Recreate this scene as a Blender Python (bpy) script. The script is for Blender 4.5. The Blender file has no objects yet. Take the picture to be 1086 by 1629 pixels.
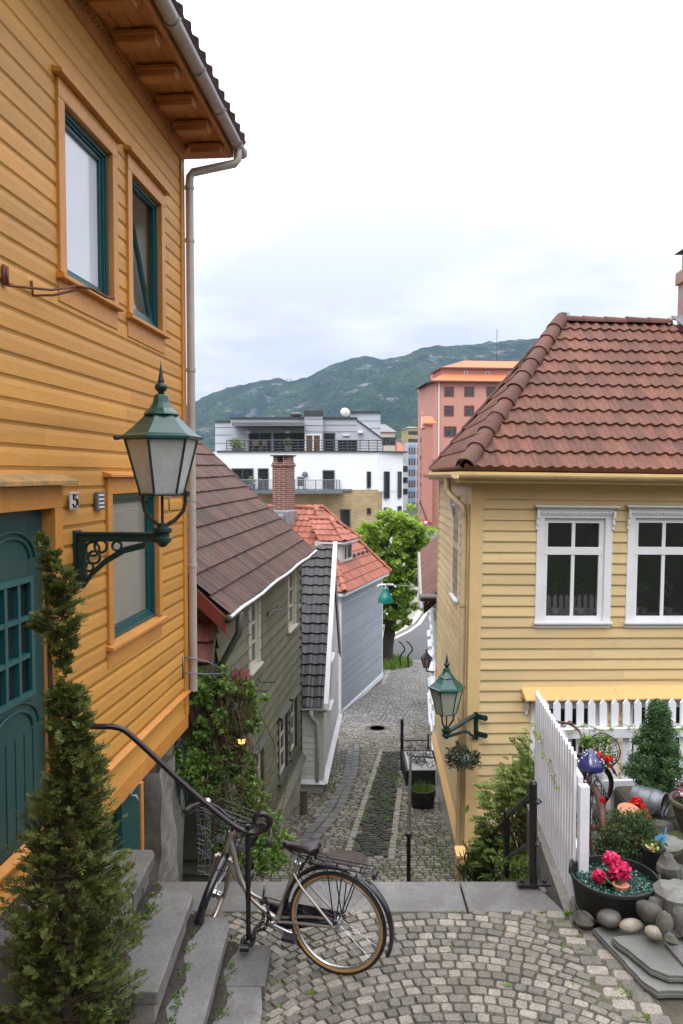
import bpy, math, random
from mathutils import Vector as V, Matrix as M
R=random.Random(7)
sc=bpy.context.scene; COL=sc.collection
PI=math.pi
FPX=1300.0; CX=543.0; CY=814.5; PITCH=math.atan((814.5-755)/FPX)
cP,sP=math.cos(PITCH),math.sin(PITCH)
def ray(px,py):
    a=(px-CX)/FPX; b=(CY-py)/FPX
    return V((a, cP+sP*b, -sP+cP*b))
def at(px,py,Y):
    d=ray(px,py); return d*(Y/d.y)
# ---------------------------------------------------------------- objects
def link(o):
    COL.objects.link(o); return o
def props(o,label=None,cat=None,group=None,kind=None):
    if label: o['label']=label
    if cat: o['category']=cat
    if group: o['group']=group
    if kind: o['kind']=kind
    return o
WM={}
def thing(name,label,cat,loc=(0,0,0),rz=0,group=None,rot=None):
    o=bpy.data.objects.new(name,None); link(o); o.empty_display_size=.1
    o.location=loc; o.rotation_euler=rot if rot else (0,0,rz)
    WM[o.name]=M.LocRotScale(V(loc),o.rotation_euler,None)
    return props(o,label,cat,group)
class MB:
    def __init__(s): s.v=[]; s.f=[]; s.r=[]; s.rnd=.5
    def add(s,vs,fs,rnd=None):
        b=len(s.v); s.v+= [tuple(p) for p in vs]
        s.f+=[tuple(i+b for i in f) for f in fs]
        s.r+=[s.rnd if rnd is None else rnd]*len(fs)
    def poly(s,pts,rnd=None): s.add(pts,[tuple(range(len(pts)))],rnd)
    def box(s,a,b,rnd=None,fr=None,rot=None,taper=0):
        x0,y0,z0=a; x1,y1,z1=b
        P=[(x0,y0,z0),(x1,y0,z0),(x1,y1,z0),(x0,y1,z0),(x0+taper,y0+taper,z1),(x1-taper,y0+taper,z1),(x1-taper,y1-taper,z1),(x0+taper,y1-taper,z1)]
        if fr: P=[fr.p(*p) for p in P]
        if rot: P=[rot@V(p) for p in P]
        s.add(P,[(0,3,2,1),(4,5,6,7),(0,1,5,4),(1,2,6,5),(2,3,7,6),(3,0,4,7)],rnd)
    def tube(s,pts,r,n=8,rnd=None,caps=True,flat=1.0):
        pts=[V(p) for p in pts]; rs=r if isinstance(r,(list,tuple)) else [r]*len(pts)
        vs=[];prev=None
        for i,p in enumerate(pts):
            t=(pts[min(i+1,len(pts)-1)]-pts[max(i-1,0)])
            if t.length<1e-9: t=V((0,0,1))
            t.normalize()
            if prev is None:
                a=V((0,0,1)) if abs(t.z)<.95 else V((1,0,0))
                u=t.cross(a).normalized()
            else:
                u=(prev-t*prev.dot(t))
                u=u.normalized() if u.length>1e-6 else t.orthogonal().normalized()
            prev=u; w=t.cross(u)
            for k in range(n):
                an=2*PI*k/n; vs.append(p+u*math.cos(an)*rs[i]+w*math.sin(an)*rs[i]*flat)
        fs=[]
        for i in range(len(pts)-1):
            for k in range(n):
                k2=(k+1)%n; fs.append((i*n+k,i*n+k2,(i+1)*n+k2,(i+1)*n+k))
        if caps: fs.append(tuple(range(n-1,-1,-1))); b=(len(pts)-1)*n; fs.append(tuple(range(b,b+n)))
        s.add(vs,fs,rnd)
    def lathe(s,prof,c=(0,0,0),n=16,rnd=None,axis=None,ph=0,closed=False,sx=1,sy=1):
        c=V(c); vs=[]
        for (r,z) in prof:
            for k in range(n):
                an=2*PI*k/n+ph; p=V((r*math.cos(an)*sx,r*math.sin(an)*sy,z))
                if axis: p=axis@p
                vs.append(c+p)
        fs=[]
        m=len(prof)
        for i in range(m-1 if not closed else m):
            j=(i+1)%m
            for k in range(n):
                k2=(k+1)%n; fs.append((i*n+k,i*n+k2,j*n+k2,j*n+k))
        if not closed:
            if prof[0][0]>1e-4: fs.append(tuple(range(n-1,-1,-1)))
            if prof[-1][0]>1e-4: b=(m-1)*n; fs.append(tuple(range(b,b+n)))
        s.add(vs,fs,rnd)
    def prism(s,pts,ext,rnd=None):
        pts=[V(p) for p in pts]; e=V(ext); n=len(pts)
        s.add(pts+[p+e for p in pts],[tuple(range(n-1,-1,-1)),tuple(range(n,2*n))]+[(i,(i+1)%n,n+(i+1)%n,n+i) for i in range(n)],rnd)
    def blob(s,c,rad,n=8,m=5,noise=.15,rnd=None,rot=None,seed=None):
        rr=random.Random(seed if seed is not None else R.random())
        vs=[];c=V(c)
        ph=[rr.uniform(0,6.28) for _ in range(6)]
        for i in range(m+1):
            th=PI*i/m
            for k in range(n):
                an=2*PI*k/n
                d=V((math.sin(th)*math.cos(an),math.sin(th)*math.sin(an),math.cos(th)))
                q=1+noise*(math.sin(3*d.x+ph[0])+math.sin(4*d.y+ph[1])+math.sin(5*d.z+ph[2])+.6*math.sin(9*d.x+7*d.y+ph[3]))/2
                p=V((d.x*rad[0],d.y*rad[1],d.z*rad[2]))*q
                if rot: p=rot@p
                vs.append(c+p)
        fs=[]
        for i in range(m):
            for k in range(n):
                k2=(k+1)%n; fs.append((i*n+k,(i+1)*n+k,(i+1)*n+k2,i*n+k2))
        s.add(vs,fs,rnd)
    def xf(s,mat,i0=0):
        for i in range(i0,len(s.v)): s.v[i]=tuple(mat@V(s.v[i]))
    def build(s,name,m,parent=None,smooth=False,bevel=0,label=None,world=True,tag=None):
        me=bpy.data.meshes.new(name)
        vs=s.v
        root=parent
        while root is not None and root.parent is not None: root=root.parent
        if parent is not None and world:
            inv=WM[root.name].inverted(); vs=[tuple(inv@V(p)) for p in vs]
        me.from_pydata(vs,[],s.f); me.validate()
        if len(me.polygons)==len(s.r):
            at_=me.attributes.new('rnd','FLOAT','FACE'); at_.data.foreach_set('value',s.r)
        if smooth:
            me.polygons.foreach_set('use_smooth',[True]*len(me.polygons))
        me.materials.append(m)
        o=bpy.data.objects.new(name,me); link(o)
        if parent is not None: o.parent=parent
        if smooth=='auto' or bevel:
            if smooth=='auto':
                try: me.set_sharp_from_angle(angle=math.radians(40))
                except Exception: pass
        if bevel:
            b=o.modifiers.new('b','BEVEL'); b.width=bevel; b.segments=2; b.limit_method='ANGLE'; b.angle_limit=math.radians(35)
        if label: o['label']=label
        if tag: props(o,*tag)
        return o
def copy_tree(o,loc=None,rz=None,label=None,parent=None,scale=None,rot=None):
    c=o.copy(); link(c); c.parent=parent
    for k in ('label',):
        if label: c[k]=label
    if loc is not None: c.location=loc
    if rz is not None: c.rotation_euler=(0,0,rz)
    if rot is not None: c.rotation_euler=rot
    if scale is not None: c.scale=scale
    for ch in list(o.children): copy_tree(ch,parent=c)
    return c
class Fr:
    def __init__(s,O,u,flip=False):
        s.O=V(O); s.u=V((u[0],u[1],0)).normalized()
        s.n=V((s.u.y,-s.u.x,0))
        if flip: s.n=-s.n
    def p(s,u,w,z): return s.O+s.u*u+s.n*w+V((0,0,z))
    def hit(s,px,py,w=0):
        d=ray(px,py); o=s.O+s.n*w
        t=o.dot(s.n)/d.dot(s.n); P=d*t-s.O
        return P.dot(s.u),P.z
# ---------------------------------------------------------------- materials
def newmat(name):
    m=bpy.data.materials.new(name); m.use_nodes=True; nt=m.node_tree
    b=nt.nodes['Principled BSDF']; return m,nt,b
def nd(nt,t,**kw):
    n=nt.nodes.new(t)
    for k,v in kw.items(): setattr(n,k,v)
    return n
def mixc(nt,fac,a,b,mode='MIX'):
    n=nd(nt,'ShaderNodeMix',data_type='RGBA',blend_type=mode)
    for i,x in ((0,fac),(6,a),(7,b)):
        if hasattr(x,'default_value') or hasattr(x,'links'): nt.links.new(x,n.inputs[i])
        elif i==0: n.inputs[0].default_value=x
        else: n.inputs[i].default_value=(*x,1)
    return n.outputs[2]
def ramp(nt,src,lo,hi):
    n=nd(nt,'ShaderNodeMapRange'); n.inputs[1].default_value=lo; n.inputs[2].default_value=hi
    nt.links.new(src,n.inputs[0]); return n.outputs[0]
def noise(nt,scale,detail=4,vec=None,stretch=None,rough=.55):
    tc=nd(nt,'ShaderNodeTexCoord'); src=tc.outputs['Object'] if vec is None else vec
    if stretch:
        mp=nd(nt,'ShaderNodeMapping'); mp.inputs['Scale'].default_value=stretch; nt.links.new(src,mp.inputs[0]); src=mp.outputs[0]
    n=nd(nt,'ShaderNodeTexNoise'); n.inputs['Scale'].default_value=scale; n.inputs['Detail'].default_value=detail; n.inputs['Roughness'].default_value=rough
    nt.links.new(src,n.inputs['Vector']); return n.outputs[0]
def mul(c,k): return tuple(min(1,x*k) for x in c)
def mat(name,col,rough=.6,var=.12,scale=3,fine=40,finev=.08,rnd=0,col2=None,dirt=None,dirt_amt=(.55,.75),dirt_scale=2,bump=0,bscale=60,metal=0,stretch=None,spec=.5,bstretch=None,coat=0):
    m,nt,b=newmat(name); L=nt.links.new
    n1=ramp(nt,noise(nt,scale,5,stretch=stretch),.3,.7)
    c=mixc(nt,n1,mul(col,1-var),mul(col,1+var))
    n2=ramp(nt,noise(nt,fine,3,stretch=stretch),.3,.7)
    c=mixc(nt,n2,mul((1,1,1),1-finev),(1,1,1)); 
    c=mixc(nt,1.0,mixc(nt,n1,mul(col,1-var),mul(col,1+var)),c,'MULTIPLY')
    if rnd:
        a=nd(nt,'ShaderNodeAttribute',attribute_name='rnd')
        lo=mul(col,1-rnd) if col2 is None else col2
        f=mixc(nt,a.outputs['Fac'],(1-rnd,)*3,(1,)*3) if col2 is None else None
        if col2 is None: c=mixc(nt,1.0,c,f,'MULTIPLY')
        else:
            cc=mixc(nt,1.0,mixc(nt,a.outputs['Fac'],col,col2),mixc(nt,n2,(1-finev*2,)*3,(1,1,1)),'MULTIPLY')
            c=mixc(nt,1.0,cc,mixc(nt,n1,(1-var,)*3,(1,1,1)),'MULTIPLY')
    if dirt:
        d=ramp(nt,noise(nt,dirt_scale,6,rough=.65),*dirt_amt)
        c=mixc(nt,d,c,dirt)
    L(c,b.inputs['Base Color'])
    b.inputs['Roughness'].default_value=rough; b.inputs['Metallic'].default_value=metal
    b.inputs['Specular IOR Level'].default_value=spec
    if coat: b.inputs['Coat Weight'].default_value=coat
    if bump:
        bp=nd(nt,'ShaderNodeBump'); bp.inputs['Strength'].default_value=1; bp.inputs['Distance'].default_value=bump
        L(noise(nt,bscale,4,stretch=bstretch or stretch),bp.inputs['Height']); L(bp.outputs[0],b.inputs['Normal'])
    return m
def brickmat(name,c1,c2,mortar,bw=.22,bh=.07,ms=.008,rough=.8,vert=True,bump=.004,wallfr=None,var=.2):
    m,nt,b=newmat(name); L=nt.links.new
    tc=nd(nt,'ShaderNodeTexCoord'); sx=nd(nt,'ShaderNodeSeparateXYZ'); L(tc.outputs['Object'],sx.inputs[0])
    ad=nd(nt,'ShaderNodeMath',operation='ADD'); L(sx.outputs[0],ad.inputs[0]); L(sx.outputs[1],ad.inputs[1])
    cb=nd(nt,'ShaderNodeCombineXYZ'); L(ad.outputs[0],cb.inputs[0]); L(sx.outputs[2],cb.inputs[1])
    t=nd(nt,'ShaderNodeTexBrick'); L(cb.outputs[0],t.inputs[0])
    t.inputs['Color1'].default_value=(*c1,1); t.inputs['Color2'].default_value=(*c2,1); t.inputs['Mortar'].default_value=(*mortar,1)
    t.inputs['Scale'].default_value=1; t.inputs['Mortar Size'].default_value=ms; t.inputs['Brick Width'].default_value=bw; t.inputs['Row Height'].default_value=bh
    n1=ramp(nt,noise(nt,1.5,5),.3,.7)
    L(mixc(nt,1.0,t.outputs[0],mixc(nt,n1,(1-var,)*3,(1,1,1)),'MULTIPLY'),b.inputs['Base Color'])
    b.inputs['Roughness'].default_value=rough
    if bump:
        bp=nd(nt,'ShaderNodeBump'); bp.inputs['Distance'].default_value=bump; bp.invert=True; L(t.outputs['Fac'],bp.inputs['Height']); L(bp.outputs[0],b.inputs['Normal'])
    return m
def leafmat(name,dark,light,rough=.5,trans=.25):
    m,nt,b=newmat(name); L=nt.links.new
    a=nd(nt,'ShaderNodeAttribute',attribute_name='rnd')
    c=mixc(nt,a.outputs['Fac'],dark,light)
    L(c,b.inputs['Base Color']); b.inputs['Roughness'].default_value=rough; b.inputs['Specular IOR Level'].default_value=.3
    if trans:
        tr=nd(nt,'ShaderNodeBsdfTranslucent'); L(c,tr.inputs[0]); mx=nd(nt,'ShaderNodeMixShader'); mx.inputs[0].default_value=trans
        L(b.outputs[0],mx.inputs[1]); L(tr.outputs[0],mx.inputs[2]); L(mx.outputs[0],nt.nodes['Material Output'].inputs[0])
    return m
def glassmat(name,refl=.12,tint=(.8,.85,.85)):
    m,nt,b=newmat(name); L=nt.links.new
    g=nd(nt,'ShaderNodeBsdfGlossy'); g.inputs['Roughness'].default_value=.01
    t=nd(nt,'ShaderNodeBsdfTransparent'); t.inputs[0].default_value=(*tint,1)
    f=nd(nt,'ShaderNodeFresnel'); f.inputs[0].default_value=1.6
    ad=nd(nt,'ShaderNodeMath',operation='ADD',use_clamp=True); L(f.outputs[0],ad.inputs[0]); ad.inputs[1].default_value=refl
    mx=nd(nt,'ShaderNodeMixShader'); L(ad.outputs[0],mx.inputs[0]); L(t.outputs[0],mx.inputs[1]); L(g.outputs[0],mx.inputs[2]); L(mx.outputs[0],nt.nodes['Material Output'].inputs[0])
    return m
# ---------------------------------------------------------------- builders
def split(segs,a,b):
    out=[]
    for s,e in segs:
        if b<=s or a>=e: out.append((s,e)); continue
        if a>s: out.append((s,a))
        if b<e: out.append((b,e))
    return out
def boards(fr,z0,z1,ur,e,holes=(),mb=None,t=.016,kind='lap',seg=3.5,w0=0):
    """horizontal weatherboards on a wall; ur=(u0,u1) or function of z; holes=(u0,u1,z0,z1)"""
    mb=mb or MB()
    urf=ur if callable(ur) else (lambda z:ur)
    nrow=int(math.ceil((z1-z0)/e)); rr=random.Random(nrow*13+int(abs(z0)*100))
    for i in range(nrow):
        za=z0+i*e; zb=min(z1,za+e)
        cuts=sorted({za,zb}|{h[2] for h in holes if za<h[2]<zb}|{h[3] for h in holes if za<h[3]<zb})
        ua,ub=urf((za+zb)/2)
        if ub<=ua: continue
        joints=[]; x=ua+rr.uniform(.3,1)*seg
        while x<ub: joints.append(x); x+=rr.uniform(.6,1.3)*seg
        rv=[rr.random() for _ in range(len(joints)+1)]
        for a,b in zip(cuts,cuts[1:]):
            if b-a<1e-4: continue
            segs=[(ua,ub)]
            for h in holes:
                if h[2]<=a+1e-5 and h[3]>=b-1e-5: segs=split(segs,h[0],h[1])
            for s,q in segs:
                js=[s]+[j for j in joints if s<j<q]+[q]
                for s1,s2 in zip(js,js[1:]):
                    r=rv[sum(1 for j in joints if j<=s1+1e-6)]
                    g=.0015
                    s1+=g if s1!=s else 0; s2-=g if s2!=q else 0
                    def prof(z):
                        k=(z-za)/e
                        if kind=='lap': return w0+t*(1-k)+.002
                        if k<.12: return w0+t*.35*(k/.12)+.0   # groove then bead
                        if k<.2: return w0+t*(.35+.65*(k-.12)/.08)
                        return w0+t*(1-.35*max(0,(k-.75)/.25))
                    zs=[a,b] if kind=='lap' else sorted({a,b}|{za+e*k for k in (.12,.2,.75) if a<za+e*k<b})
                    vs=[];
                    for z in zs: vs+= [fr.p(s1,prof(z),z),fr.p(s2,prof(z),z)]
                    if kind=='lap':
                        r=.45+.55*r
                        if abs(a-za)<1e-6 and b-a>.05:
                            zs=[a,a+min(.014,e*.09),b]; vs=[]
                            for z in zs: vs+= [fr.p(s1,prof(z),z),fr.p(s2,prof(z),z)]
                            mb.add(vs[:4],[(0,1,3,2)],0.0); vs=vs[2:]; zs=zs[1:]  # dark lower edge: shadow line under the lap, with dirt, painted as board colour
                    mb.add(vs,[(2*k,2*k+1,2*k+3,2*k+2) for k in range(len(zs)-1)],r)
                    if abs(a-za)<1e-6: mb.add([fr.p(s1,w0-.002,a),fr.p(s2,w0-.002,a),fr.p(s2,prof(a),a),fr.p(s1,prof(a),a)],[(0,1,2,3)],r)
    # backing
    return mb
def backing(mb,fr,z0,z1,u0,u1,holes=(),w=-.01,rnd=.5):
    us=sorted({u0,u1}|{min(max(h[k],u0),u1) for h in holes for k in (0,1)}); zs=sorted({z0,z1}|{min(max(h[k],z0),z1) for h in holes for k in (2,3)})
    for a,b in zip(us,us[1:]):
        for c,d in zip(zs,zs[1:]):
            if any(h[0]<=a+1e-5 and h[1]>=b-1e-5 and h[2]<=c+1e-5 and h[3]>=d-1e-5 for h in holes): continue
            mb.add([fr.p(a,w,c),fr.p(b,w,c),fr.p(b,w,d),fr.p(a,w,d)],[(0,1,2,3)],rnd)
def ring(mb,fr,u0,u1,z0,z1,t,w0,w1,rnd=.5):
    """rectangular frame of four butted bars inside u0..z1, bar width t"""
    mb.box((u0,w0,z0),(u0+t,w1,z1),rnd,fr); mb.box((u1-t,w0,z0),(u1,w1,z1),rnd,fr)
    mb.box((u0+t,w0,z1-t),(u1-t,w1,z1),rnd,fr); mb.box((u0+t,w0,z0),(u1-t,w1,z0+t),rnd,fr)
def window(fr,u0,u1,z0,z1,parent,mc,mf,mg,cas=.1,depth=.09,cw=.03,fw=.05,vb=(),hb=(),mt=.022,sill=True,hood=None,label=None,back=None,mback=None,bars2=None,sillm=None,name='window',curtain=None):
    """opening u0..z1; casing outside it; sash frame inside; vb/hb relative muntin positions"""
    c=MB()
    c.box((u0-cas,.0,z0-.0),(u0,cw,z1),.5,fr); c.box((u1,.0,z0),(u1+cas,cw,z1),.5,fr)
    c.box((u0-cas,.0,z1),(u1+cas,cw+.002,z1+cas),.5,fr); c.box((u0-cas,.0,z0-cas*.9),(u1+cas,cw-.004,z0),.5,fr)
    # reveals
    for a,b in (((u0-.012,-depth,z0),(u0,0,z1)),((u1,-depth,z0),(u1+.012,0,z1)),((u0,-depth,z1),(u1,0,z1+.012)),((u0,-depth,z0-.012),(u1,0,z0))): c.box(a,b,.5,fr)
    o=c.build(name,mc,parent,label=label,bevel=.003)
    f=MB(); d=-depth*.55
    ring(f,fr,u0+.001,u1-.001,z0+.001,z1-.001,fw,d,d+.035)
    W_=u1-u0-2*fw; H=z1-z0-2*fw
    hz=sorted([z0+fw+H*h for h in hb]); 
    for x in vb: f.box((u0+fw+W_*x-mt/2,d+.003,z0+fw),(u0+fw+W_*x+mt/2,d+.030,z1-fw),.5,fr)
    xs=[u0+fw]+[u0+fw+W_*x for x in vb]+[u1-fw]
    for z in hz:
        for i in range(len(xs)-1):
            a=xs[i]+(mt/2 if i>0 else 0); b=xs[i+1]-(mt/2 if i<len(xs)-2 else 0)
            f.box((a,d+.005,z-mt/2),(b,d+.028,z+mt/2),.5,fr)
    f.build('sash',mf,o,bevel=.003)
    g=MB(); g.add([fr.p(u0+fw*.5,d+.012,z0+fw*.5),fr.p(u1-fw*.5,d+.012,z0+fw*.5),fr.p(u1-fw*.5,d+.012,z1-fw*.5),fr.p(u0+fw*.5,d+.012,z1-fw*.5)],[(0,1,2,3)])
    g.build('pane',mg,o)
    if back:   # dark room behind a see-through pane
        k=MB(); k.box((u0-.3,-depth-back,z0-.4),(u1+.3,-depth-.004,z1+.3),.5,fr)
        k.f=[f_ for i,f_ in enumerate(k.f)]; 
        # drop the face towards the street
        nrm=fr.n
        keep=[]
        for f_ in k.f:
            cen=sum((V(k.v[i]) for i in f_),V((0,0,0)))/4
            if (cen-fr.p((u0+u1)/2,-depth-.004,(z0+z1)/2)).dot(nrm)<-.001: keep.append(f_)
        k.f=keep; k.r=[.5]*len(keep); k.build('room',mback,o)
    if sill:
        s=MB(); s.box((u0-cas-.02,0,z0-.035),(u1+cas+.02,cw+.045,z0-.002),.5,fr); s.build('sill',sillm or mc,o,bevel=.004)
    if hood:
        s=MB(); hd=hood
        P=[(-.02-cas+u0,0,z1+cas+.005),(u1+cas+.02,0,z1+cas+.005)]
        for (a,b) in (((u0-cas-.03,0,z1+cas+.004),(u1+cas+.03,hd,z1+cas+.03)),): s.box(a,b,.5,fr)
        v=[fr.p(u0-cas-.04,0,z1+cas+.075),fr.p(u1+cas+.04,0,z1+cas+.075),fr.p(u1+cas+.04,hd+.02,z1+cas+.035),fr.p(u0-cas-.04,hd+.02,z1+cas+.035)]
        s.prism(v,(0,0,.014)); s.build('hood',mc,o,bevel=.003)
    if curtain:
        k=MB(); n=24
        for i in range(n):
            a=u0+(u1-u0)*i/n; b=u0+(u1-u0)*(i+1)/n
            wa=-depth-.05+.012*math.sin(i*1.9); wb=-depth-.05+.012*math.sin((i+1)*1.9)
            k.add([fr.p(a,wa,z0),fr.p(b,wb,z0),fr.p(b,wb,z1),fr.p(a,wa,z1)],[(0,1,2,3)])
        k.build('curtain',curtain,o,smooth=True)
    return o
def prange(poly,v):
    us=[]
    n=len(poly)
    for i in range(n):
        (a,b),(c,d)=poly[i],poly[(i+1)%n]
        if (b-v)*(d-v)<=0 and abs(b-d)>1e-9: us.append(a+(c-a)*(v-b)/(d-b))
    return (min(us),max(us)) if us else None
def tiles(O,U,Vv,poly,tw=.3,ch=.33,amp=.022,step=.03,seg=6,shape='roll',mb=None,offs=True,seed=1):
    """pantiled roof plane: U along the eave, Vv up the slope; poly in (u,v)"""
    mb=mb or MB(); O=V(O);U=V(U).normalized();Vv=V(Vv).normalized();N=U.cross(Vv).normalized()
    if N.z<0: N=-N
    rr=random.Random(seed)
    v0=min(p[1] for p in poly); v1=max(p[1] for p in poly); u0=min(p[0] for p in poly); u1=max(p[0] for p in poly)
    rows=int(math.ceil((v1-v0)/ch-1e-6))
    def h(u):
        k=((u-u0)/tw)%1
        if shape=='roll': return amp*(.5+.5*math.cos(2*PI*k))**1.4
        if shape=='double': return amp*(abs(math.cos(2*PI*k))**2.2)
        return amp*.5*(1+math.cos(2*PI*k))
    du=tw/seg
    n=int((u1-u0)/du)+1
    for r in range(rows):
        a=v0+r*ch; b=min(v1,a+ch)
        ra=prange(poly,a+1e-5); rb=prange(poly,b-1e-5)
        if not ra or not rb: continue
        rv={}
        top=.0
        for i in range(n):
            x0=u0+i*du; x1=x0+du
            a0=min(max(x0,ra[0]),ra[1]); a1=min(max(x1,ra[0]),ra[1]); b0=min(max(x0,rb[0]),rb[1]); b1=min(max(x1,rb[0]),rb[1])
            if a1-a0<1e-6 and b1-b0<1e-6: continue
            t_=int((x0-u0+1e-6)/tw)
            if t_ not in rv: rv[t_]=(rr.random(),rr.uniform(-.003,.003))
            q,j=rv[t_]
            def P(u,v,hh): return O+U*u+Vv*v+N*hh
            j2=j*.6
            A=P(a0,a-.012+j2,h(a0)+step+j); B=P(a1,a-.012+j2,h(a1)+step+j); C=P(b1,b+.004,h(b1)+.0); D=P(b0,b+.004,h(b0)+.0)
            mb.add([A,B,C,D],[(0,1,2,3)],q)
            mb.add([P(a0,a-.012+j2,h(a0)+.001 if r else -.03),P(a1,a-.012+j2,h(a1)+.001 if r else -.03),B,A],[(0,1,2,3)],q)
    return mb
def caps(mb,A,B,r=.11,L=.36,n=8,seed=3,lift=.0):
    A=V(A);B=V(B); d=(B-A); tot=d.length; d.normalize(); k=max(1,int(tot/L)); l=tot/k
    side=d.cross(V((0,0,1))).normalized(); up=side.cross(d).normalized(); rr=random.Random(seed)
    for i in range(k):
        p=A+d*(l*i); q=p+d*(l*1.08); r0=r*1.13; r1=r*.92; vs=[]
        up0=lift+rr.uniform(-.004,.006)
        for c,rad in ((p,r0),(q,r1)):
            for t in (1,.86):
                for s in range(n+1):
                    an=PI*s/n; vs.append(c+side*math.cos(an)*rad*t+up*(math.sin(an)*rad*t+up0-.02))
        m=n+1; fs=[]
        for s in range(n):
            fs+=[(s,s+1,2*m+s+1,2*m+s),(s,m+s,m+s+1,s+1),(m+s,3*m+s,3*m+s+1,m+s+1)]
        mb.add(vs,fs,rr.random())
    return mb
def leaves(mb,c,rad,n,size,base=.5,var=.3,shell=.5,seed=None,asp=.55,up=.0,flatz=0):
    rr=random.Random(seed if seed is not None else R.random()); c=V(c)
    for _ in range(n):
        d=V((rr.gauss(0,1),rr.gauss(0,1),rr.gauss(0,1))).normalized(); q=shell+(1-shell)*rr.random()**.6 if rr.random()<.75 else rr.random()
        p=c+V((d.x*rad[0],d.y*rad[1],d.z*rad[2]))*q
        t=V((rr.gauss(0,1),rr.gauss(0,1),rr.gauss(0,1)*(1-flatz)+up)).normalized(); s=t.cross(V((rr.gauss(0,1),rr.gauss(0,1),rr.gauss(0,1)))).normalized()
        nn=t.cross(s)
        L=size*rr.uniform(.6,1.3); w=L*asp
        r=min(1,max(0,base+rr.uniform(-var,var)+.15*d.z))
        mb.add([p-t*L*.5,p+s*w*.5-nn*L*.08,p+t*L*.5,p-s*w*.5-nn*L*.08],[(0,1,2,3)],r)
def limb(mb,a,b,r0,r1,n=6,wob=.05,k=5,rr=R,rnd=.5):
    a=V(a);b=V(b);pts=[]
    for i in range(k+1):
        t=i/k; o=V((rr.uniform(-1,1),rr.uniform(-1,1),rr.uniform(-1,1)*.3))*wob*(b-a).length*(math.sin(PI*t))
        pts.append(a.lerp(b,t)+o)
    mb.tube(pts,[r0+(r1-r0)*i/k for i in range(k+1)],n,rnd); return pts
SKY_LO=.72; SKY_HI=3.7; SUN_E=1.1; EXPO=0.12
HAZE=.00009
# ---------------------------------------------------------------- palette
BW=(.02,.02,.02)
m_yel=mat('ochre_boards',(.66,.315,.062),.55,.12,1.0,30,.16,rnd=.20,dirt=(.42,.19,.05),dirt_amt=(.62,.95),dirt_scale=2.2,bump=.0012,bscale=25,stretch=(1,.35,5))
m_yeltrim=mat('ochre_trim',(.58,.245,.048),.5,.12,2,25,.15,dirt=(.3,.15,.06),dirt_amt=(.6,.95),dirt_scale=4,bump=.001,bscale=30)
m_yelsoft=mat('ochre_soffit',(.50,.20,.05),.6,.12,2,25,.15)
m_teal=mat('teal_paint',(.005,.07,.075),.35,.1,2,30,.1,bump=.0006,bscale=20)
m_tealdoor=mat('teal_door_paint',(.006,.06,.062),.4,.12,2,30,.15,bump=.0008,bscale=15,dirt=(.03,.07,.06),dirt_amt=(.6,.9))
m_lampgreen=mat('lamp_green',(.003,.060,.046),.32,.12,5,40,.15,coat=.2,dirt=(.015,.08,.066),dirt_amt=(.62,.95),dirt_scale=5)
m_irongreen=mat('dark_green_iron',(.006,.028,.026),.4,.2,6,60,.2,bump=.0008,bscale=90)
m_lampglass=mat('frosted_lamp_glass',(.50,.52,.53),.22,.1,4,30,.1,dirt=(.33,.34,.32),dirt_amt=(.5,.95),dirt_scale=5,spec=.6)
m_iron=mat('black_iron',(.010,.009,.010),.36,.2,6,60,.2,bump=.0005,bscale=60)
m_rust=mat('rusty_iron',(.16,.055,.025),.8,.3,12,80,.3,bump=.001,bscale=120)
m_zinc=mat('weathered_zinc',(.42,.39,.37),.42,.15,2,25,.12,metal=.45,dirt=(.20,.14,.10),dirt_amt=(.58,.85),dirt_scale=3)
m_pipe=mat('grey_downpipe',(.50,.45,.40),.4,.12,2,25,.12,metal=.2,dirt=(.40,.22,.08),dirt_amt=(.56,.9),dirt_scale=4)
m_plaster=mat('old_plaster',(.21,.195,.17),.9,.3,1.3,14,.25,dirt=(.09,.085,.07),dirt_amt=(.5,.75),dirt_scale=2.5,bump=.012,bscale=9)
m_plasterl=mat('pale_plaster',(.42,.41,.38),.9,.2,1.3,14,.2,dirt=(.17,.16,.13),dirt_amt=(.52,.8),dirt_scale=2.5,bump=.008,bscale=9)
m_white=mat('white_paint',(.74,.75,.77),.5,.05,2,30,.06,rnd=.06,dirt=(.5,.5,.48),dirt_amt=(.62,.95),dirt_scale=3)
m_whitef=mat('white_fence_paint',(.74,.75,.79),.5,.06,3,30,.06,rnd=.08,dirt=(.50,.52,.50),dirt_amt=(.6,.95),dirt_scale=5)
m_cream=mat('cream_boards',(.70,.53,.27),.6,.09,1.1,30,.12,rnd=.32,dirt=(.62,.40,.17),dirt_amt=(.54,.85),dirt_scale=1.1,bump=.001,bscale=25,stretch=(.4,1,5))
m_creamtrim=mat('cream_trim',(.66,.47,.22),.55,.08,2,30,.08,dirt=(.5,.3,.1),dirt_amt=(.62,.9),dirt_scale=3)
m_creamband=mat('peach_band',(.72,.44,.18),.5,.06,2,30,.08)
m_creampipe=mat('cream_downpipe',(.50,.38,.21),.4,.12,4,30,.1,dirt=(.35,.2,.1),dirt_amt=(.6,.85),dirt_scale=6)
m_green=mat('olive_boards',(.165,.175,.118),.6,.15,1.2,30,.12,rnd=.5,dirt=(.07,.075,.05),dirt_amt=(.5,.85),dirt_scale=1.6,bump=.001,bscale=25)
m_greentrim=mat('olive_trim',(.045,.052,.034),.55,.15,2,30,.1)
m_winwhite=mat('cream_window_paint',(.56,.54,.46),.5,.06,3,30,.08)
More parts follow.
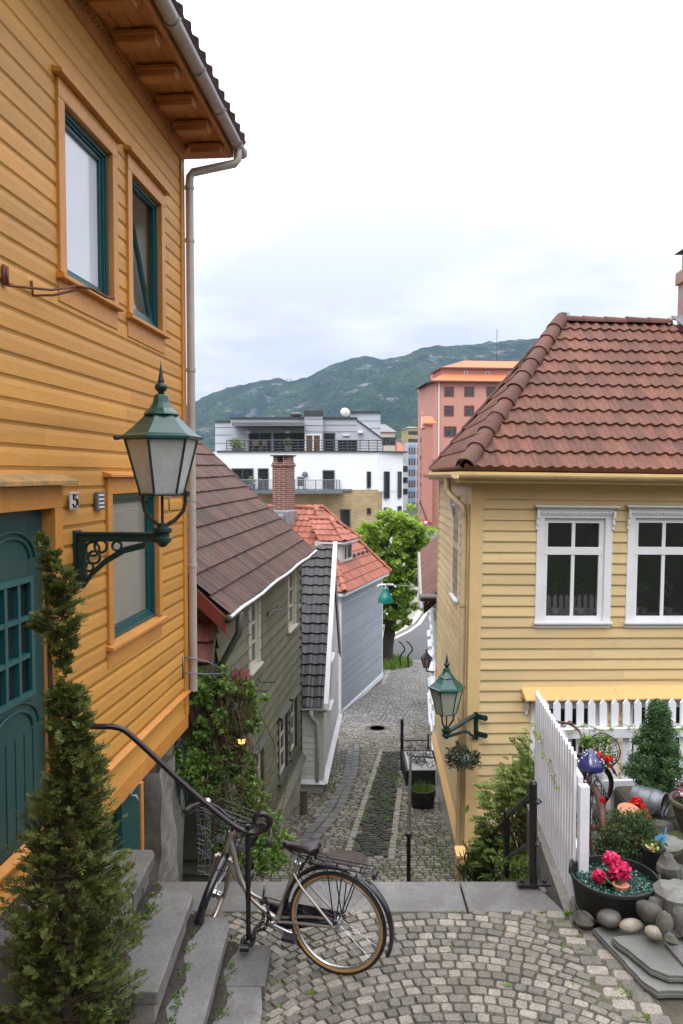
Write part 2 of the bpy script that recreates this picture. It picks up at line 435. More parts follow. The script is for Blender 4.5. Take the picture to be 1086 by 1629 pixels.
m_tile_brown=mat('brown_concrete_tiles',(.115,.068,.052),.9,.25,1.2,60,.35,rnd=.6,col2=(.20,.108,.082),dirt=(.075,.062,.05),dirt_amt=(.50,.8),dirt_scale=2.2,bump=.002,bscale=120)
m_tile_red=mat('russet_pantiles',(.16,.062,.038),.75,.25,1.0,50,.3,rnd=.5,col2=(.27,.10,.060),dirt=(.09,.038,.026),dirt_amt=(.52,.8),dirt_scale=1.5,bump=.0015,bscale=90)
m_cap_red=mat('mossy_ridge_tiles',(.17,.062,.045),.85,.3,3,50,.3,rnd=.35,dirt=(.07,.055,.028),dirt_amt=(.50,.68),dirt_scale=6,bump=.003,bscale=60)
m_tile_black=mat('black_glazed_tiles',(.020,.017,.017),.38,.3,2,50,.3,rnd=.5,col2=(.040,.034,.032),dirt=(.06,.05,.045),dirt_amt=(.55,.8),dirt_scale=3)
m_tile_orange=mat('orange_pantiles',(.38,.095,.045),.6,.25,1.0,40,.25,rnd=.5,col2=(.50,.16,.09),dirt=(.34,.11,.08),dirt_amt=(.5,.75),dirt_scale=.8)
m_tile_old=mat('old_red_tiles',(.15,.05,.035),.85,.3,3,50,.3,rnd=.5,col2=(.24,.08,.05),dirt=(.06,.045,.03),dirt_amt=(.5,.75),dirt_scale=6)
m_redboard=mat('red_bargeboard',(.21,.045,.035),.45,.15,3,40,.15,dirt=(.10,.03,.025),dirt_amt=(.6,.9))
m_slate=mat('slate_slab',(.175,.17,.162),.62,.34,2.2,50,.35,rnd=.3,dirt=(.085,.08,.07),dirt_amt=(.47,.72),dirt_scale=4,bump=.007,bscale=9)
m_slateg=mat('green_grey_slate',(.145,.148,.135),.6,.2,1.5,40,.15,rnd=.25,dirt=(.12,.13,.11),dirt_amt=(.55,.8),dirt_scale=2.5,bump=.004,bscale=12)
m_sett=mat('granite_setts',(.155,.14,.115),.7,.25,9,80,.3,rnd=.9,col2=(.40,.35,.29),dirt=(.10,.085,.06),dirt_amt=(.55,.8),dirt_scale=1.6,bump=.004,bscale=45)
m_sett2=mat('alley_setts',(.16,.15,.115),.75,.25,6,60,.3,rnd=.9,col2=(.42,.385,.31),dirt=(.12,.12,.06),dirt_amt=(.56,.8),dirt_scale=.8,bump=.004,bscale=40)
m_settp=mat('plaza_setts',(.22,.22,.205),.75,.2,3,50,.25,rnd=.9,col2=(.38,.375,.35),dirt=(.17,.165,.14),dirt_amt=(.52,.8),dirt_scale=.35,bump=.003,bscale=30)
m_settl=mat('pale_setts',(.30,.285,.23),.75,.2,6,60,.2,rnd=.9,col2=(.38,.36,.30))
m_settd=mat('dark_wet_setts',(.022,.024,.016),.65,.3,6,60,.3,rnd=.9,col2=(.07,.07,.045),dirt=(.05,.06,.022),dirt_amt=(.55,.75),dirt_scale=1.0,bump=.004,bscale=40)
m_soil=mat('sandy_joint_soil',(.085,.075,.048),.95,.3,4,60,.4,dirt=(.055,.085,.02),dirt_amt=(.48,.66),dirt_scale=2.2,bump=.006,bscale=80)
m_soilp=mat('plaza_joint_soil',(.075,.072,.06),.95,.3,2,60,.3)
m_asphalt=mat('asphalt',(.10,.10,.104),.85,.12,.3,60,.2,dirt=(.085,.085,.088),dirt_amt=(.5,.7),dirt_scale=.25)
m_sidewalk=mat('pavement_slabs',(.30,.28,.25),.85,.12,.5,20,.2)
m_kerb=mat('kerb_stone',(.46,.44,.40),.8,.1,2,20,.15)
m_earth=mat('earth_and_grass',(.035,.036,.026),.95,.35,.4,10,.4,dirt=(.025,.04,.015),dirt_amt=(.45,.6),dirt_scale=.3)
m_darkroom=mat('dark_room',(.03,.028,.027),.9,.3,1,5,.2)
m_glass=glassmat('window_glass',.03,(.97,.98,.98))
m_glassr=glassmat('reflecting_window_glass',.10,(.6,.6,.6))
m_dglass=mat('dark_window_glass',(.022,.026,.03),.06,.5,.6,2,.2,spec=.8)
m_bglass=mat('blue_window_glass',(.07,.10,.14),.12,.4,.2,2,.2,spec=.8)
m_film=mat('frosted_white_pane',(.60,.63,.70),.10,.03,.8,60,.03,spec=.9)
m_blind=mat('white_blind',(.80,.78,.72),.6,.04,2,40,.04)
m_leather=mat('black_leather',(.018,.012,.014),.38,.2,10,80,.2,bump=.0006,bscale=150)
m_rubber=mat('black_rubber',(.013,.013,.014),.6,.2,10,80,.2)
m_tan=mat('tan_sidewall',(.40,.20,.06),.6,.12,8,60,.15)
m_silver=mat('champagne_frame_paint',(.36,.315,.275),.26,.05,5,60,.05,metal=.6,coat=.3)
m_chrome=mat('brushed_steel',(.55,.55,.56),.25,.05,10,80,.1,metal=.95)
m_blackplastic=mat('black_plastic',(.014,.014,.016),.35,.1,10,80,.1)
m_guard=mat('glossy_black_mudguard',(.010,.010,.016),.14,.1,10,80,.1,coat=.5)
m_bark=mat('bark',(.055,.042,.032),.95,.35,6,40,.4,bump=.02,bscale=12,stretch=(1,1,.3))
m_stem=mat('brown_stems',(.14,.085,.05),.9,.3,6,40,.3,rnd=.5)
m_thuja=leafmat('thuja_foliage',(.012,.024,.006),(.165,.20,.05),.6,.2)
m_vine=leafmat('vine_leaves',(.025,.06,.013),(.20,.33,.06),.45,.3)
m_tree=leafmat('maple_leaves',(.10,.20,.02),(.42,.58,.09),.5,.45)
m_spruce=leafmat('feathery_conifer_foliage',(.035,.06,.014),(.20,.27,.055),.6,.25)
m_cypress=leafmat('small_cypress_foliage',(.012,.04,.014),(.10,.20,.065),.6,.15)
m_boxw=leafmat('box_leaves',(.010,.028,.008),(.075,.125,.03),.5,.15)
m_dkleaf=leafmat('dark_basket_leaves',(.015,.022,.012),(.075,.085,.05),.5,.15)
m_grassy=leafmat('grass_blades',(.05,.10,.015),(.24,.38,.06),.6,.35)
m_pink=leafmat('magenta_petals',(.45,.01,.06),(.85,.06,.20),.5,.2)
m_redp=leafmat('red_petals',(.45,.01,.008),(.80,.04,.03),.5,.2)
m_palep=leafmat('pale_pink_petals',(.65,.35,.42),(.85,.75,.78),.5,.2)
m_purple=leafmat('purple_petals',(.12,.02,.07),(.45,.18,.32),.5,.2)
m_yelpet=leafmat('yellow_petals',(.55,.42,.10),(.75,.68,.35),.5,.2)
m_rockg=mat('boulder_stone',(.10,.095,.08),.85,.4,6,40,.4,rnd=.3,dirt=(.08,.085,.06),dirt_amt=(.5,.75),dirt_scale=5,bump=.01,bscale=12)
m_rockl=mat('pale_streaked_stone',(.165,.165,.145),.8,.3,3,30,.25,dirt=(.12,.12,.10),dirt_amt=(.5,.68),dirt_scale=8,bump=.01,bscale=10,stretch=(1,3,1))
m_pebble=mat('smooth_pebble',(.12,.11,.095),.55,.25,6,50,.2,rnd=.5)
m_pebblel=mat('pale_pebble',(.27,.23,.18),.5,.3,10,50,.25)
m_cobaltglass=mat('green_glass_chips',(.006,.09,.06),.12,.3,20,80,.3,rnd=.5,col2=(.04,.26,.19),spec=.9)
m_terra=mat('terracotta',(.44,.185,.10),.8,.1,5,50,.12)
m_mosspot=mat('mossy_brown_pot',(.085,.06,.04),.9,.3,6,50,.3,dirt=(.08,.09,.04),dirt_amt=(.5,.7),dirt_scale=8,bump=.004,bscale=40)
m_galv=mat('galvanised_steel',(.19,.20,.22),.5,.2,6,40,.2,metal=.5)
m_enamel=mat('blue_enamel',(.016,.018,.10),.15,.1,6,40,.1,coat=.5)
m_brick=brickmat('chimney_brick',(.27,.085,.050),(.15,.052,.038),(.36,.31,.26),.23,.078,.011)
m_tanbrick=brickmat('yellow_brick',(.46,.34,.18),(.34,.24,.12),(.44,.37,.25),.40,.12,.010,bump=0)
m_lead=mat('lead_flashing',(.30,.31,.33),.5,.25,4,30,.2,metal=.3,bump=.006,bscale=10)
m_bluegrey=mat('blue_grey_boards',(.37,.405,.44),.6,.06,1.2,30,.05,rnd=.38)
m_offwhite=mat('off_white_boards',(.66,.66,.64),.6,.06,1.2,30,.06,rnd=.25,dirt=(.44,.43,.40),dirt_amt=(.6,.9))
m_render=mat('white_render',(.80,.82,.84),.7,.03,.3,5,.03)
m_panel=mat('pale_grey_panels',(.42,.44,.48),.5,.05,.3,5,.04)
m_dgrey=mat('dark_grey_metal',(.045,.05,.055),.4,.1,.5,5,.1)
m_mgrey=mat('mid_grey_metal',(.14,.15,.17),.45,.1,.5,5,.1)
m_pinkr=mat('salmon_render',(.56,.275,.21),.85,.05,.1,1,.05)
m_pinkd=mat('deep_salmon_render',(.47,.215,.165),.85,.06,.1,1,.06)
m_cityor=mat('bright_orange_tiles',(.60,.165,.06),.7,.1,.2,2,.1)
m_concrete=mat('pale_concrete',(.46,.46,.44),.8,.08,.2,2,.08)
m_ironp=mat('iron_cover',(.11,.08,.065),.7,.3,8,60,.3,bump=.004,bscale=80)
m_planter=mat('dark_planter',(.009,.009,.009),.5,.3,5,40,.3)
m_wood=mat('aged_wood',(.13,.10,.07),.85,.3,4,40,.3,stretch=(6,6,.6))
# ---------------------------------------------------------------- ochre house on the left
LW=Fr((-2.41,0,0),(.0823,1))            # u runs away from the camera, n points to the alley
def wl(px,py,w=0): return LW.hit(px,py,w)
house=thing('timber_house','ochre-yellow weatherboard house with teal window frames and door, number plate beside the door','house',LW.p(8.9,0,-2.64))
uc=wl(291,700)[0]                         # far corner
zb=-2.60; zt=3.44
def win_rect(x0,x1,ytop,ybot,xr):
    """rect from pixel columns and the two heights read at column xr"""
    a=wl(x0,(ytop+ybot)/2)[0]; b=wl(x1,(ytop+ybot)/2)[0]
    return a,b,wl(xr,ybot)[1],wl(xr,ytop)[1]
wa=win_rect(97,173,165,436,97); wb=win_rect(205,252,276,500,205); wc=win_rect(174,248,786,1022,174)
d1=wl(80,900)[0]; d0=d1-1.02; dz0=wl(40,1395)[1]; dz1=wl(80,808)[1]
dz0=-2.44
door_hole=(d0,d1,dz0,dz1)
holes=[wa,wb,wc,door_hole]
holes=[tuple(h) for h in holes]
mb=MB(); backing(mb,LW,zb,zt,-.4,uc,holes,w=-.012)
boards(LW,zb+.30,zt-.0,(-.4,uc-.09),.137,holes,mb,t=.0125,kind='groove',seg=3.2)
# two wide base boards below the ledge
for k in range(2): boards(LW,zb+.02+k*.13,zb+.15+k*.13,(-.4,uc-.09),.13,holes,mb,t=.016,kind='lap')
# end and back walls so the house is solid
E=LW.p(uc,0,0); 
for (a,b) in ((LW.p(uc,-.02,0),LW.p(uc,-6,0)),(LW.p(uc,-6,0),LW.p(-.4,-6,0)),(LW.p(-.4,-6,0),LW.p(-.4,-.02,0))):
    mb.add([V((a.x,a.y,zb)),V((b.x,b.y,zb)),V((b.x,b.y,zt)),V((a.x,a.y,zt))],[(0,1,2,3)])
mb.build('wall',m_yel,house)
mb=MB(); mb.box((uc-.09,-.05,zb+.0),(uc+.03,.032,zt),.5,LW); mb.box((uc-.004,-.14,zb),(uc+.034,-.051,zt),.5,LW); mb.build('corner_board',m_yeltrim,house,bevel=.004)
mb=MB(); mb.prism([LW.p(-.4,0,zb+.285),LW.p(-.4,.06,zb+.265),LW.p(-.4,.06,zb+.245),LW.p(-.4,0,zb+.245)],LW.u*(uc+.4+.02),.5)
mb.box((-.4,.0,zb-.14),(uc+.02,.026,zb+.02),.5,LW); mb.build('base_board',m_yeltrim,house,bevel=.003)
# foundation
mb=MB()
n=26
for i in range(n):
    for j in range(8):
        def q(i,j):
            u=-.4+(uc+.4)*i/n; z=zb-.08-(3.6)*j/8
            return LW.p(u,-.05+.03*math.sin(i*2.1+j*1.3)+.02*math.sin(i*.7-j*2.2),z)
        mb.add([q(i,j),q(i+1,j),q(i+1,j+1),q(i,j+1)],[(0,1,2,3)])
a=LW.p(uc,-.05,0); b=LW.p(uc,-6,0); mb.add([V((a.x,a.y,zb)),V((b.x,b.y,zb)),V((b.x,b.y,-6.3)),V((a.x,a.y,-6.3))],[(0,1,2,3)])
# rough buttress
bu=wl(232,1280)[0]
def pil(u,w,z): return LW.p(u+.018*math.sin(z*5+w*9),w+.022*math.sin(z*4.1+u*7)+.012*math.sin(z*11+u*13),z)
for (ua,wa_,ub,wb_) in ((bu,.13,bu+.5,.13),(bu,-.05,bu,.13),(bu+.5,.13,bu+.5,-.05)):
    for a in range(6):
        for z_ in range(22):
            k0,k1=a/6,(a+1)/6; za_=-6.0+(zb-.14+6.0)*z_/22; zc_=-6.0+(zb-.14+6.0)*(z_+1)/22
            mb.add([pil(ua+(ub-ua)*k0,wa_+(wb_-wa_)*k0,za_),pil(ua+(ub-ua)*k1,wa_+(wb_-wa_)*k1,za_),pil(ua+(ub-ua)*k1,wa_+(wb_-wa_)*k1,zc_),pil(ua+(ub-ua)*k0,wa_+(wb_-wa_)*k0,zc_)],[(0,1,2,3)])
fo=mb.build('foundation',m_plaster,house,smooth=False)
mb=MB(); cu=wl(211,1280)[0]
mb.box((cu-.35,-.03,-3.6),(cu+.10,.03,zb-.14),.5,LW); o=mb.build('basement_door',m_tealdoor,house,bevel=.004,label='teal basement door below the ochre wall')
mb=MB(); mb.box((cu+.10,-.03,-3.6),(cu+.16,.045,zb-.14),.5,LW); mb.build('basement_door_frame',m_yeltrim,house)
# windows
def teal_window(r,name,pane,hood=True,vb=(),openw=False,label=None,sillm=None):
    u0,u1,z0,z1=r
    c=MB(); cas=.105
    c.box((u0-cas,.0,z0),(u0,.036,z1),.5,LW); c.box((u1,.0,z0),(u1+cas,.036,z1),.5,LW)
    c.box((u0-cas,.0,z1),(u1+cas,.038,z1+cas*1.25),.5,LW)
    c.box((u0-cas,.0,z0-.20),(u1+cas,.022,z0-.045),.5,LW)
    for a,b in (((u0-.012,-.12,z0),(u0,0,z1)),((u1,-.12,z0),(u1+.012,0,z1)),((u0,-.12,z1),(u1,0,z1+.012)),((u0,-.12,z0-.012),(u1,0,z0))): c.box(a,b,.5,LW)
    o=c.build('window',m_yeltrim,house,bevel=.004,label=label)
    h=MB(); zt_=z1+cas*1.25
    v=[LW.p(u0-cas-.05,0,zt_+.055),LW.p(u0-cas-.05,0,zt_+.004),LW.p(u0-cas-.05,.085,zt_+.004),LW.p(u0-cas-.05,.085,zt_+.028)]
    h.prism(v,LW.u*(u1-u0+2*cas+.1),.5); h.build('hood',m_yeltrim,o,bevel=.003)
    s=MB(); v=[LW.p(u0-cas-.03,0,z0-.002),LW.p(u0-cas-.03,.075,z0-.022),LW.p(u0-cas-.03,.075,z0-.05),LW.p(u0-cas-.03,0,z0-.05)]
    s.prism(v,LW.u*(u1-u0+2*cas+.06),.5); s.build('sill',m_yeltrim,o,bevel=.003)
    f=MB()
    ring(f,LW,u0+.002,u1-.002,z0+.002,z1-.002,.035,-.075,-.008)
    ring(f,LW,u0+.037,u1-.037,z0+.037,z1-.037,.018,-.08,-.026)
    if not openw: ring(f,LW,u0+.055,u1-.055,z0+.055,z1-.055,.032,-.085,-.042)
    f.build('frame',m_teal,o,bevel=.003)
    g=MB()
    if not openw:
        a,b,c_,d=u0+.08,u1-.08,z0+.08,z1-.08
        g.add([LW.p(a,-.066,c_),LW.p(b,-.066,c_),LW.p(b,-.066,d),LW.p(a,-.066,d)],[(0,1,2,3)]); g.build('pane',pane,o)
    return o
teal_window(wa,'window',m_film,label='large upper window with frosted white pane')
o2=teal_window(wb,'window',None,openw=True,label='upper window with its sash tilted open')
teal_o=teal_window(wc,'window',m_glass,label='ground floor window with white slatted blind')
# blind inside lower window
u0,u1,z0,z1=wc
mb=MB(); k=0; z=z1-.06
mb.add([LW.p(u0-.1,-.20,z0-.1),LW.p(u1+.1,-.20,z0-.1),LW.p(u1+.1,-.20,z1+.1),LW.p(u0-.1,-.20,z1+.1)],[(0,1,2,3)])
while z>z0+.02:
    mb.add([LW.p(u0+.02,-.088,z),LW.p(u1-.02,-.088,z),LW.p(u1-.02,-.072,z-.027),LW.p(u0+.02,-.072,z-.027)],[(0,1,2,3)],R.random()); z-=.0255
mb.build('blind',m_blind,teal_o)
# open tilted sash of the second upper window
u0,u1,z0,z1=wb
a,b,c_,d=u0+.06,u1-.06,z0+.06,z1-.06
mb=MB(); H=d-c_; tl=.20
def tp(u,w,z): k=(z-c_)/H; return LW.p(u,w-.06-tl*k,z)
class TF: 
    p=staticmethod(tp)
ring(mb,TF,a,b,c_,d,.045,-.02,.022); sash=mb.build('open_sash',m_teal,o2,bevel=.003)
mb=MB(); mb.add([tp(a+.04,0,c_+.04),tp(b-.04,0,c_+.04),tp(b-.04,0,d-.04),tp(a+.04,0,d-.04)],[(0,1,2,3)]); mb.build('pane',m_glass,o2)
mb=MB(); mb.box((u0-.05,-.42,z0-.05),(u1+.05,-.125,z1+.05),.5,LW)
mb.f=[f for i,f in enumerate(mb.f) if i!=4]; mb.r=[.5]*len(mb.f)
mb.build('room',m_blind,o2)
mb=MB()
for i in range(14):
    w=-.32; x0=a+(b-a)*.45*i/14; x1=a+(b-a)*.45*(i+1)/14
    mb.add([LW.p(x0,w+.03*math.sin(i*2),z0),LW.p(x1,w+.03*math.sin((i+1)*2),z0),LW.p(x1*.6+a*.4,w+.02*math.sin((i+1)*2),z1),LW.p(x0*.6+a*.4,w+.02*math.sin(i*2),z1)],[(0,1,2,3)])
mb.build('curtain',m_film,o2,smooth=True)
# door
u0,u1,z0,z1=door_hole
cas=.12; mb=MB()
mb.box((u0-cas,0,z0),(u0,.04,z1),.5,LW); mb.box((u1,0,z0),(u1+cas,.04,z1),.5,LW); mb.box((u0-cas,0,z1),(u1+cas,.042,z1+.15),.5,LW)
mb.box((u1,-.10,z0),(u1+.014,0,z1),.5,LW); mb.box((u0,-.1,z1),(u1,0,z1+.014),.5,LW)
df=mb.build('door_frame',m_yeltrim,house,bevel=.004)
mb=MB(); mb.prism([LW.p(u0-cas-.06,0,z1+.23),LW.p(u0-cas-.06,0,z1+.154),LW.p(u0-cas-.06,.13,z1+.154),LW.p(u0-cas-.06,.13,z1+.185)],LW.u*(u1-u0+2*cas+.12),.5)
mb.build('lintel',mat('weathered_lintel',(.42,.24,.08),.8,.3,3,30,.3,dirt=(.17,.14,.08),dirt_amt=(.45,.7),dirt_scale=5,bump=.003,bscale=40),df,bevel=.004)
mb=MB(); dw=-.055
gz0,gz1=z0+1.03,z1-.46; ga,gb=u0+.30,u1-.21
mb.box((u0,dw-.04,z0),(ga,dw,z1),.5,LW); mb.box((gb,dw-.04,z0),(u1,dw,z1),.5,LW); mb.box((ga,dw-.04,z0),(gb,dw,gz0),.5,LW); mb.box((ga,dw-.04,gz1),(gb,dw,z1),.5,LW)
# planks grooves as thin raised strips on the lower half
for i in range(7):
    x=u0+.10+i*.12; mb.box((x,dw,z0+.14),(x+.108,dw+.010,z0+.78),.5,LW)
for (cz,r1,r2) in ((gz1+.14,.34,.31),(gz1+.14,.27,.25),(z0+.80,.36,.33),(z0+.80,.27,.25)):
    cu_=(ga+gb)/2; pts=[LW.p(cu_+math.cos(t)*r1,dw+.006,cz+math.sin(t)*r1*.55) for t in [PI*k/14 for k in range(15)]]
    mb.tube(pts,.011,6)
door=mb.build('door',m_tealdoor,df,bevel=.004,label='teal panelled front door with small glazed lights')
mb=MB(); ring(mb,LW,ga-.03,gb+.03,gz0-.03,gz1+.03,.04,dw-.002,dw+.022)
for t in (.36,.70): x=ga+(gb-ga)*t; mb.box((x-.016,dw-.03,gz0+.01),(x+.016,dw+.014,gz1-.01),.5,LW)
for t in (.33,.67):
    z=gz0+(gz1-gz0)*t; xs=[ga+.01,ga+(gb-ga)*.36-.016,ga+(gb-ga)*.36+.016,ga+(gb-ga)*.70-.016,ga+(gb-ga)*.70+.016,gb-.01]
    for k in (0,2,4): mb.box((xs[k],dw-.03,z-.016),(xs[k+1],dw+.012,z+.016),.5,LW)
mb.build('lattice',mat('pale_teal_paint',(.012,.09,.10),.35,.1,2,30,.1),df,bevel=.002)
mb=MB(); mb.add([LW.p(ga,dw-.022,gz0),LW.p(gb,dw-.022,gz0),LW.p(gb,dw-.022,gz1),LW.p(ga,dw-.022,gz1)],[(0,1,2,3)]); mb.build('pane',m_dglass,df)
mb=MB(); mb.box((u0-cas,-.09,z0-.06),(u1+cas,.10,z0),.5,LW); mb.build('threshold',m_yeltrim,df,bevel=.005)
# eave: soffit, dentil strip, brackets, gutter, roof
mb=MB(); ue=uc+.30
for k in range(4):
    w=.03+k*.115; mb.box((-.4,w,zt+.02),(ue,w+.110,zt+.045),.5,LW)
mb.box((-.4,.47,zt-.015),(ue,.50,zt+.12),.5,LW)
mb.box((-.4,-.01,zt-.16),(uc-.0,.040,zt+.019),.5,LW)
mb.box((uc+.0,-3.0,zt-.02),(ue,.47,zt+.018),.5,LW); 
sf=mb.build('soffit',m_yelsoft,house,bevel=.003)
mb=MB(); x=.6; pts_=[]
while x<uc-.03: pts_+=[(x,zt-.055),(x+.03,zt-.055),(x+.03,zt-.03),(x+.055,zt-.03)]; x+=.055
for k in range(0,len(pts_)-3,4):
    a=pts_[k]; mb.prism([LW.p(a[0],.040,zt-.055),LW.p(a[0]+.03,.040,zt-.055),LW.p(a[0]+.03,.040,zt-.030),LW.p(a[0],.040,zt-.030)],LW.n*.022)
mb.box((.6,.040,zt-.030),(uc-.02,.062,zt-.01),.5,LW)
mb.build('dentil_strip',m_yelsoft,sf)
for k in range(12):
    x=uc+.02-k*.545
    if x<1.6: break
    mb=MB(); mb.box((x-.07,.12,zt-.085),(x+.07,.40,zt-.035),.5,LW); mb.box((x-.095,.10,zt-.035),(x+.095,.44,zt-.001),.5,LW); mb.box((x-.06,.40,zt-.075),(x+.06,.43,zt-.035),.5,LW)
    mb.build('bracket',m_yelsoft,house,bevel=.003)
mb=MB(); gw=.565; gzv=zt+.075
def halfpipe(mb,fr,u0,u1,w,z,r,t=.006,n=10,rnd=.5):
    vs=[]
    for u in (u0,u1):
        for rr_ in (r,r-t):
            for k in range(n+1):
                an=PI+PI*k/n; vs.append(fr.p(u,w+math.cos(an)*rr_,z+math.sin(an)*rr_))
    m=n+1;fs=[]
    for k in range(n): fs+=[(k,k+1,2*m+k+1,2*m+k),(m+k,3*m+k,3*m+k+1,m+k+1),(k,m+k,m+k+1,k+1),(2*m+k,2*m+k+1,3*m+k+1,3*m+k)]
    fs+=[(0,2*m,3*m,m),(n,m+n,3*m+n,2*m+n)]
    mb.add(vs,fs,rnd)
for k in range(6): halfpipe(mb,LW,ue+.12-1.55*(k+1),ue+.12-1.55*k+.01,gw,gzv+.002*(k%2),.062+.0015*(k%2))
mb.lathe([(.0,0),(.064,0),(.064,.008),(0,.008)],LW.p(ue+.125,gw,gzv),16,axis=M.Rotation(PI/2,4,'X'))
for k in range(8):
    u=ue-.2-k*.78; pts=[LW.p(u,gw+math.cos(a)*.069,gzv+math.sin(a)*.069) for a in [PI+PI*j/8 for j in range(9)]]; mb.tube(pts,.009,6)
gut=mb.build('gutter',m_zinc,house,smooth='auto')
mb=MB(); px_=uc-.05+.12
P=[LW.p(ue-.10,gw,gzv-.05),LW.p(ue-.10,gw,gzv-.15),LW.p(ue-.12,gw-.03,gzv-.20),LW.p(uc+.07,.11,gzv-.32),LW.p(uc+.06,.08,gzv-.37),LW.p(uc+.06,.075,gzv-.46),LW.p(uc+.06,.075,-2.35)]
mb.tube(P,.043,14)
for z in (gzv-.5,gzv-1.05,1.1,-1.0): mb.lathe([(.043,0),(.051,0),(.051,.035),(.043,.035)],LW.p(uc+.06,.075,z),14)
mb.build('downpipe',m_pipe,house,smooth='auto')
for z in (gzv-1.04,-.99): mb=MB(); mb.box((uc+.08,.0,z),(uc+.10,.06,z+.025),.5,LW); mb.build('pipe_bracket',m_iron,house)
ang=math.radians(36); U=LW.u; Vv=(-LW.n*math.cos(ang)+V((0,0,math.sin(ang))))
mb=tiles(LW.p(-.4,.60,zt+.14),U,Vv,[(0,0),(ue+.45,0),(ue+.45,4.2),(0,4.2)],.24,.34,.035,.03,6); 
mb.add([LW.p(-.4,.58,zt+.11),LW.p(ue,.58,zt+.11),LW.p(ue,-3,zt+.11+3.58*math.tan(ang)),LW.p(-.4,-3,zt+.11+3.58*math.tan(ang))],[(0,1,2,3)])
mb.build('roof',m_tile_brown,house)
mb=MB(); a=LW.p(uc,.02,zt); b=LW.p(uc,-3,zt); c_=LW.p(uc,-3,zt+2.3); mb.add([a,b,c_],[(0,1,2)]); mb.build('gable',m_yel,house)
# number plate, bell panel, hooks, flag holder
nu,nz=wl(108,796); 
mb=MB(); nu0,nz0=wl(102,811); nu1,nz1=wl(116,783)
mb.box((nu0,.035,nz0),(nu1,.043,nz1),.5,LW); npl=mb.build('number_plate',mat('white_enamel',(.75,.75,.72),.25,.04),house,bevel=.003,label='white number plate reading 5')
def text_mesh(txt,fr,u,z,w,h,m,parent,name='lettering',sx=1):
    cu=bpy.data.curves.new(name,'FONT'); cu.body=txt; cu.size=1; cu.extrude=.0; cu.align_x='CENTER'
    o=bpy.data.objects.new(name,cu); link(o); bpy.context.view_layer.update()
    me=bpy.data.meshes.new_from_object(o); bpy.data.objects.remove(o)
    zs=[v.co.y for v in me.vertices]; k=h/(max(zs)-min(zs)); z_=min(zs)
    sgn=1 if V((1,0,0)).dot(fr.u)*0+fr.u.cross(V((0,0,1))).dot(fr.n)>0 else -1
    mb=MB(); mb.add([fr.p(u+sgn*v.co.x*k*sx,w,z+(v.co.y-z_)*k) for v in me.vertices],[tuple(p.vertices) for p in me.polygons]); bpy.data.meshes.remove(me)
    return mb.build(name,m,parent)
H5=(nz1-nz0)*.74; W5_=(nu1-nu0)*.80; z5=nz0+(nz1-nz0)*.15; uc5=(nu0+nu1)/2
mb=MB(); q5=lambda a,b: LW.p(uc5+a*W5_,.0445,z5+b*H5)
mb.tube([q5(-.20,.97),q5(-.20,.60)],.007,6)
mb.tube([q5(-.22,.95),q5(.05,.90),q5(.30,1.0)],.009,6)
mb.tube([q5(-.20,.60),q5(.02,.68),q5(.22,.60),q5(.32,.40),q5(.26,.16),q5(.08,.03),q5(-.12,.03),q5(-.26,.14),q5(-.25,.26)],[.006,.008,.010,.012,.012,.009,.008,.008,.010],6)
mb.build('numeral',m_iron,npl)
mb=MB(); ring(mb,LW,nu0+.008,nu1-.008,nz0+.008,nz1-.008,.004,.0431,.0441); mb.build('rim_line',m_dgrey,npl)
mb=MB(); bu0,bz0=wl(146,812); bu1,bz1=wl(157,782); mb.box((bu0,.022,bz0),(bu1,.045,bz1),.5,LW); bp_=mb.build('doorbell_panel',m_galv,house,bevel=.002)
mb=MB()
for k in range(4): z=bz1-.02-k*(bz1-bz0)/4.6; mb.box((bu0+.02,.045,z-.012),(bu1-.02,.051,z),.5,LW)
mb.build('button',m_white,bp_)
# rusty flag holder high on the wall
mb=MB()
f=lambda px,py,w: LW.p(*(lambda h:(h[0],w,h[1]))(wl(px,py)))
mb.tube([f(1,425,.03),f(1,455,.05),f(12,457,.09),f(45,462,.15),f(76,456,.19)],.008,6)
mb.tube([f(76,456,.19),f(90,460,.24),f(108,474,.28),f(116,476,.30)],.010,6)
mb.tube([f(45,447,.02),f(45,470,.03),f(60,470,.10),f(78,462,.19)],.009,6)
mb.box((wl(0,430)[0]-.02,.02,wl(0,453)[1]),(wl(3,430)[0]+.02,.032,wl(0,422)[1]),.5,LW)
mb.build('flag_holder',m_rust,house,smooth=True)
mb=MB()
mb.tube([f(288,1043,.02),f(288,1080,.02)],.008,6); mb.tube([f(290,1045,.03),f(298,1052,.22),f(306,1068,.40)],.008,6)
mb.tube([f(289,1070,.03),f(296,1072,.2),f(306,1070,.40)],.007,6)
mb.tube([f(266,786,.02),f(266,812,.02)],.006,6); mb.tube([f(266,812,.03),f(272,812,.35)],.005,6)
mb.tube([f(267,788,.03),f(270,800,.3)],.005,6)
mb.build('iron_hook',m_galv,house,smooth=True)
mb=MB(); t0=wl(200,1266); mb.tube([LW.p(t0[0],-.0,t0[1]),LW.p(t0[0],.09,t0[1]),LW.p(t0[0],.11,t0[1]-.05)],.014,8); mb.tube([LW.p(t0[0]-.04,.05,t0[1]+.03),LW.p(t0[0]+.04,.05,t0[1]+.03)],.008,6)
mb.build('water_tap',m_galv,house,smooth=True)

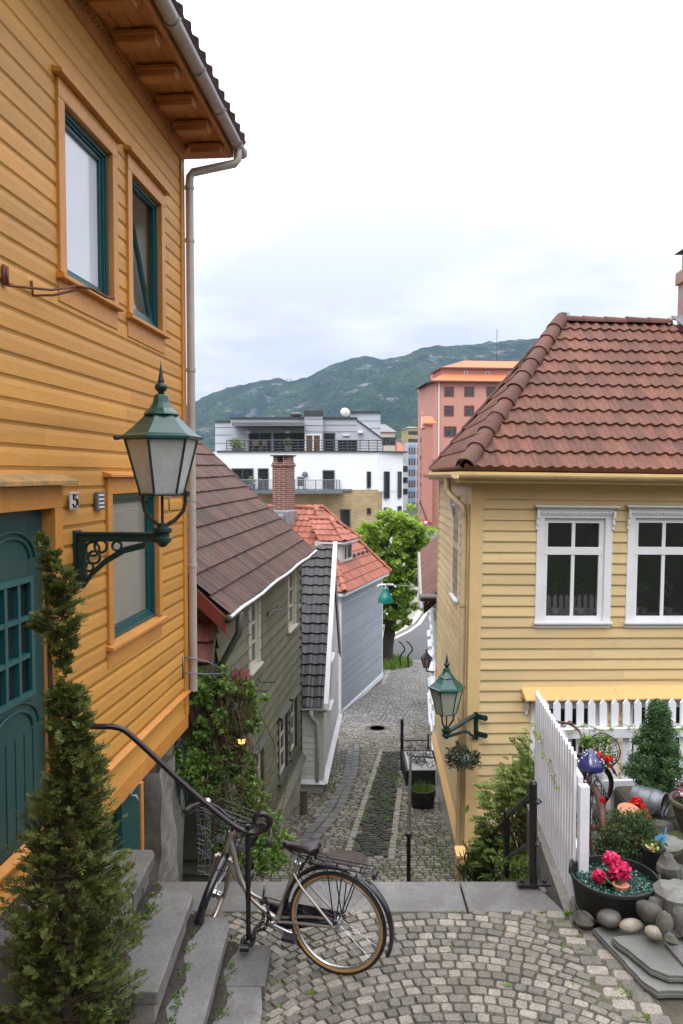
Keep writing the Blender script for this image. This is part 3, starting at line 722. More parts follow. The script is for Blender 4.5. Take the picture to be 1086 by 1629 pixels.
# ---------------------------------------------------------------- hexagonal wall lantern
def lantern(label,base,armdir,L,scale=1.0,ph=0,fall=0,mg=None,plate='bracket'):
    """base = fixing point on the wall; armdir horizontal unit vector"""
    t=thing('street_lamp',label,'street lamp',base,0,'green hexagonal wall lanterns')
    A=V(armdir).normalized(); Z=V((0,0,1)); S=Z.cross(A); B=V(base)
    P=lambda a,s,z: B+A*a+S*s+Z*z
    s=scale; L0=L
    class AF: 
        p=staticmethod(lambda a,w,z:P(a,w,z))
    br=MB()
    tip=lambda a,z: P(a,0,z+fall*(1-a/L))
    # main bar
    P0=P(0.0,0,-fall); 
    def bar(a0,a1,s0,s1,zlo,zhi):
        vs=[P(a0,s0,zlo-fall*(1-a0/L)),P(a1,s0,zlo-fall*(1-a1/L)),P(a1,s1,zlo-fall*(1-a1/L)),P(a0,s1,zlo-fall*(1-a0/L)),P(a0,s0,zhi-fall*(1-a0/L)),P(a1,s0,zhi-fall*(1-a1/L)),P(a1,s1,zhi-fall*(1-a1/L)),P(a0,s1,zhi-fall*(1-a0/L))]
        br.add(vs,[(0,3,2,1),(4,5,6,7),(0,1,5,4),(1,2,6,5),(2,3,7,6),(3,0,4,7)])
    if plate=='bracket':
        bar(-.02,L,-.022,.022,-.05,-.0); bar(-.02,L+.03,-.035,.035,.0,.018)
        bar(0,.055,-.03,.03,-.36,-.051); bar(-.02,.0,-.06,.06,-.40,.03)
        pts=[(.03,-.36),(.10,-.27),(.20,-.18),(.34,-.10),(.50,-.06)]
        for (a,b),(c,d) in zip(pts,pts[1:]):
            br.prism([P(a,-.018,b-.035),P(a,-.018,b+.012),P(c,-.018,d+.012),P(c,-.018,d-.035)],S*.036)
        for (ca,cz,r) in ((.105,-.105,.050),(.165,-.085,.046),(.115,-.165,.044),(.285,-.082,.034),(.078,-.235,.030)):
            ring_=[P(ca+math.cos(k*PI/8)*r,0,cz+math.sin(k*PI/8)*r) for k in range(17)]; br.tube(ring_,.011,6)
    else:
        bar(0,L+.03,-.02,.02,-.03,.0); bar(0,L+.03,-.03,.03,.0,.012)
        pts=[(.0,-.26),(.08,-.22),(.16,-.15),(.25,-.10),(L,-.05)]
        for (a,b),(c,d) in zip(pts,pts[1:]):
            br.prism([P(a,-.015,b-.03-fall*(1-a/L)*.3),P(a,-.015,b+.01-fall*(1-a/L)*.3),P(c,-.015,d+.01),P(c,-.015,d-.03)],S*.03)
        bar(-.005,.03,-.03,.03,-.36,.03)
        for zz in (-.03,-.28):
            c_=P(0,0,zz-fall); br.box((-.01,-.0,zz-fall-.035),(.022,.14,zz-fall+.035),.5,AF); br.lathe([(.0,-.006),(.042,-.006),(.042,.02),(0,.02)],P(0,.14,zz-fall),12,axis=M.Rotation(PI/2,4,'Y') if abs(A.x)>.7 else M.Rotation(PI/2,4,'X'))
    br.lathe([(0,-.09),(.022,-.085),(.05,-.055),(.062,-.05),(.062,-.02),(.05,-.015),(.05,.012),(.068,.02),(.068,.05),(.04,.055),(.04,.085),(.0,.085)],P(L,0,0),16)
    br.build('wall_bracket',m_irongreen,t,bevel=.003)
    C=P(L,0,.085)
    hz=.21*s
    fk=MB(); r_b=.155*s; r_t=.262*s; H=.40*s
    for sg in (1,-1):
        D=(A*sg+S*.28).normalized() if plate=='bracket' else (A*sg+S*.2).normalized()
        fk.tube([C+D*.02-Z*.02,C+D*(.09*s)+Z*.02,C+D*(.150*s)+Z*(.085*s),C+D*(.165*s)+Z*(.15*s),C+D*(.165*s)+Z*hz],[.015*s,.015*s,.014*s,.013*s,.016*s],8)
        fk.lathe([(0,-.02),(.022*s,-.015),(.022*s,.02),(.012*s,.03),(.0,.032)],C+D*(.178*s)+Z*hz,10)
    fk.tube([C,C+Z*hz],.011*s,8)
    fk.build('fork',mat('fork_iron',(.03,.018,.02),.4,.2),t,smooth='auto')
    hx=MB(); zb_=C.z+hz; c0=V((C.x,C.y,0))
    ang=[ph+k*PI/3 for k in range(6)]
    bp=[c0+V((math.cos(a)*r_b,math.sin(a)*r_b,zb_)) for a in ang]; tp_=[c0+V((math.cos(a)*r_t,math.sin(a)*r_t,zb_+H)) for a in ang]
    for i in range(6):
        j=(i+1)%6; hx.tube([bp[i],tp_[i]],.009*s,4); hx.tube([bp[i],bp[j]],.011*s,6); hx.tube([tp_[i],tp_[j]],.012*s,6)
    hx.poly([p-V((0,0,.006)) for p in bp])
    cg=hx.build('cage',m_irongreen,t)
    for i in range(6):
        j=(i+1)%6; g=MB(); k=.985
        f_=lambda p:V(((p.x-C.x)*k+C.x,(p.y-C.y)*k+C.y,p.z))
        g.add([f_(bp[i]),f_(bp[j]),f_(tp_[j]),f_(tp_[i])],[(0,1,2,3)]); g.build('pane',mg or m_lampglass,t)
    rf=MB(); zt_=zb_+H; prof=[(.262,-.0),(.300,-.004),(.300,.018),(.262,.036),(.19,.098),(.118,.172)]
    rf.lathe([(r*s,z*s) for r,z in prof],(C.x,C.y,zt_),6,ph=ph)
    rf.lathe([(r*s,z*s) for r,z in [(.120,.168),(.130,.176),(.118,.192),(.086,.222),(.062,.262),(.050,.31),(.046,.318),(.024,.325)]],(C.x,C.y,zt_),12,ph=ph)
    rf.build('roof',m_lampgreen,t,smooth=False,bevel=.002)
    fn=MB(); fn.lathe([(r*s,z*s) for r,z in [(.024,.322),(.022,.338),(.040,.352),(.048,.372),(.042,.392),(.020,.402),(.026,.412),(.020,.43),(.012,.48),(.002,.56),(.0,.561)]],(C.x,C.y,zt_),12)
    fn.build('finial',m_irongreen,t,smooth=True)
    ear=MB(); D=-S if plate=='bracket' else -A
    ear.lathe([(0,-.05),(.014,-.05),(.02,-.03),(.014,0),(.014,.045),(.0,.045)],V((C.x,C.y,zt_+.012))-A*(.305*s)+S*(-.0),8,axis=M.Rotation(PI/2,4,'Y'))
    ear.build('catch',m_irongreen,t)
    return t
bz=wl(118,850)
base=LW.p(bz[0],.03,bz[1])
lamp1=lantern('large green hexagonal lantern on the ochre wall beside the teal door',tuple(base),LW.n,.62,.98,ph=.38)
# ---------------------------------------------------------------- ground
GZ=-3.32
def gz(y):
    if y<4.0: return GZ+(4.0-y)*.42 if y>-30 else GZ+14.3
    if y<6.5: return GZ
    if y<11.0: return GZ-(y-6.5)*(5.825+GZ)/4.5
    if y<26: return -5.825-.15*(y-11)
    if y<38: return -8.075-.06*(y-26)
    return -8.795-min(1.2,.004*(y-38))
def G(px,py,y0=11.0,y1=400):
    d=ray(px,py); a,b=y0,y1
    for _ in range(60):
        m=(a+b)/2
        if d.z/d.y*m>gz(m): a=m
        else: b=m
    return V((d.x/d.y*a,a,gz(a)))
ys=[-60,-30,-20,-10,-5,-2,0,2,3.3,4,5,6.2,6.5,7.5,8.5,9.5,10.5,11,12,14,16,18,20,22,24,26,29,32,35,38,45,60,90,140,250,500,900,1500,2600,5200]
xs=[-4000,-1500,-500,-150,-60,-30,-15,-8,-5,-3.5,-2,-1,0,1,2,3.5,5,8,15,30,60,150,500,1500,4000]
mb=MB(); vs=[]; 
for y in ys:
    for x in xs:
        z=gz(y)-.07
        if y<0: z+=abs(x)*.02
        vs.append((x,y,z))
n=len(xs); mb.add(vs,[(j*n+i,j*n+i+1,(j+1)*n+i+1,(j+1)*n+i) for j in range(len(ys)-1) for i in range(n-1)])
mb.build('ground',m_earth,tag=(None,None,None,'structure'))
def inside(p,poly):
    x,y=p; c=False; n=len(poly)
    for i in range(n):
        x1,y1=poly[i][:2]; x2,y2=poly[(i+1)%n][:2]
        if (y1>y)!=(y2>y) and x<(x2-x1)*(y-y1)/(y2-y1)+x1: c=not c
    return c
def stone(mb,x,y,ang,l,w,zf,h=.012,rr=R,oct_=False,rnd=None,til=.004):
    ca,sa=math.cos(ang),math.sin(ang); vs=[]
    def T(a,b): return (x+a*ca-b*sa, y+a*sa+b*ca)
    k=min(l,w)*.15
    if oct_: base=[(-l/2+k,-w/2),(l/2-k,-w/2),(l/2,-w/2+k),(l/2,w/2-k),(l/2-k,w/2),(-l/2+k,w/2),(-l/2,w/2-k),(-l/2,-w/2+k)]
    else: base=[(-l/2,-w/2),(l/2,-w/2),(l/2,w/2),(-l/2,w/2)]
    base=[(a+rr.uniform(-1,1)*l*.045,b+rr.uniform(-1,1)*w*.05) for a,b in base]
    ta,tb=rr.uniform(-til,til)/l,rr.uniform(-til,til)/w; m=len(base)
    hh=h+rr.uniform(-.004,.004)
    for (s,dz) in ((1.0,-.02),(.975,-.001),(.88,hh)) if oct_ else ((1.0,-.02),(.86,hh)):
        for a,b in base:
            X,Y=T(a*s,b*s); vs.append((X,Y,zf(Y)+dz+(a*ta+b*tb)))
    nr=len(vs)//m; fs=[tuple(range((nr-1)*m,nr*m))]
    for q in range(nr-1):
        for i in range(m): fs.append((q*m+i,q*m+(i+1)%m,(q+1)*m+(i+1)%m,(q+1)*m+i))
    mb.add(vs,fs,rnd if rnd is not None else rr.random())
def setts(poly,ang,l,w,excl=(),gap=.014,mb=None,seed=5,zf=gz,h=.012,rv=None,oct_=False,stag=True,wave=0):
    mb=mb or MB(); rr=random.Random(seed); ca,sa=math.cos(ang),math.sin(ang)
    loc=[(p[0]*ca+p[1]*sa,-p[0]*sa+p[1]*ca) for p in poly]
    a0,a1=min(p[0] for p in loc),max(p[0] for p in loc); b0,b1=min(p[1] for p in loc),max(p[1] for p in loc)
    b=b0
    while b<b1:
        ww=w*rr.uniform(.85,1.15); a=a0-rr.random()*l
        while a<a1:
            ll=l*rr.uniform(.65,1.35); ac,bc=a+ll/2,b+ww/2
            bc2=bc+wave*math.sin(ac*.9)
            x,y=ac*ca-bc2*sa,ac*sa+bc2*ca
            if inside((x,y),poly) and not any(inside((x,y),e) for e in excl):
                stone(mb,x,y,ang,ll-gap,ww-gap,zf,h,rr,oct_,rv(x,y,rr) if rv else None)
            a+=ll
        b+=ww
    return mb
def sheet(name,poly,m,dz,zf=gz,ny=40):
    """a sheet laid on the ground profile inside a polygon of world x,y"""
    y0=min(p[1] for p in poly); y1=max(p[1] for p in poly); mb=MB()
    ysl=sorted({y0+(y1-y0)*i/ny for i in range(ny+1)}|{p[1] for p in poly}|{y for y in (11,26,38) if y0<y<y1})
    for a,b in zip(ysl,ysl[1:]):
        if b-a<1e-5: continue
        ra=prange([tuple(p[:2]) for p in poly],a+1e-6); rb=prange([tuple(p[:2]) for p in poly],b-1e-6)
        if not ra or not rb: continue
        mb.add([(ra[0],a,zf(a)+dz),(ra[1],a,zf(a)+dz),(rb[1],b,zf(b)+dz),(rb[0],b,zf(b)+dz)],[(0,1,2,3)])
    return mb.build(name,m,tag=(None,None,None,'structure'))
# --- upper landing: fan pattern of granite setts
flat=lambda y:GZ
land=[(-1.9,3.2),(2.6,3.2),(2.08,4.8),(1.80,5.6),(1.68,6.05),(-1.9,6.05)]
mb=MB(); mb.poly([(x,y,GZ-.002) for x,y in land]); mb.build('landing_soil',m_soil,tag=(None,None,None,'structure'))
mb=MB(); rr=random.Random(11)
W=2.3; x0=-.45; rowh=.088; Rf=1.50
def arc(x):
    k=((x-x0)/W)%1-.5
    return math.sqrt(Rf*Rf-(k*W)**2)-Rf*.65
for row in range(-12,40):
    yb=3.0+row*rowh
    x=-1.9+rr.random()*.1
    while x<2.7:
        ll=rr.uniform(.078,.122)
        k=((x-x0)/W)%1-.5; sl=math.cos(math.atan2(k*W,Rf))
        st=ll*max(.6,sl); xc=x+st/2; y=yb+arc(xc)
        k=((xc-x0)/W)%1-.5; an=-math.asin(max(-1,min(1,k*W/Rf)))
        if inside((xc,y),land) and not (xc>1.62 and False):
            # keep out of the edging row on the right
            e=1.68+(6.05-y)*.14 if y<6.05 else 9
            if xc<e-.16: stone(mb,xc,y,an,ll/max(.7,math.cos(an))*max(.6,sl)-.007,rowh*rr.uniform(.9,1.0)*max(.72,math.cos(an))-.004,flat,.014,rr,True,rr.random()**1.5)
        x+=st
for i in range(26):   # edging row
    y=6.0-i*.115; xx=1.68+(6.05-y)*.145-.075
    stone(mb,xx,y,-.14,.15,.10,flat,.016,rr,True)
    stone(mb,xx+.16+.0*i,y-.03,-.14,.13,.11,flat,.004,rr,True)
mb.build('sett_paving',m_sett,tag=(None,None,None,'structure'))
# moss tufts in the joints
mb=MB(); rr=random.Random(4)
for k in range(46):
    x=rr.choice([rr.uniform(-.5,-.35),rr.uniform(-1.0,1.6),rr.uniform(1.5,1.9)]); y=rr.uniform(4.2,6.0) if x>-.3 else rr.uniform(4.3,5.3)
    if rr.random()<.5: y=6.03
    if rr.random()<.4: x=1.62+(6.05-y)*.145+rr.uniform(-.03,.1)
    leaves(mb,(x,y,GZ+.012),(rr.uniform(.02,.07),rr.uniform(.01,.04),.014),int(rr.uniform(10,40)),.022,.5,.3,shell=.2,seed=k)
mb.build('joint_moss',m_grassy,tag=(None,None,None,'stuff'))
# --- kerb slabs at the head of the stairs
kx=[-1.62,-.62,.96,1.70]
for a,b in zip(kx,kx[1:]):
    mb=MB(); 
    vs=[(a+.006,6.06,GZ-.12),(b-.006 ,6.06,GZ-.12),(b-.006-(.13 if b>1.6 else 0),6.52,GZ-.12),(a+.006,6.52,GZ-.12)]
    mb.prism(vs,(0,0,.128),R.random()); o=mb.build('kerb_slab',m_slate,bevel=.012)
    props(o,'grey slate slab %s at the head of the stairs'%({-1.62:'behind the front wheel of the silver bicycle,',-.62:'reaching behind the bicycle saddle and rear wheel',.96:'carrying the black railing post'}[a]),'slab','slate slabs heading the stairs')
# --- stair flight going down (hidden behind the slabs from the camera)
mb=MB(); ns=15
for i in range(ns):
    y0=6.53+i*.30; zt_=GZ-.172*(i+1)
    mb.box((-1.3,y0,zt_-.4),(1.72,y0+.335,zt_),R.random())
mb.build('stairs',m_slate,tag=(None,None,None,'structure'))
# --- alley
alley=[(-2.1,10.9),(2.2,10.9),(2.35,18),(3.1,26),(-1.2,26),(-1.4,20)]
sheet('alley_bed',alley,m_soil,-.012)
g2=lambda px,py:tuple(G(px,py)[:2])
strip=[g2(559,1363),g2(615,1363),g2(630,1252),g2(640,1196),g2(611,1196)]
def ribbon(pts,w):
    pts=[V((*p,0)) for p in pts]; l=[];r=[]
    for i,p in enumerate(pts):
        t=(pts[min(i+1,len(pts)-1)]-pts[max(i-1,0)]).normalized(); n=V((t.y,-t.x,0))
        l.append(p-n*w/2); r.append(p+n*w/2)
    return [tuple(p[:2]) for p in l+r[::-1]]
def along(mb,pts,l,w,rnd=None,seed=3,h=.014):
    rr=random.Random(seed)
    for a,b in zip(pts,pts[1:]):
        a=V((*a,0));b=V((*b,0)); L_=(b-a).length; n=max(1,round(L_/l)); t=(b-a).normalized(); an=math.atan2(t.y,t.x)
        for i in range(n):
            p=a+t*(L_*(i+.5)/n); stone(mb,p.x,p.y,an,L_/n-.012,w-.01,gz,h,rr)
lineL=[g2(549,1368),g2(606,1194)]; lineR=[g2(622,1368),g2(636,1255)]
dr1=[g2(470,1372),g2(484,1335),g2(524,1286),g2(551,1236),g2(557,1190)]; dr2=[g2(486,1378),g2(501,1335),g2(540,1286),g2(563,1230),g2(567,1188)]
ex=[strip,ribbon(lineL,.14),ribbon(lineR,.14),ribbon(dr1,.2),ribbon(dr2,.2)]
mb=setts(alley,.02,.135,.115,ex,seed=21,wave=.05); mb.build('alley_setts',m_sett2,tag=(None,None,None,'structure'))
mb=setts(strip,.0,.21,.115,(),seed=22,gap=.022,h=.016); mb.build('setts_ramp',m_settd,tag=(None,None,None,'structure'))
mb=MB(); along(mb,lineL,.2,.13); along(mb,lineR,.2,.13); mb.build('pale_sett_lines',m_settl,tag=(None,None,None,'structure'))
mb=MB(); along(mb,dr1,.36,.19); along(mb,dr2,.36,.19); mb.build('drain_slabs',m_slateg,tag=(None,None,None,'structure'))
c0=G(545,1371); mb=MB(); mb.lathe([(.0,-.02),(.40,-.02),(.40,.012),(.36,.016),(.34,.008),(0,.008)],(c0.x,c0.y,c0.z+.012),28,sy=.9)
for i in range(-5,6):
    hw=math.sqrt(max(.01,.32**2-(i*.06)**2)); mb.box((c0.x-hw,c0.y+i*.058-.018,c0.z+.018-i*.0087),(c0.x+hw,c0.y+i*.058+.018,c0.z+.028-i*.0087))
props(mb.build('manhole_cover',m_ironp),'oval iron grating in the setts behind the rear rack of the silver bicycle','manhole cover')
# --- lower square
plaza=[(-4,26),(3.2,26),(4.3,38.2),(-4,38.2)]
sheet('plaza_bed',[(-6,25.9),(5,25.9),(6,38.4),(-6,38.4)],m_soilp,-.012)
cc=G(600,1161); cr=.95
circ=[(cc.x+cr*math.cos(k*.2618),cc.y+cr*1.25*math.sin(k*.2618)) for k in range(24)]
mb=setts(plaza,-.42,.17,.13,(),seed=31,gap=.02); 
low=mb; mb.build('plaza_setts',m_settp,tag=(None,None,None,'structure'))

mb=MB(); rr=random.Random(6)
for ring_i in range(8):
    r=.34+ring_i*.105; n=int(2*PI*r/.15)
    for k in range(n):
        a=2*PI*(k+.5*(ring_i%2))/n; stone(mb,cc.x+r*math.cos(a),cc.y+1.2*r*math.sin(a),a+PI/2,.13,.09,gz,.024,rr)
mb.build('sett_circle',mat('ring_setts',(.36,.34,.29),.75,.2,6,60,.2,rnd=.5),tag=(None,None,None,'structure'))
mb=MB(); mb.lathe([(0,-.02),(.36,-.02),(.36,.02),(.33,.03),(0,.03)],(cc.x,cc.y,cc.z+.02),24,sy=1.15)
for k in range(5): mb.lathe([(.05+k*.055,.0),(.065+k*.055,.0),(.065+k*.055,.006),(.05+k*.055,.006)],(cc.x,cc.y,cc.z+.0505),20)
props(mb.build('manhole_cover',m_ironp),'round iron manhole cover in the middle of the ring of pale setts','manhole cover')
# road, pavement, kerb beyond the tree
road=[(-14,38.3),(16,38.3),(16,140),(-14,140)]
sheet('road',road,m_asphalt,.004,ny=20)
pl=[(-10,G(600,1027).y)]; 
edge=[(540,1035),(575,1031),(600,1024),(625,1013),(645,1003),(660,992),(670,978),(674,962),(675,945),(674,925),(670,905),(664,885)]
E_=[G(*p) for p in edge]
def slab(name,pts,dz,m,th=.12):
    mb=MB(); mb.prism([(p.x,p.y,p.z+dz-th) for p in pts],(0,0,th)); return mb.build(name,m,tag=(None,None,None,'structure'))
cen=G(600,960)
outer=E_+[V((E_[-1].x-3,E_[-1].y+10,E_[-1].z)),V((-14,E_[-1].y+10,E_[-1].z)),V((-14,E_[0].y,E_[0].z))]
slab('pavement',outer,.12,m_sidewalk,.2)
def band(name,P,off0,off1,dz,m):
    mb=MB(); L_=[]
    for i,p in enumerate(P):
        t=(P[min(i+1,len(P)-1)]-P[max(i-1,0)]); t.z=0; t.normalize(); nn=V((-t.y,t.x,0)); L_.append((p+nn*off0,p+nn*off1))
    for (a,b),(c,d) in zip(L_,L_[1:]):
        mb.add([a+V((0,0,dz)),c+V((0,0,dz)),d+V((0,0,dz)),b+V((0,0,dz))],[(0,1,2,3)]); mb.add([a+V((0,0,dz)),a-V((0,0,.1)),c-V((0,0,.1)),c+V((0,0,dz))],[(0,1,2,3)])
    mb.build(name,m,tag=(None,None,None,'structure'))
band('kerb',E_,-.03,.28,.135,m_kerb)
band('paved_border',E_,.75,1.5,.130,mat('brown_paving',(.16,.145,.11),.9,.15,.5,10,.2))
band('gutter_line',E_,-.35,-.12,.012,m_kerb)
a=G(650,1053);mb=MB(); 
for k in range(70): stone(mb,-1.5+k*.12,38.25,.0,.105,.3,gz,.015,R)
mb.build('sett_line',m_settl,tag=(None,None,None,'structure'))
mb=MB(); P=[g2(608,1090),g2(617,1068),g2(624,1055)]; along(mb,P,.25,.18); mb.build('edging_line',m_settl,tag=(None,None,None,'structure'))
# grass verges along the alley
mb=MB(); rr=random.Random(8)
spots=[(628,1240,.25,.8,260),(620,1275,.12,.5,120),(616,1300,.1,.4,60),(595,1255,.05,.8,80),(583,1300,.05,.7,60),(690,1345,.25,.7,220),(700,1370,.2,.5,120),(640,1392,.3,.2,60),(608,1385,.25,.25,60),(530,1255,.08,.5,60),(545,1215,.25,.5,80),(655,1300,.2,.4,50),(715,1385,.2,.2,80),(470,1390,.2,.2,60)]
for (px,py,rx,ry,n) in spots:
    g=G(px,py)
    for _ in range(n):
        x=g.x+rr.gauss(0,rx*.6); y=g.y+rr.gauss(0,ry*.6); z=gz(y); h=rr.uniform(.015,.07); a=rr.uniform(0,6.28); w=.012
        dx,dy=math.cos(a)*w,math.sin(a)*w; lx,ly=rr.gauss(0,.02),rr.gauss(0,.02)
        mb.add([(x-dx,y-dy,z),(x+dx,y+dy,z),(x+lx,y+ly,z+h)],[(0,1,2)],rr.random())
mb.build('alley_grass',m_grassy,tag=(None,None,None,'stuff'))
# ---------------------------------------------------------------- steps up to the teal door
st=thing('stone_steps','grey slate steps rising to the teal door, left of the silver bicycle','steps',(-1.2,4.6,GZ))
XR=[(-.47,5.38),(-.745,5.42),(-.985,5.46),(-1.27,5.52)]   # right edge and far end of each tread
tops=[GZ+.15,GZ+.32,GZ+.52,GZ+.74]
rr=random.Random(2)
def rough_slab(x0,x1,y0,y1,zt_,th,rr,dx=.03,ny=9,skew=.0):
    mb=MB(); L_=[];Rr=[]
    for i in range(ny+1):
        y=y0+(y1-y0)*i/ny; L_.append((x0+rr.uniform(-.003,.003)+skew*(y1-y),y)); Rr.append((x1+rr.uniform(-.004,.004)+skew*(y1-y)-(.03 if i==ny else 0),y+0))
    pts=L_+Rr[::-1]; mb.prism([(x,y,zt_-th) for x,y in pts],(0,0,th),rr.random()); return mb
for i,((xr,yf),zt_) in enumerate(zip(XR,tops)):
    xl=XR[i+1][0]-.03 if i<3 else -2.1
    ybreaks=[yf,4.62 if i==0 else 4.3 if i==1 else 3.9,3.0]
    if i==0: ybreaks=[yf,4.93,3.0]
    if i==2: ybreaks=[yf,4.30]
    if i==3: ybreaks=[yf,4.92,4.36]
    for a,b in zip(ybreaks,ybreaks[1:]):
        rough_slab(xl-.0,xr,b+.006,a,zt_,.075,rr,skew=-.012).build('slab',m_slate,st,bevel=.008)
    mb=MB()
    y=3.0
    if i>1: y=4.40 if i==3 else 4.32
    while y<yf-.08:
        l=rr.uniform(.25,.5); e=min(yf-.06,y+l); x1=xr-.035-rr.random()*.02
        mb.box((xl,y,zt_-.40),(x1,e-.01,zt_-.077),rr.random()); y=e
    mb.build('riser',m_plaster,st)
mb=MB()
for i in range(3):     # soil and weeds at the foot of each riser
    xr,yf=XR[i+1]; zt_=tops[i]
    for k in range(26):
        y=rr.uniform(3.6,yf); leaves(mb,(xr+.012+rr.uniform(0,.05),y,zt_+.012),(.03,.05,.016),14,.02,.35,.3,shell=.2,seed=k+i*40)
props(mb.build('weeds',m_vine),None,None,None,'stuff')
mb=MB(); rs_=random.Random(77)
for i in range(3):
    xr,yf=XR[i+1]; zt_=tops[i]; L_=[]
    n=30; y0_=3.0 if i<2 else 4.3
    for k in range(n+1):
        y=y0_+(yf-.02-y0_)*k/n; x0_=xr-.06+.012*(yf-y); wdt=.085+.03*math.sin(k*.9+i)+rs_.uniform(-.012,.012); L_.append((x0_,y,wdt))
    for (a,y1,w1_),(b,y2,w2_) in zip(L_,L_[1:]):
        mb.add([(a,y1,zt_+.012),(a+w1_*.7,y1,zt_+.010+rs_.uniform(0,.004)),(a+w1_,y1,zt_+.0005),(b,y2,zt_+.012),(b+w2_*.7,y2,zt_+.010),(b+w2_,y2,zt_+.0005)],[(0,1,4,3),(1,2,5,4)])
mb.build('step_soil',mat('dark_loose_soil',(.040,.031,.022),.95,.4,10,60,.4,bump=.006,bscale=50),tag=(None,None,None,'structure'))
mb=MB(); mb.prism([(-2.3,3.0,GZ+.02),(-1.0,3.0,GZ+.02),(-1.0,4.33,GZ+.02),(-2.3,4.38,GZ+.02)],(0,0,.08)); mb.build('planting_bed',bpy.data.materials['dark_loose_soil'],tag=(None,None,None,'structure'))
# handrail with scroll
hr=thing('handrail','black iron handrail ending in a scroll, its post standing on the lowest slate step','handrail',tuple(at(395,1505,5.30)))
HP=pb=at(395,1504,5.30); pt=at(394,1312,5.30)
mb=MB(); mb.tube([pb,pb+V((0,0,.30)),pb+V((0,0,.34)),pb+V((0,0,.38)),pb+V((0,0,.42)),pt],[.016,.016,.021,.014,.020,.016],8)
mb.lathe([(.016,0),(.030,.0),(.034,.02),(.030,.035),(.016,.045)],pb,12); mb.build('post',m_iron,hr)
mb=MB(); 
pts=[at(88,1154,5.25),at(120,1155,5.25),at(160,1156,5.25),at(178,1156,5.26),at(196,1161,5.27),at(215,1176,5.28),at(240,1199,5.29),at(290,1246,5.30),at(340,1289,5.30),at(370,1312,5.30),at(388,1322,5.30),at(404,1325,5.30),at(420,1320,5.30),at(429,1311,5.29),at(428,1301,5.28),at(419,1295,5.27),at(408,1297,5.27),at(404,1305,5.27),at(409,1311,5.27),at(415,1309,5.27)]
sm=[]
for i in range(len(pts)-1):
    p0,p1,p2,p3=pts[max(i-1,0)],pts[i],pts[i+1],pts[min(i+2,len(pts)-1)]
    for k in range(4):
        t=k/4; sm.append(.5*((2*p1)+(p2-p0)*t+(2*p0-5*p1+4*p2-p3)*t*t+(3*p1-p0-3*p2+p3)*t**3))
sm.append(pts[-1])
mb.tube(sm,[.019]*len(sm[:-14])+[.019-.0006*k for k in range(14)],10); mb.build('rail',mat('handrail_iron',(.020,.010,.014),.28,.2,8,60,.2),hr,smooth=True)

# ---------------------------------------------------------------- cream house on the right
CXR=1.82
RF=Fr((CXR,11.5,0),(1,.073)); RS=Fr((CXR,11.5,0),(.036,1),flip=True)
def rf(px,py,w=0): return RF.hit(px,py,w)
def rs(px,py,w=0): return RS.hit(px,py,w)
rh=thing('timber_house','cream weatherboard house with white framed windows and russet pantiled hip roof','house',(CXR,11.5,-2.7))
ze=-.02; zb=-5.36; UW=7.5; DL=5.45
e=.1525
def rr4(x0,x1,y0,y1,f): a=f(x0,(y0+y1)/2)[0]; b=f(x1,(y0+y1)/2)[0]; return (a,b,f((x0+x1)/2,y1)[1],f((x0+x1)/2,y0)[1])
w1=rr4(861,958,822,986,rf); w2=rr4(1005,1102,820,984,rf)
w3=rr4(855,955,1118,1262,rf); w4=rr4(1000,1100,1114,1258,rf)
ws=rr4(719.5,731,806,950,rs)
mb=MB(); H=[w1,w2,w3,w4]
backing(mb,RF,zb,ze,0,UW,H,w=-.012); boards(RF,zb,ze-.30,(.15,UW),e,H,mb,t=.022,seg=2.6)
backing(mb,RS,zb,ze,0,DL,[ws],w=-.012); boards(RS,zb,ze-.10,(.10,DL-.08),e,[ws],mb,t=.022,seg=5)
for (a,b) in ((RS.p(DL,0,0),RF.p(UW,-5.5,0)),(RF.p(UW,-5.5,0),RF.p(UW,0,0))):
    mb.add([V((a.x,a.y,zb)),V((b.x,b.y,zb)),V((b.x,b.y,ze)),V((a.x,a.y,ze))],[(0,1,2,3)])
mb.build('wall',m_cream,rh)
mb=MB(); mb.box((-.026,-.02,zb),(.15,.030,ze-.03),.5,RF); mb.box((.0,-.0,zb),(.10,.028,ze-.03),.5,RS); mb.build('corner_board',m_creamtrim,rh,bevel=.004)
mb=MB(); mb.box((.15,0,ze-.32),(UW,.028,ze-.03),.5,RF); mb.build('frieze_board',m_creamtrim,rh)
mb=MB(); mb.box((DL-.08,-.0,zb),(DL+.02,.03,ze-.03),.5,RS); mb.build('corner_board',m_creamtrim,rh,bevel=.004)
# cornice box
mb=MB(); mb.box((-.30,0,ze-.03),(UW,.38,ze+.0),.5,RF); mb.box((-.30,.36,ze-.09),(UW,.39,ze+.06),.5,RF)
mb.box((0,0,ze-.032),(DL+.3,.22,ze-.001),.5,RS); mb.box((-.36,.20,ze-.09),(DL+.3,.225,ze+.06),.5,RS); mb.build('cornice',m_creamtrim,rh)
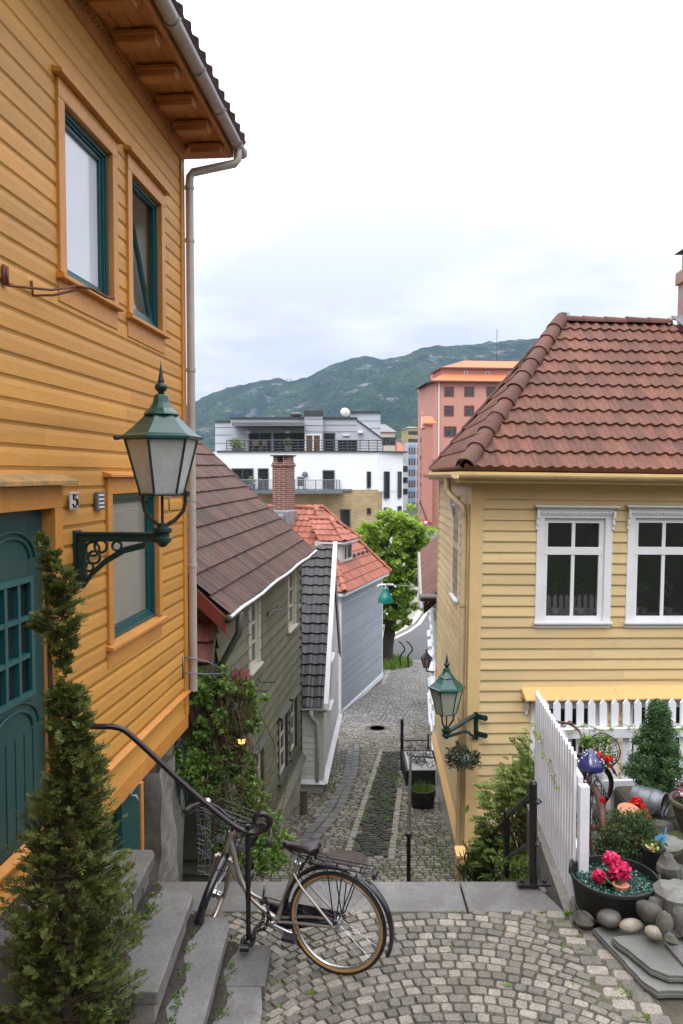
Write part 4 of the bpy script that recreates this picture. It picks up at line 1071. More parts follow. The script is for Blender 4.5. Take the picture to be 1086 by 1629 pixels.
# water table / base band
mb=MB(); mb.prism([RS.p(-.15,0,zb+.04),RS.p(-.15,.10,zb-.14),RS.p(-.15,.10,zb-.17),RS.p(-.15,0,zb-.19)],RS.u*(DL+.15),.5)
mb.prism([RF.p(-.17,0,zb+.04),RF.p(-.17,.17,zb-.03),RF.p(-.17,.17,zb-.06),RF.p(-.17,0,zb-.06)],RF.u*(UW),.5)
mb.build('base_band',m_creamband,rh)
mb=MB()
for fr,L_ in ((RF,UW),(RS,DL)):
    n=int(L_/.35)
    for i in range(n):
        for j in range(6):
            def q(i,j): return fr.p(L_*i/n,-.02+.02*math.sin(i*1.7+j*2.3),zb-.02-j*.32)
            mb.add([q(i,j),q(i+1,j),q(i+1,j+1),q(i,j+1)],[(0,1,2,3)])
mb.build('foundation',m_plasterl,rh)
mb=MB(); a,_=rs(723,1400); mb.box((.06,.0,zb-1.5),(.42,.07,zb-.19),.5,RS); mb.build('cellar_door',m_wood,rh,label='small dark cellar door in the plaster foundation')
# windows
def white_window(fr,w,hood=True,name='window',label=None,tr=.70,room=True):
    u0,u1,z0,z1=w; 
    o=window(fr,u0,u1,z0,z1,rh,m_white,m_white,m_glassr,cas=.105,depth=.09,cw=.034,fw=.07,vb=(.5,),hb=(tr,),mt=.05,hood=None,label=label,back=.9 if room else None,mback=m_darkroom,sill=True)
    t=MB(); zz=z0+.07+(z1-z0-.14)*tr; t.box((u0+.004,-.048,zz-.055),(u1-.004,-.006,zz+.055),.5,fr); t.build('transom',m_white,o,bevel=.004)
    if hood:
        h=MB(); zt_=z1+.105
        h.box((u0-.16,0,zt_+.05),(u1+.16,.13,zt_+.075),.5,fr); h.box((u0-.115,.034,zt_-.03),(u1+.115,.060,zt_+.049),.5,fr)
        n=int((u1-u0+.22)/.045)
        for i in range(n): x=u0-.11+i*.045; h.box((x+.008,.0602,zt_-.052),(x+.034,.072,zt_-.03),.5,fr); h.box((x+.012,.0605,zt_-.005),(x+.028,.066,zt_+.012),.5,fr)
        for x in (u0-.125,u1+.085): 
            h.box((x,.035,zt_-.20),(x+.04,.075,zt_-.03),.5,fr); h.box((x,.035,zt_-.27),(x+.04,.052,zt_-.20),.5,fr); h.box((x,.075,zt_-.10),(x+.04,.105,zt_-.0),.5,fr)
        h.build('hood',m_white,o,bevel=.003)
    return o
wA=white_window(RF,w1,label='upper white window nearest the corner'); wB=white_window(RF,w2,label='upper white window farther from the corner')
wC=white_window(RF,w3,hood=False,label='lower white window behind the picket fence',tr=.75); wD=white_window(RF,w4,hood=False,tr=.75)
wS=white_window(RS,ws,hood=True,label='white window in the side wall towards the alley')
for w in (w3,w4):
    u0,u1,z0,z1=w; mb=MB(); z=z1+.17
    mb.prism([RF.p(u0-.25,0,z+.09),RF.p(u0-.25,.26,z-.03),RF.p(u0-.25,.26,z-.055),RF.p(u0-.25,0,z-.055)],RF.u*(u1-u0+.44),.5)
    mb.build('canopy',m_creamband,rh,bevel=.004)
    mb=MB(); mb.box((u0-.2,0,z-.2),(u0-.15,.09,z-.057),.5,RF); mb.box((u0-.19,.0,z-.3),(u0-.155,.05,z-.2),.5,RF); mb.build('canopy_bracket',m_white,rh,bevel=.003)
# potted plants behind the panes
for k,(px,wn) in enumerate(((882,'first'),(922,'second'),(1022,'third'),(1062,'fourth'))):
    u,z=rf(px,976,-.25); p=RF.p(u,-.25,z)
    t=thing('potted_plant','small potted plant, %s'%{'first':'left one behind the upper window nearest the house corner','second':'right one behind the upper window nearest the house corner','third':'left one in the upper window farther from the corner','fourth':'leafier right one in the upper window farther from the corner'}[wn],'potted plant',tuple(p),0,'potted plants on the cream house window sills')
    mb=MB(); mb.lathe([(0,0),(.05,0),(.075,.09),(.068,.09),(.05,.04),(0,.04)],p,14); mb.build('pot',m_winwhite,t,smooth='auto')
    mb=MB(); limb(mb,p+V((0,0,.04)),p+V((.01,0,.42)),.006,.003,5); mb.build('stem',m_stem,t)
    mb=MB(); leaves(mb,p+V((0,0,.4)),(.09,.09,.10 if k!=3 else .16),50 if k!=3 else 120,.06,.5,.3,shell=.2); mb.build('foliage',m_vine,t)
for wn in (w1,w2): # inner sill that carries them
    u0,u1,z0,z1=wn; z=rf(900,976,-.25)[1]; mb=MB(); mb.box((u0-.02,-.45,z-.03),(u1+.02,-.092,z-.001),.5,RF); mb.build('inner_sill',m_white,wA if wn is w1 else wB)
# gutters and pipes
mb=MB(); gzr=ze+.02; halfpipe(mb,RF,-.32,UW,.455,gzr,.062); 
halfpipe(mb,RS,-.40,DL+.3,.295,gzr+.001,.060); 
for k in range(9): u=.2+k*.85; mb.tube([RF.p(u,.455+math.cos(a)*.067,gzr+math.sin(a)*.067) for a in [PI+PI*j/8 for j in range(9)]],.007,6)
mb.build('gutter',m_creampipe,rh,smooth='auto')
mb=MB(); mb.tube([RS.p(.75,.29,gzr-.05),RS.p(.75,.29,gzr-.22),RS.p(.70,.26,gzr-.30),RS.p(.25,.10,gzr-.47),RS.p(.20,.08,gzr-.55),RS.p(.20,.08,zb-.8)],.05,12)
for z in (gzr-.58,-1.9,-3.55): mb.lathe([(.05,0),(.060,0),(.060,.05),(.05,.05)],RS.p(.20,.08,z),12)
mb.tube([RS.p(.06,.045,ze-.4),RS.p(.06,.045,zb-.8)],.016,6)
mb.build('downpipe',m_creampipe,rh,smooth='auto')
# roof
def roofplane(P,tw,ch,amp,step,m,name,parent,seed=1,shape='roll',soff=True,seg=6,mb=None,build=True):
    P=[V(p) for p in P]; U=(P[1]-P[0]).normalized(); N=U.cross(P[2]-P[0]).normalized(); Vv=N.cross(U).normalized()
    if Vv.z<0: Vv=-Vv
    poly=[((p-P[0]).dot(U),(p-P[0]).dot(Vv)) for p in P]
    mb=tiles(P[0],U,Vv,poly,tw,ch,amp,step,seg,shape,mb,seed=seed)
    N=U.cross(Vv); N=N if N.z>0 else -N
    mb.add([p-N*.02 for p in P],[tuple(range(len(P)))],.3)
    return mb.build(name,m,parent) if build else mb
zr=2.66; ap=V((3.72,14.26,zr)); e0=V((CXR-.20,11.5-.40,ze+.11)); eF=V((CXR+.06,17.3,ze+.11)); 
rdir=V((1,.073,0)).normalized(); eR=e0+rdir*8; rR=ap+rdir*2.12
roofplane([e0,eR,ap+rdir*5.9,ap],.172,.335,.036,.036,m_tile_red,'roof',rh,seed=4)
roofplane([eF,e0,ap],.172,.335,.036,.036,m_tile_red,'hip_roof',rh,seed=5)
roofplane([eR+V((0,6.2,0)),eF,ap,ap+rdir*5.9],.30,.335,.028,.034,m_tile_red,'rear_roof',rh,seed=6)
mb=MB(); caps(mb,e0+V((.02,0,.03)),ap+V((0,0,.05)),.125,.40); caps(mb,eF+V((.02,0,.03)),ap+V((0,0,.02)),.11,.40,seed=8); caps(mb,ap+V((0,0,.03)),ap+rdir*1.93+V((0,0,.03)),.10,.36,seed=9)
mb.build('ridge_tiles',m_cap_red,rh)
mb=MB(); leaves(mb,e0+V((.10,.06,.13)),(.09,.07,.05),220,.03,.6,.3,shell=.2,seed=3); leaves(mb,ap+V((.05,0,.14)),(.12,.06,.03),160,.025,.3,.2,shell=.2,seed=4)
for k in range(7): 
    t=k/7; q=e0.lerp(ap,t)+V((-.05,-.02,.12)); leaves(mb,q,(.07,.07,.025),40,.02,.3,.3,shell=.1,seed=20+k)
props(mb.build('moss',m_grassy,rh),None,None,None,'stuff')
# chimney and flashing at the right
mb=MB(); c=at(1093,520,14.35); mb.box((c.x-.13,c.y-.3,1.9),(c.x+.6,c.y+.3,3.65)); mb.box((c.x-.17,c.y-.34,3.40),(c.x+.64,c.y+.34,3.62))
mb.box((c.x-.10,c.y-.24,3.65),(c.x+.5,c.y+.24,3.95))
ch_=mb.build('chimney',mat('pink_plaster',(.42,.22,.18),.9,.25,2,20,.25,dirt=(.3,.27,.24),dirt_amt=(.45,.6),dirt_scale=4,bump=.006,bscale=15),rh,bevel=.01)
mb=MB(); zt_=3.95; mb.add([(c.x-.2,c.y-.36,zt_),(c.x+.65,c.y-.36,zt_),(c.x+.65,c.y+.36,zt_),(c.x-.2,c.y+.36,zt_),(c.x+.22,c.y,zt_+.28)],[(0,1,4),(1,2,4),(2,3,4),(3,0,4),(3,2,1,0)]); mb.build('cap',m_dgrey,ch_)
mb=MB(); r0=ap+rdir*1.93
N_=(eR-e0).cross(ap-e0).normalized(); N_=N_ if N_.z>0 else -N_
sl=(ap-e0-rdir*((ap-e0).dot(rdir))).normalized()
mb.prism([r0+N_*.115+V((0,0,.04)),r0+rdir*2.8+N_*.115+V((0,0,.04)),r0+rdir*2.8-sl*1.6+N_*.115,r0+rdir*.30-sl*.75+N_*.115],N_*.02); 
mb.prism([r0+V((0,0,.12))-rdir*.02,r0+rdir*2+V((0,0,.55)),r0+rdir*2+N_*.1,r0+N_*.1],V((0,.02,0)))
mb.build('flashing',m_lead,rh)
rh.rotation_euler=(0,.013,0)
# neighbour beyond it: white house with russet roof, grazing view
NS=Fr((2.14,17.55,0),(.092,1),flip=True); NL=12.5
nh=thing('timber_house','white house beyond the cream one, russet roof sloping to the alley','house',(2.14,17.6,-7))
ne=-2.80; nb=-8.4
holesN=[]
for k in range(7):
    for (za,zb_) in ((-4.75,-3.35),(-7.3,-5.75)):
        u=.55+k*1.68; holesN.append((u,u+.85,za,zb_))
mb=MB(); backing(mb,NS,nb-.3,ne+.05,0,NL,holesN); boards(NS,nb-.3,ne+.05,(0,NL),.16,holesN,mb,t=.02,seg=6)
for a,b in ((NS.p(0,0,0),NS.p(0,-6,0)),(NS.p(NL,0,0),NS.p(NL,-6,0)),(NS.p(0,-6,0),NS.p(NL,-6,0))): mb.add([V((a.x,a.y,nb-.3)),V((b.x,b.y,nb-.3)),V((b.x,b.y,ne)),V((a.x,a.y,ne))],[(0,1,2,3)])
mb.build('wall',m_offwhite,nh)
for h in holesN: window(NS,*h,nh,m_white,m_white,m_dglass,cas=.11,depth=.08,cw=.05,fw=.05,vb=(.5,),hb=(.66,),hood=.12)
mb=MB(); mb.box((0,.0,nb+.1),(NL,.10,nb+.32),.5,NS); mb.build('base_board',m_white,nh)
A_=NS.p(.0,.36,ne-.02); B_=NS.p(NL,.36,ne-.02); C_=NS.p(NL,-3.2,ne+3.3); D_=NS.p(0,-3.2,ne+3.3)
roofplane([A_,B_,C_,D_],.24,.33,.015,.02,m_tile_red,'roof',nh,seed=9)
mb=MB(); mb.prism([A_-V((0,0,.03)),D_-V((0,0,.03)),D_-V((0,0,.28)),A_-V((0,0,.20))],-NS.u*.03); mb.build('bargeboard',m_wood,nh)
mb=MB(); halfpipe(mb,NS,-.25,NL,.42,ne+.0,.06); mb.box((-.02,.30,ne-.11),(NL,.345,ne-.03),.5,NS); mb.build('gutter',m_zinc,nh,smooth='auto')
# dark porch roof edge crossing the alley side
mb=MB(); p0=at(668,948,17.35); p1=at(704,948,17.35)
mb.box((p0.x,17.2,p0.z-.10),(p1.x+.35,17.53,p0.z+.02)); mb.build('porch_edge',m_dgrey,nh)
mb=MB(); halfpipe(mb,Fr((p0.x-.02,17.13,0),(1,0)),0,p1.x-p0.x+.4,0,p0.z+.03,.05); mb.build('porch_gutter',m_zinc,nh)
# dormer
DR=Fr(tuple(NS.p(1.3,-.55,0)),(.092,1),flip=True)
mb=MB(); dz0,dz1=-2.65,-.40
mb.box((0,-2.6,dz0),(2.2,0,dz1),.5,DR); dm=mb.build('dormer',m_offwhite,nh)
mb=MB(); mb.prism([DR.p(-.25,.38,dz1-.05),DR.p(-.25,.38,dz1+.13),DR.p(-.25,-2.6,dz1+.9),DR.p(-.25,-2.6,dz1+.7)],DR.u*2.6); mb.build('roof',m_tile_red,dm)
mb=MB(); mb.box((-.28,-.0,dz1-.10),(-.255,.40,dz1+.12),.5,DR); mb.prism([DR.p(-.28,.0,dz1-.10),DR.p(-.28,.36,dz1-.16),DR.p(-.28,.36,dz1-.04),DR.p(-.28,0,dz1+.10)],DR.u*.02); halfpipe(mb,DR,-.3,2.4,.42,dz1-.04,.06); mb.build('verge',m_white,dm)
mb=MB(); mb.tube([DR.p(-.12,.40,dz1-.1),DR.p(-.12,.40,dz1-.28),DR.p(-.12,.07,dz1-.5),DR.p(-.12,.06,dz0+.25)],.045,10); mb.tube([DR.p(.12,.06,dz1-.6),DR.p(.12,.06,dz0+.2)],.035,8); mb.build('downpipe',m_white,dm,smooth='auto')
mb=MB(); mb.box((-.2,-.2,dz0+.12),(2.4,.16,dz0+.17),.5,DR); mb.build('sill',m_lead,dm)
# second lantern, hanging basket
b2=RS.p(.08,.035,rf(762,1148)[1]); 
bw=rf(757,1150); base2=RF.p(bw[0],.03,bw[1]+.04)
LS=RF.p(bw[0],0,0)
tipd=at(710,1152,10.95)-base2; tipd.z=0
lamp2=lantern('smaller-looking green hexagonal lantern on the cream house corner, above a hanging flower basket',tuple(base2),tipd,tipd.length,.86,ph=.0,fall=-.10,plate='corner',mg=mat('frosted_green_lamp_glass',(.36,.39,.31),.25,.12,5,30,.1))
hb=thing('hanging_basket','hanging basket of dark trailing leaves below the lantern of the cream house','hanging basket',tuple(at(736,1215,11.0)))
c=at(736,1210,11.05); mb=MB(); mb.lathe([(0,-.10),(.07,-.09),(.13,-.03),(.16,.05),(.14,.05),(.0,.03)],c,16); mb.build('bowl',mat('pale_plastic_bowl',(.35,.40,.36),.4),hb,smooth='auto')
mb=MB(); 
for k in range(16):
    a=k*PI/8; q=c+V((math.cos(a)*.17,math.sin(a)*.17,.05+.04*math.sin(k*3))); leaves(mb,q,(.08,.08,.09),45,.045,.4,.35,shell=.2,seed=60+k)
    if k%2: leaves(mb,q+V((math.cos(a)*.04,math.sin(a)*.04,-.10)),(.05,.05,.08),26,.04,.4,.35,shell=.2,seed=90+k)
leaves(mb,c+V((-.02,0,.14)),(.12,.12,.10),160,.045,.5,.35,shell=.2,seed=5); leaves(mb,c+V((-.07,0,.25)),(.04,.04,.06),40,.035,.5,.35,shell=.2,seed=6)
mb.build('foliage',m_dkleaf,hb)
mb=MB(); top=at(745,1137,11.1)
for k in range(3): a=k*2.1+.4; mb.tube([c+V((math.cos(a)*.15,math.sin(a)*.15,.05)),top],.003,4)
mb.build('hanger',m_galv,hb)
# ---------------------------------------------------------------- olive green house
GF=Fr((-.85-.1054*16.7,0,0),(.1054,1))
g0=10.05; g1=16.78
gh=thing('timber_house','olive green weatherboard house with cream windows and long brown tiled roof','house',GF.p(16.7,0,-6.6))
def gw_(px,py,w=0): return GF.hit(px,py,w)
zeg=-1.60; zbg=-5.75
def rq(x0,x1,y0,y1):
    a=gw_(x0,(y0+y1)/2)[0]; b=gw_(x1,(y0+y1)/2)[0]; m=(x0+x1)/2; return (a,b,gw_(m,y1)[1],gw_(m,y0)[1])
W1=rq(394,409,957,1062); W2=rq(456,467,908,998); W3=rq(441,454,1140,1232); W4=rq(459,469,1112,1196); W5=rq(401,415,1197,1290)
Hs=[W1,W2,W3,W4,W5]
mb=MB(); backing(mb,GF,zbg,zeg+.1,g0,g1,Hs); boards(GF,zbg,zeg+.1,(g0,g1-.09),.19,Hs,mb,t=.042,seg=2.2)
GE=Fr(tuple(GF.p(g0,0,0)),(-1,.1054))     # near gable wall
GE.n=V((-GF.u.x,-GF.u.y,0))
rise=.93; hw=2.9
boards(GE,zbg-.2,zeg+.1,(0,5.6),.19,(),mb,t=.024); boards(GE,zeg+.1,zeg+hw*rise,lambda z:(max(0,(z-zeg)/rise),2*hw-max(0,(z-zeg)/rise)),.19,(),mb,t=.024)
mb.build('wall',m_green,gh)
mb=MB(); mb.box((g1-.09,-.0,zbg),(g1+.03,.035,zeg),.5,GF); mb.build('corner_board',m_greentrim,gh)
mb=MB(); 
mb.prism([GF.p(g0,.03,zbg+.03),GF.p(g0,.13,zbg-.10),GF.p(g0,.03,zbg-.12)],GF.u*(g1-g0),.5); mb.build('base_board',mat('pale_olive_trim',(.17,.18,.13),.6,.1),gh)
mb=MB()
for i in range(24):
    for j in range(5):
        def q(i,j): return GF.p(g0-.1+(g1-g0+.1)*i/24,.03+.025*math.sin(i*1.9+j*1.4)-.0,zbg-.05-j*.3)
        mb.add([q(i,j),q(i+1,j),q(i+1,j+1),q(i,j+1)],[(0,1,2,3)])
mb.build('foundation',m_plasterl,gh)
for k,w in enumerate(Hs): window(GF,*w,gh,m_greentrim if k in(2,3,4) else m_winwhite,m_winwhite,m_dglass,cas=.07,depth=.08,cw=.04,fw=.055,vb=(.5,),hb=(.34,.67),mt=.03,hood=.10 if k>1 else None)
ex_=GF.p(g0-.35,.24,zeg-.07); ey_=GF.p(g1+.25,.24,zeg+.02); 
rt=lambda p,s:p-GF.n*(hw+.24)*s+V((0,0,(hw+.24)*rise*s))
roofplane([ex_,ey_,rt(ey_,1),rt(ex_,1)],.215,.325,.016,.030,m_tile_brown,'roof',gh,seed=12)
far=[GF.p(g1+.25,-2*hw-.24,zeg),GF.p(g0-.35,-2*hw-.24,zeg)]
roofplane([far[1],far[0],rt(ey_,1),rt(ex_,1)],.215,.325,.016,.030,m_tile_brown,'rear_roof',gh,seed=13)
mb=MB(); caps(mb,ey_+V((-.03,0,.04)),rt(ey_,1)+V((0,0,.04)),.05,.33,seed=3); caps(mb,rt(ex_,1),rt(ey_,1),.11,.33); mb.build('verge_tiles',m_tile_brown,gh)
mb=MB(); d=V((0,0,-.02)); mb.prism([ex_+d,rt(ex_,1)+d,rt(ex_,1)+V((0,0,-.24)),ex_+V((0,0,-.22))],-GF.u*.035); mb.build('bargeboard',m_redboard,gh,bevel=.003)
mb=MB(); mb.prism([ex_+V((0,0,-.03)),rt(ex_,1)+V((0,0,-.03)),rt(ex_,1)+V((0,0,-.055)),ex_+V((0,0,-.055))],GF.u*.33); mb.build('verge_soffit',m_greentrim,gh)
mb=MB()
gl=[GF.p(g0-.40+(g1-g0+.7)*i/12,.30,zeg-.075+.09*i/12+.012*math.sin(i*1.7)) for i in range(13)]
mb.tube(gl,.021,6); mb.build('gutter_edge',m_white,gh,smooth=True); mb=MB(); mb.tube([p-GF.n*.04-V((0,0,.03)) for p in gl],.05,8); mb.build('gutter',m_greentrim,gh,smooth=True)
mb=MB(); mb.tube([GF.p(g0+.06,.30,zeg-.10),GF.p(g0+.06,.28,zeg-.36),GF.p(g0+.02,.07,zeg-.75),GF.p(g0+.02,.07,-5.7)],.045,10); mb.build('downpipe',m_greentrim,gh,smooth=True)
# hooks below the window and flower box
for (a,b,c) in (((406,1073),(408,1085),(421,1085)),((395,1092),(398,1099),(410,1099))):
    mb=MB(); f=lambda p,w: GF.p(gw_(*p)[0],w,gw_(*p)[1]); mb.tube([f(a,.02),f(b,.05),f(c,.16)],.008,5); mb.build('iron_hook',m_iron,gh)
fb=thing('flower_box','dark red flower box on the green wall above the vine','flower box',tuple(at(384,1098,10.35)))
a=at(366,1093,10.3); mb=MB(); mb.box((a.x,10.1,a.z-.12),(a.x+.19,10.75,a.z+.10)); mb.box((a.x-.015,10.08,a.z+.08),(a.x+.205,10.77,a.z+.115)); mb.build('box',m_redboard,fb,bevel=.004)
mb=MB(); leaves(mb,(a.x+.06,10.2,a.z+.12),(.09,.2,.04),120,.035,.3,.3,shell=.2); mb.build('foliage',mat('wine_red_leaves',(.14,.03,.03),.6,.3),fb)
an=thing('antenna','thin roof-type aerial with many rods on the green wall, between two cream windows','antenna',tuple(GF.p(gw_(425,975)[0],.05,gw_(425,975)[1])))
mb=MB(); u,z=gw_(421,978); mb.tube([GF.p(u,.02,z-.08),GF.p(u,.06,z+.06)],.010,6); mb.tube([GF.p(u,.06,z+.05),GF.p(u+.25,.12,z+.07),GF.p(u+.35,.16,z+.09)],.009,6); mb.build('mount',m_iron,an)
P0=at(432,972,13.0); P1=at(500,959,13.1); mb=MB(); mb.tube([GF.p(u+.2,.1,z+.07),P0,P1],.006,5)
for k in range(10): q=P0.lerp(P1,k/9); mb.tube([q-V((.01,.14-.006*k,-.0)),q+V((.01,.14-.006*k,0))],.004,4)
mb.build('rods',m_galv,an)
# lit wall lamp glimpsed through the vine
wl_=thing('wall_lamp','small lit wall lamp glowing warm orange behind the vine','wall lamp',tuple(at(383,1180,9.1)))
c=at(384,1178,9.05); mb=MB(); mb.lathe([(.0,-.04),(.035,-.03),(.045,.03),(.0,.04)],c,12)
m_,nt_,b_=newmat('lamp_glow'); b_.inputs['Emission Color'].default_value=(1,.45,.12,1); b_.inputs['Emission Strength'].default_value=3.2; b_.inputs['Base Color'].default_value=(.8,.4,.1,1); mb.build('bulb',m_,wl_,smooth=True)
mb=MB(); mb.lathe([(.055,.03),(.06,.045),(.02,.08),(0,.085)],c,12); mb.tube([c+V((0,0,-.05)),c+V((0,0,-.16))],.02,8); mb.tube([c+V((0,0,-.15)),c+V((0,.25,-.15))],.012,6); mb.build('hood',m_iron,wl_)
# lean-to with old red tiles below the red bargeboard
lt=thing('lean_to','small lean-to with old red pantiles behind the ochre house downpipe','lean-to',tuple(at(325,1050,9.7)))
A=at(284,1062,9.55); B=at(337,1054,9.55); C=at(348,968,10.0); D=at(284,966,10.0)
roofplane([A,B,C,D],.24,.27,.05,.05,m_tile_old,'roof',lt,seed=21)
mb=MB(); mb.prism([D+V((0,0,-.02)),C+V((0,0,-.02)),C+V((0,0,.17)),D+V((0,0,.17))],V((0,.04,0))); mb.build('flashing',mat('reddish_flashing',(.27,.13,.10),.6,.2,4,30,.2),lt)
mb=MB(); mb.prism([A+V((0,0,-.08)),B+V((0,0,-.08)),C+V((0,0,-.08)),D+V((0,0,-.08))],V((0,0,.05))); mb.box((A.x,9.6,-4.6),(B.x-.08,9.68,A.z-.06)); mb.build('wall',m_green,lt)
# ---------------------------------------------------------------- narrow white house with black tiles
BF=Fr((-.40,16.9,0),(.065,1)); bl=4.85
bh=thing('timber_house','low off-white house with steep black tiled roof and white bargeboards','house',(-.36,16.9,-6.6))
ez=-4.72; rz_=-1.72; zbb=-6.42
q=lambda z: None
mid=bl/2
hB=(1.35,1.85,-5.05,-4.25)
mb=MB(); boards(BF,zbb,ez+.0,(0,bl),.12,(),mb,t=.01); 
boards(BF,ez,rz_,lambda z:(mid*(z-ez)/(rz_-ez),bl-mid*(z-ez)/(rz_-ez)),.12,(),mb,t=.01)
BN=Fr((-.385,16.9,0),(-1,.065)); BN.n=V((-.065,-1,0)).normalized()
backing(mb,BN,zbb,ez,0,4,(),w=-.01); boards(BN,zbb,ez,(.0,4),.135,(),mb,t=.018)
mb.build('wall',m_offwhite,bh)
mb=MB(); mb.box((0,-.02,zbb-.0),(.09,.030,ez-.02),.5,BF); mb.box((0,.0,zbb),(.10,.030,ez-.25),.5,BN); mb.box((0,.0,ez-.25),(4,.035,ez-.02),.5,BN); mb.build('corner_board',m_offwhite,bh)
mb=MB(); mb.prism([BF.p(-.05,.0,zbb+.03),BF.p(-.05,.11,zbb-.05),BF.p(-.05,.0,zbb-.06)],BF.u*(bl+.05)); mb.prism([BN.p(-.05,.0,zbb+.03),BN.p(-.05,.11,zbb-.05),BN.p(-.05,.0,zbb-.06)],BN.u*4); mb.build('base_board',m_white,bh)
mb=MB(); mb.box((.03,-.4,-8.2),(bl,-.02,zbb-.04),.5,BF); mb.box((.0,-.3,-7.2),(4,-.02,zbb-.04),.5,BN)
mb.build('foundation',m_plasterl,bh)
p0=BN.p(-.03,.22,ez-.10); pL=BN.p(4,.22,ez-.10); up=BF.u*(mid+.22)+V((0,0,rz_-ez+.12))
roofplane([pL,p0,p0+up,pL+up],.23,.25,.036,.035,m_tile_black,'roof',bh,seed=31)
pf=BF.p(bl+.22,.03,ez-.1); pfl=pf+BN.u*4
roofplane([pfl,pf,p0+up,pL+up],.23,.25,.036,.035,m_tile_black,'rear_roof',bh,seed=32)
mb=MB(); mb.prism([p0+V((0,0,-.10)),p0+up+V((0,0,-.06)),p0+up+V((0,0,.12)),p0+V((0,0,.09))],-BN.u*.10); mb.build('bargeboard',m_white,bh,bevel=.004,label='bright white bargeboard of the near slope')
mb=MB(); mb.prism([pf+V((0,0,-.12)),p0+up+V((0,0,-.12)),p0+up+V((0,0,.05)),pf+V((0,0,.04))],-BN.u*.04); mb.prism([pf+V((0,0,-.03)),p0+up+V((0,0,-.03)),p0+up+BN.u*.2+V((0,0,-.03)),pf+BN.u*.2+V((0,0,-.03))],V((0,0,.02))); mb.build('rear_bargeboard',m_offwhite,bh)
mb=MB(); halfpipe(mb,BN,-.1,4,.27,ez-.09,.055); mb.build('gutter',m_offwhite,bh)
mb=MB(); mb.tube([BN.p(.22,.27,ez-.12),BN.p(.22,.25,ez-.28),BN.p(.12,.07,ez-.45),BN.p(.12,.07,zbb-.0)],.045,10); mb.build('downpipe',m_offwhite,bh,smooth=True)
window(BF,1.25,1.95,-5.25,-4.3,bh,m_white,m_white,m_dglass,cas=.08,depth=.05,cw=.05,fw=.05,vb=(.5,),hood=.10)
mb=MB(); a=G(483,1296); props(None or MB().build('x',m_wood),None) if False else None
pt_=thing('wooden_post','short aged wooden post beside the foundation of the low off-white house','post',(a.x,a.y,a.z))
mb.lathe([(.0,-.05),(.075,-.05),(.07,.42),(.055,.45),(0,.45)],a,9); mb.build('stump',m_wood,pt_); mb=MB(); mb.lathe([(.0,.45),(.085,.452),(.085,.475),(0,.485)],a,9); mb.build('cap',m_rockg,pt_)
# ---------------------------------------------------------------- blue-grey house with orange-red roof, dormer, chimney
A=V((-.06,27.9,0)); dirU=V((.298,.954,0)).normalized()
HF=Fr(tuple(A),(dirU.x,dirU.y)); HL=5.75; HW=6.5
hh=thing('timber_house','blue-grey boarded house with orange-red hipped roof and small dormer','house',(A.x,A.y,-8.2))
ez2=-4.02
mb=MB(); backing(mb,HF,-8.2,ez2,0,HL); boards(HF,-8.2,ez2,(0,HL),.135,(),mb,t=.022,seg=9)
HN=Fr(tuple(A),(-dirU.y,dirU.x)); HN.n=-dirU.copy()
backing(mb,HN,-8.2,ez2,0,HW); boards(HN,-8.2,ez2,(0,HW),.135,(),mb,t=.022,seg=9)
pB=HF.p(HL,0,0); pC=HF.p(HL,-HW,0); mb.add([V((pB.x,pB.y,-8.5)),V((pC.x,pC.y,-8.5)),V((pC.x,pC.y,ez2)),V((pB.x,pB.y,ez2))],[(0,1,2,3)])
mb.build('wall',m_bluegrey,hh)
mb=MB(); mb.box((-.02,-.02,-8.2),(.11,.04,ez2),.5,HF); mb.box((.0,.0,-8.2),(.13,.035,ez2),.5,HN); mb.box((HL-.1,0,-8.3),(HL+.02,.04,ez2),.5,HF); mb.build('corner_board',m_white,hh)
mb=MB(); mb.box((-.04,.0,-8.36),(HL+.02,.07,-8.19),.5,HF); mb.build('base_board',m_white,hh)
mb=MB(); mb.box((.03,-.4,-9.6),(HL+.0,-.02,-8.3),.5,HF); mb.box((0,-.4,-9.2),(HW,-.02,-8.2),.5,HN); mb.build('foundation',m_plasterl,hh)
mb=MB(); mb.box((-.2,.0,ez2-.12),(HL+.2,.26,ez2-.0),.5,HF); mb.box((-.2,.0,ez2-.12),(HW,.26,ez2),.5,HN); mb.build('eave_board',m_white,hh)
zt2=-1.27
P00=HF.p(-.28,.28,ez2+.02); P10=HF.p(HL+.28,.28,ez2+.02); P01=HF.p(-.28,-HW,ez2+.02); P11=HF.p(HL+.28,-HW,ez2+.02)
Cc=HF.p(3.35,-2.05,zt2); Ee=HF.p(4.1,-2.05,zt2); C2=HF.p(3.35,-HW+2,zt2); E2=HF.p(4.1,-HW+2,zt2)
roofplane([P00,P10,Ee,Cc],.235,.34,.028,.030,m_tile_orange,'roof',hh,seed=41)
roofplane([P01,P00,Cc,C2],.235,.34,.028,.030,m_tile_orange,'front_roof',hh,seed=42)
roofplane([P10,P11,E2,Ee],.235,.34,.028,.030,m_tile_orange,'rear_roof',hh,seed=43)
mb=MB(); mb.poly([Cc,Ee,E2,C2]); 
caps(mb,P00+V((0,0,.04)),Cc+V((0,0,.03)),.11,.34); caps(mb,P10+V((0,0,.04)),Ee+V((0,0,.03)),.11,.34,seed=5); caps(mb,Cc,Ee,.11,.34,seed=6); caps(mb,C2,Cc,.11,.34,seed=7); mb.build('ridge_tiles',m_tile_orange,hh)
mb=MB()
for k in range(6): q=HF.p(1.9+k*.62,-.42,ez2+.02+.70*1.17+.06); mb.box((q.x-.04,q.y-.04,q.z-.05),(q.x+.04,q.y+.04,q.z+.10))
mb.tube([HF.p(1.8,-.42,ez2+.95),HF.p(5.1,-.42,ez2+.95)],.022,5); mb.build('snow_rail',m_dgrey,hh)
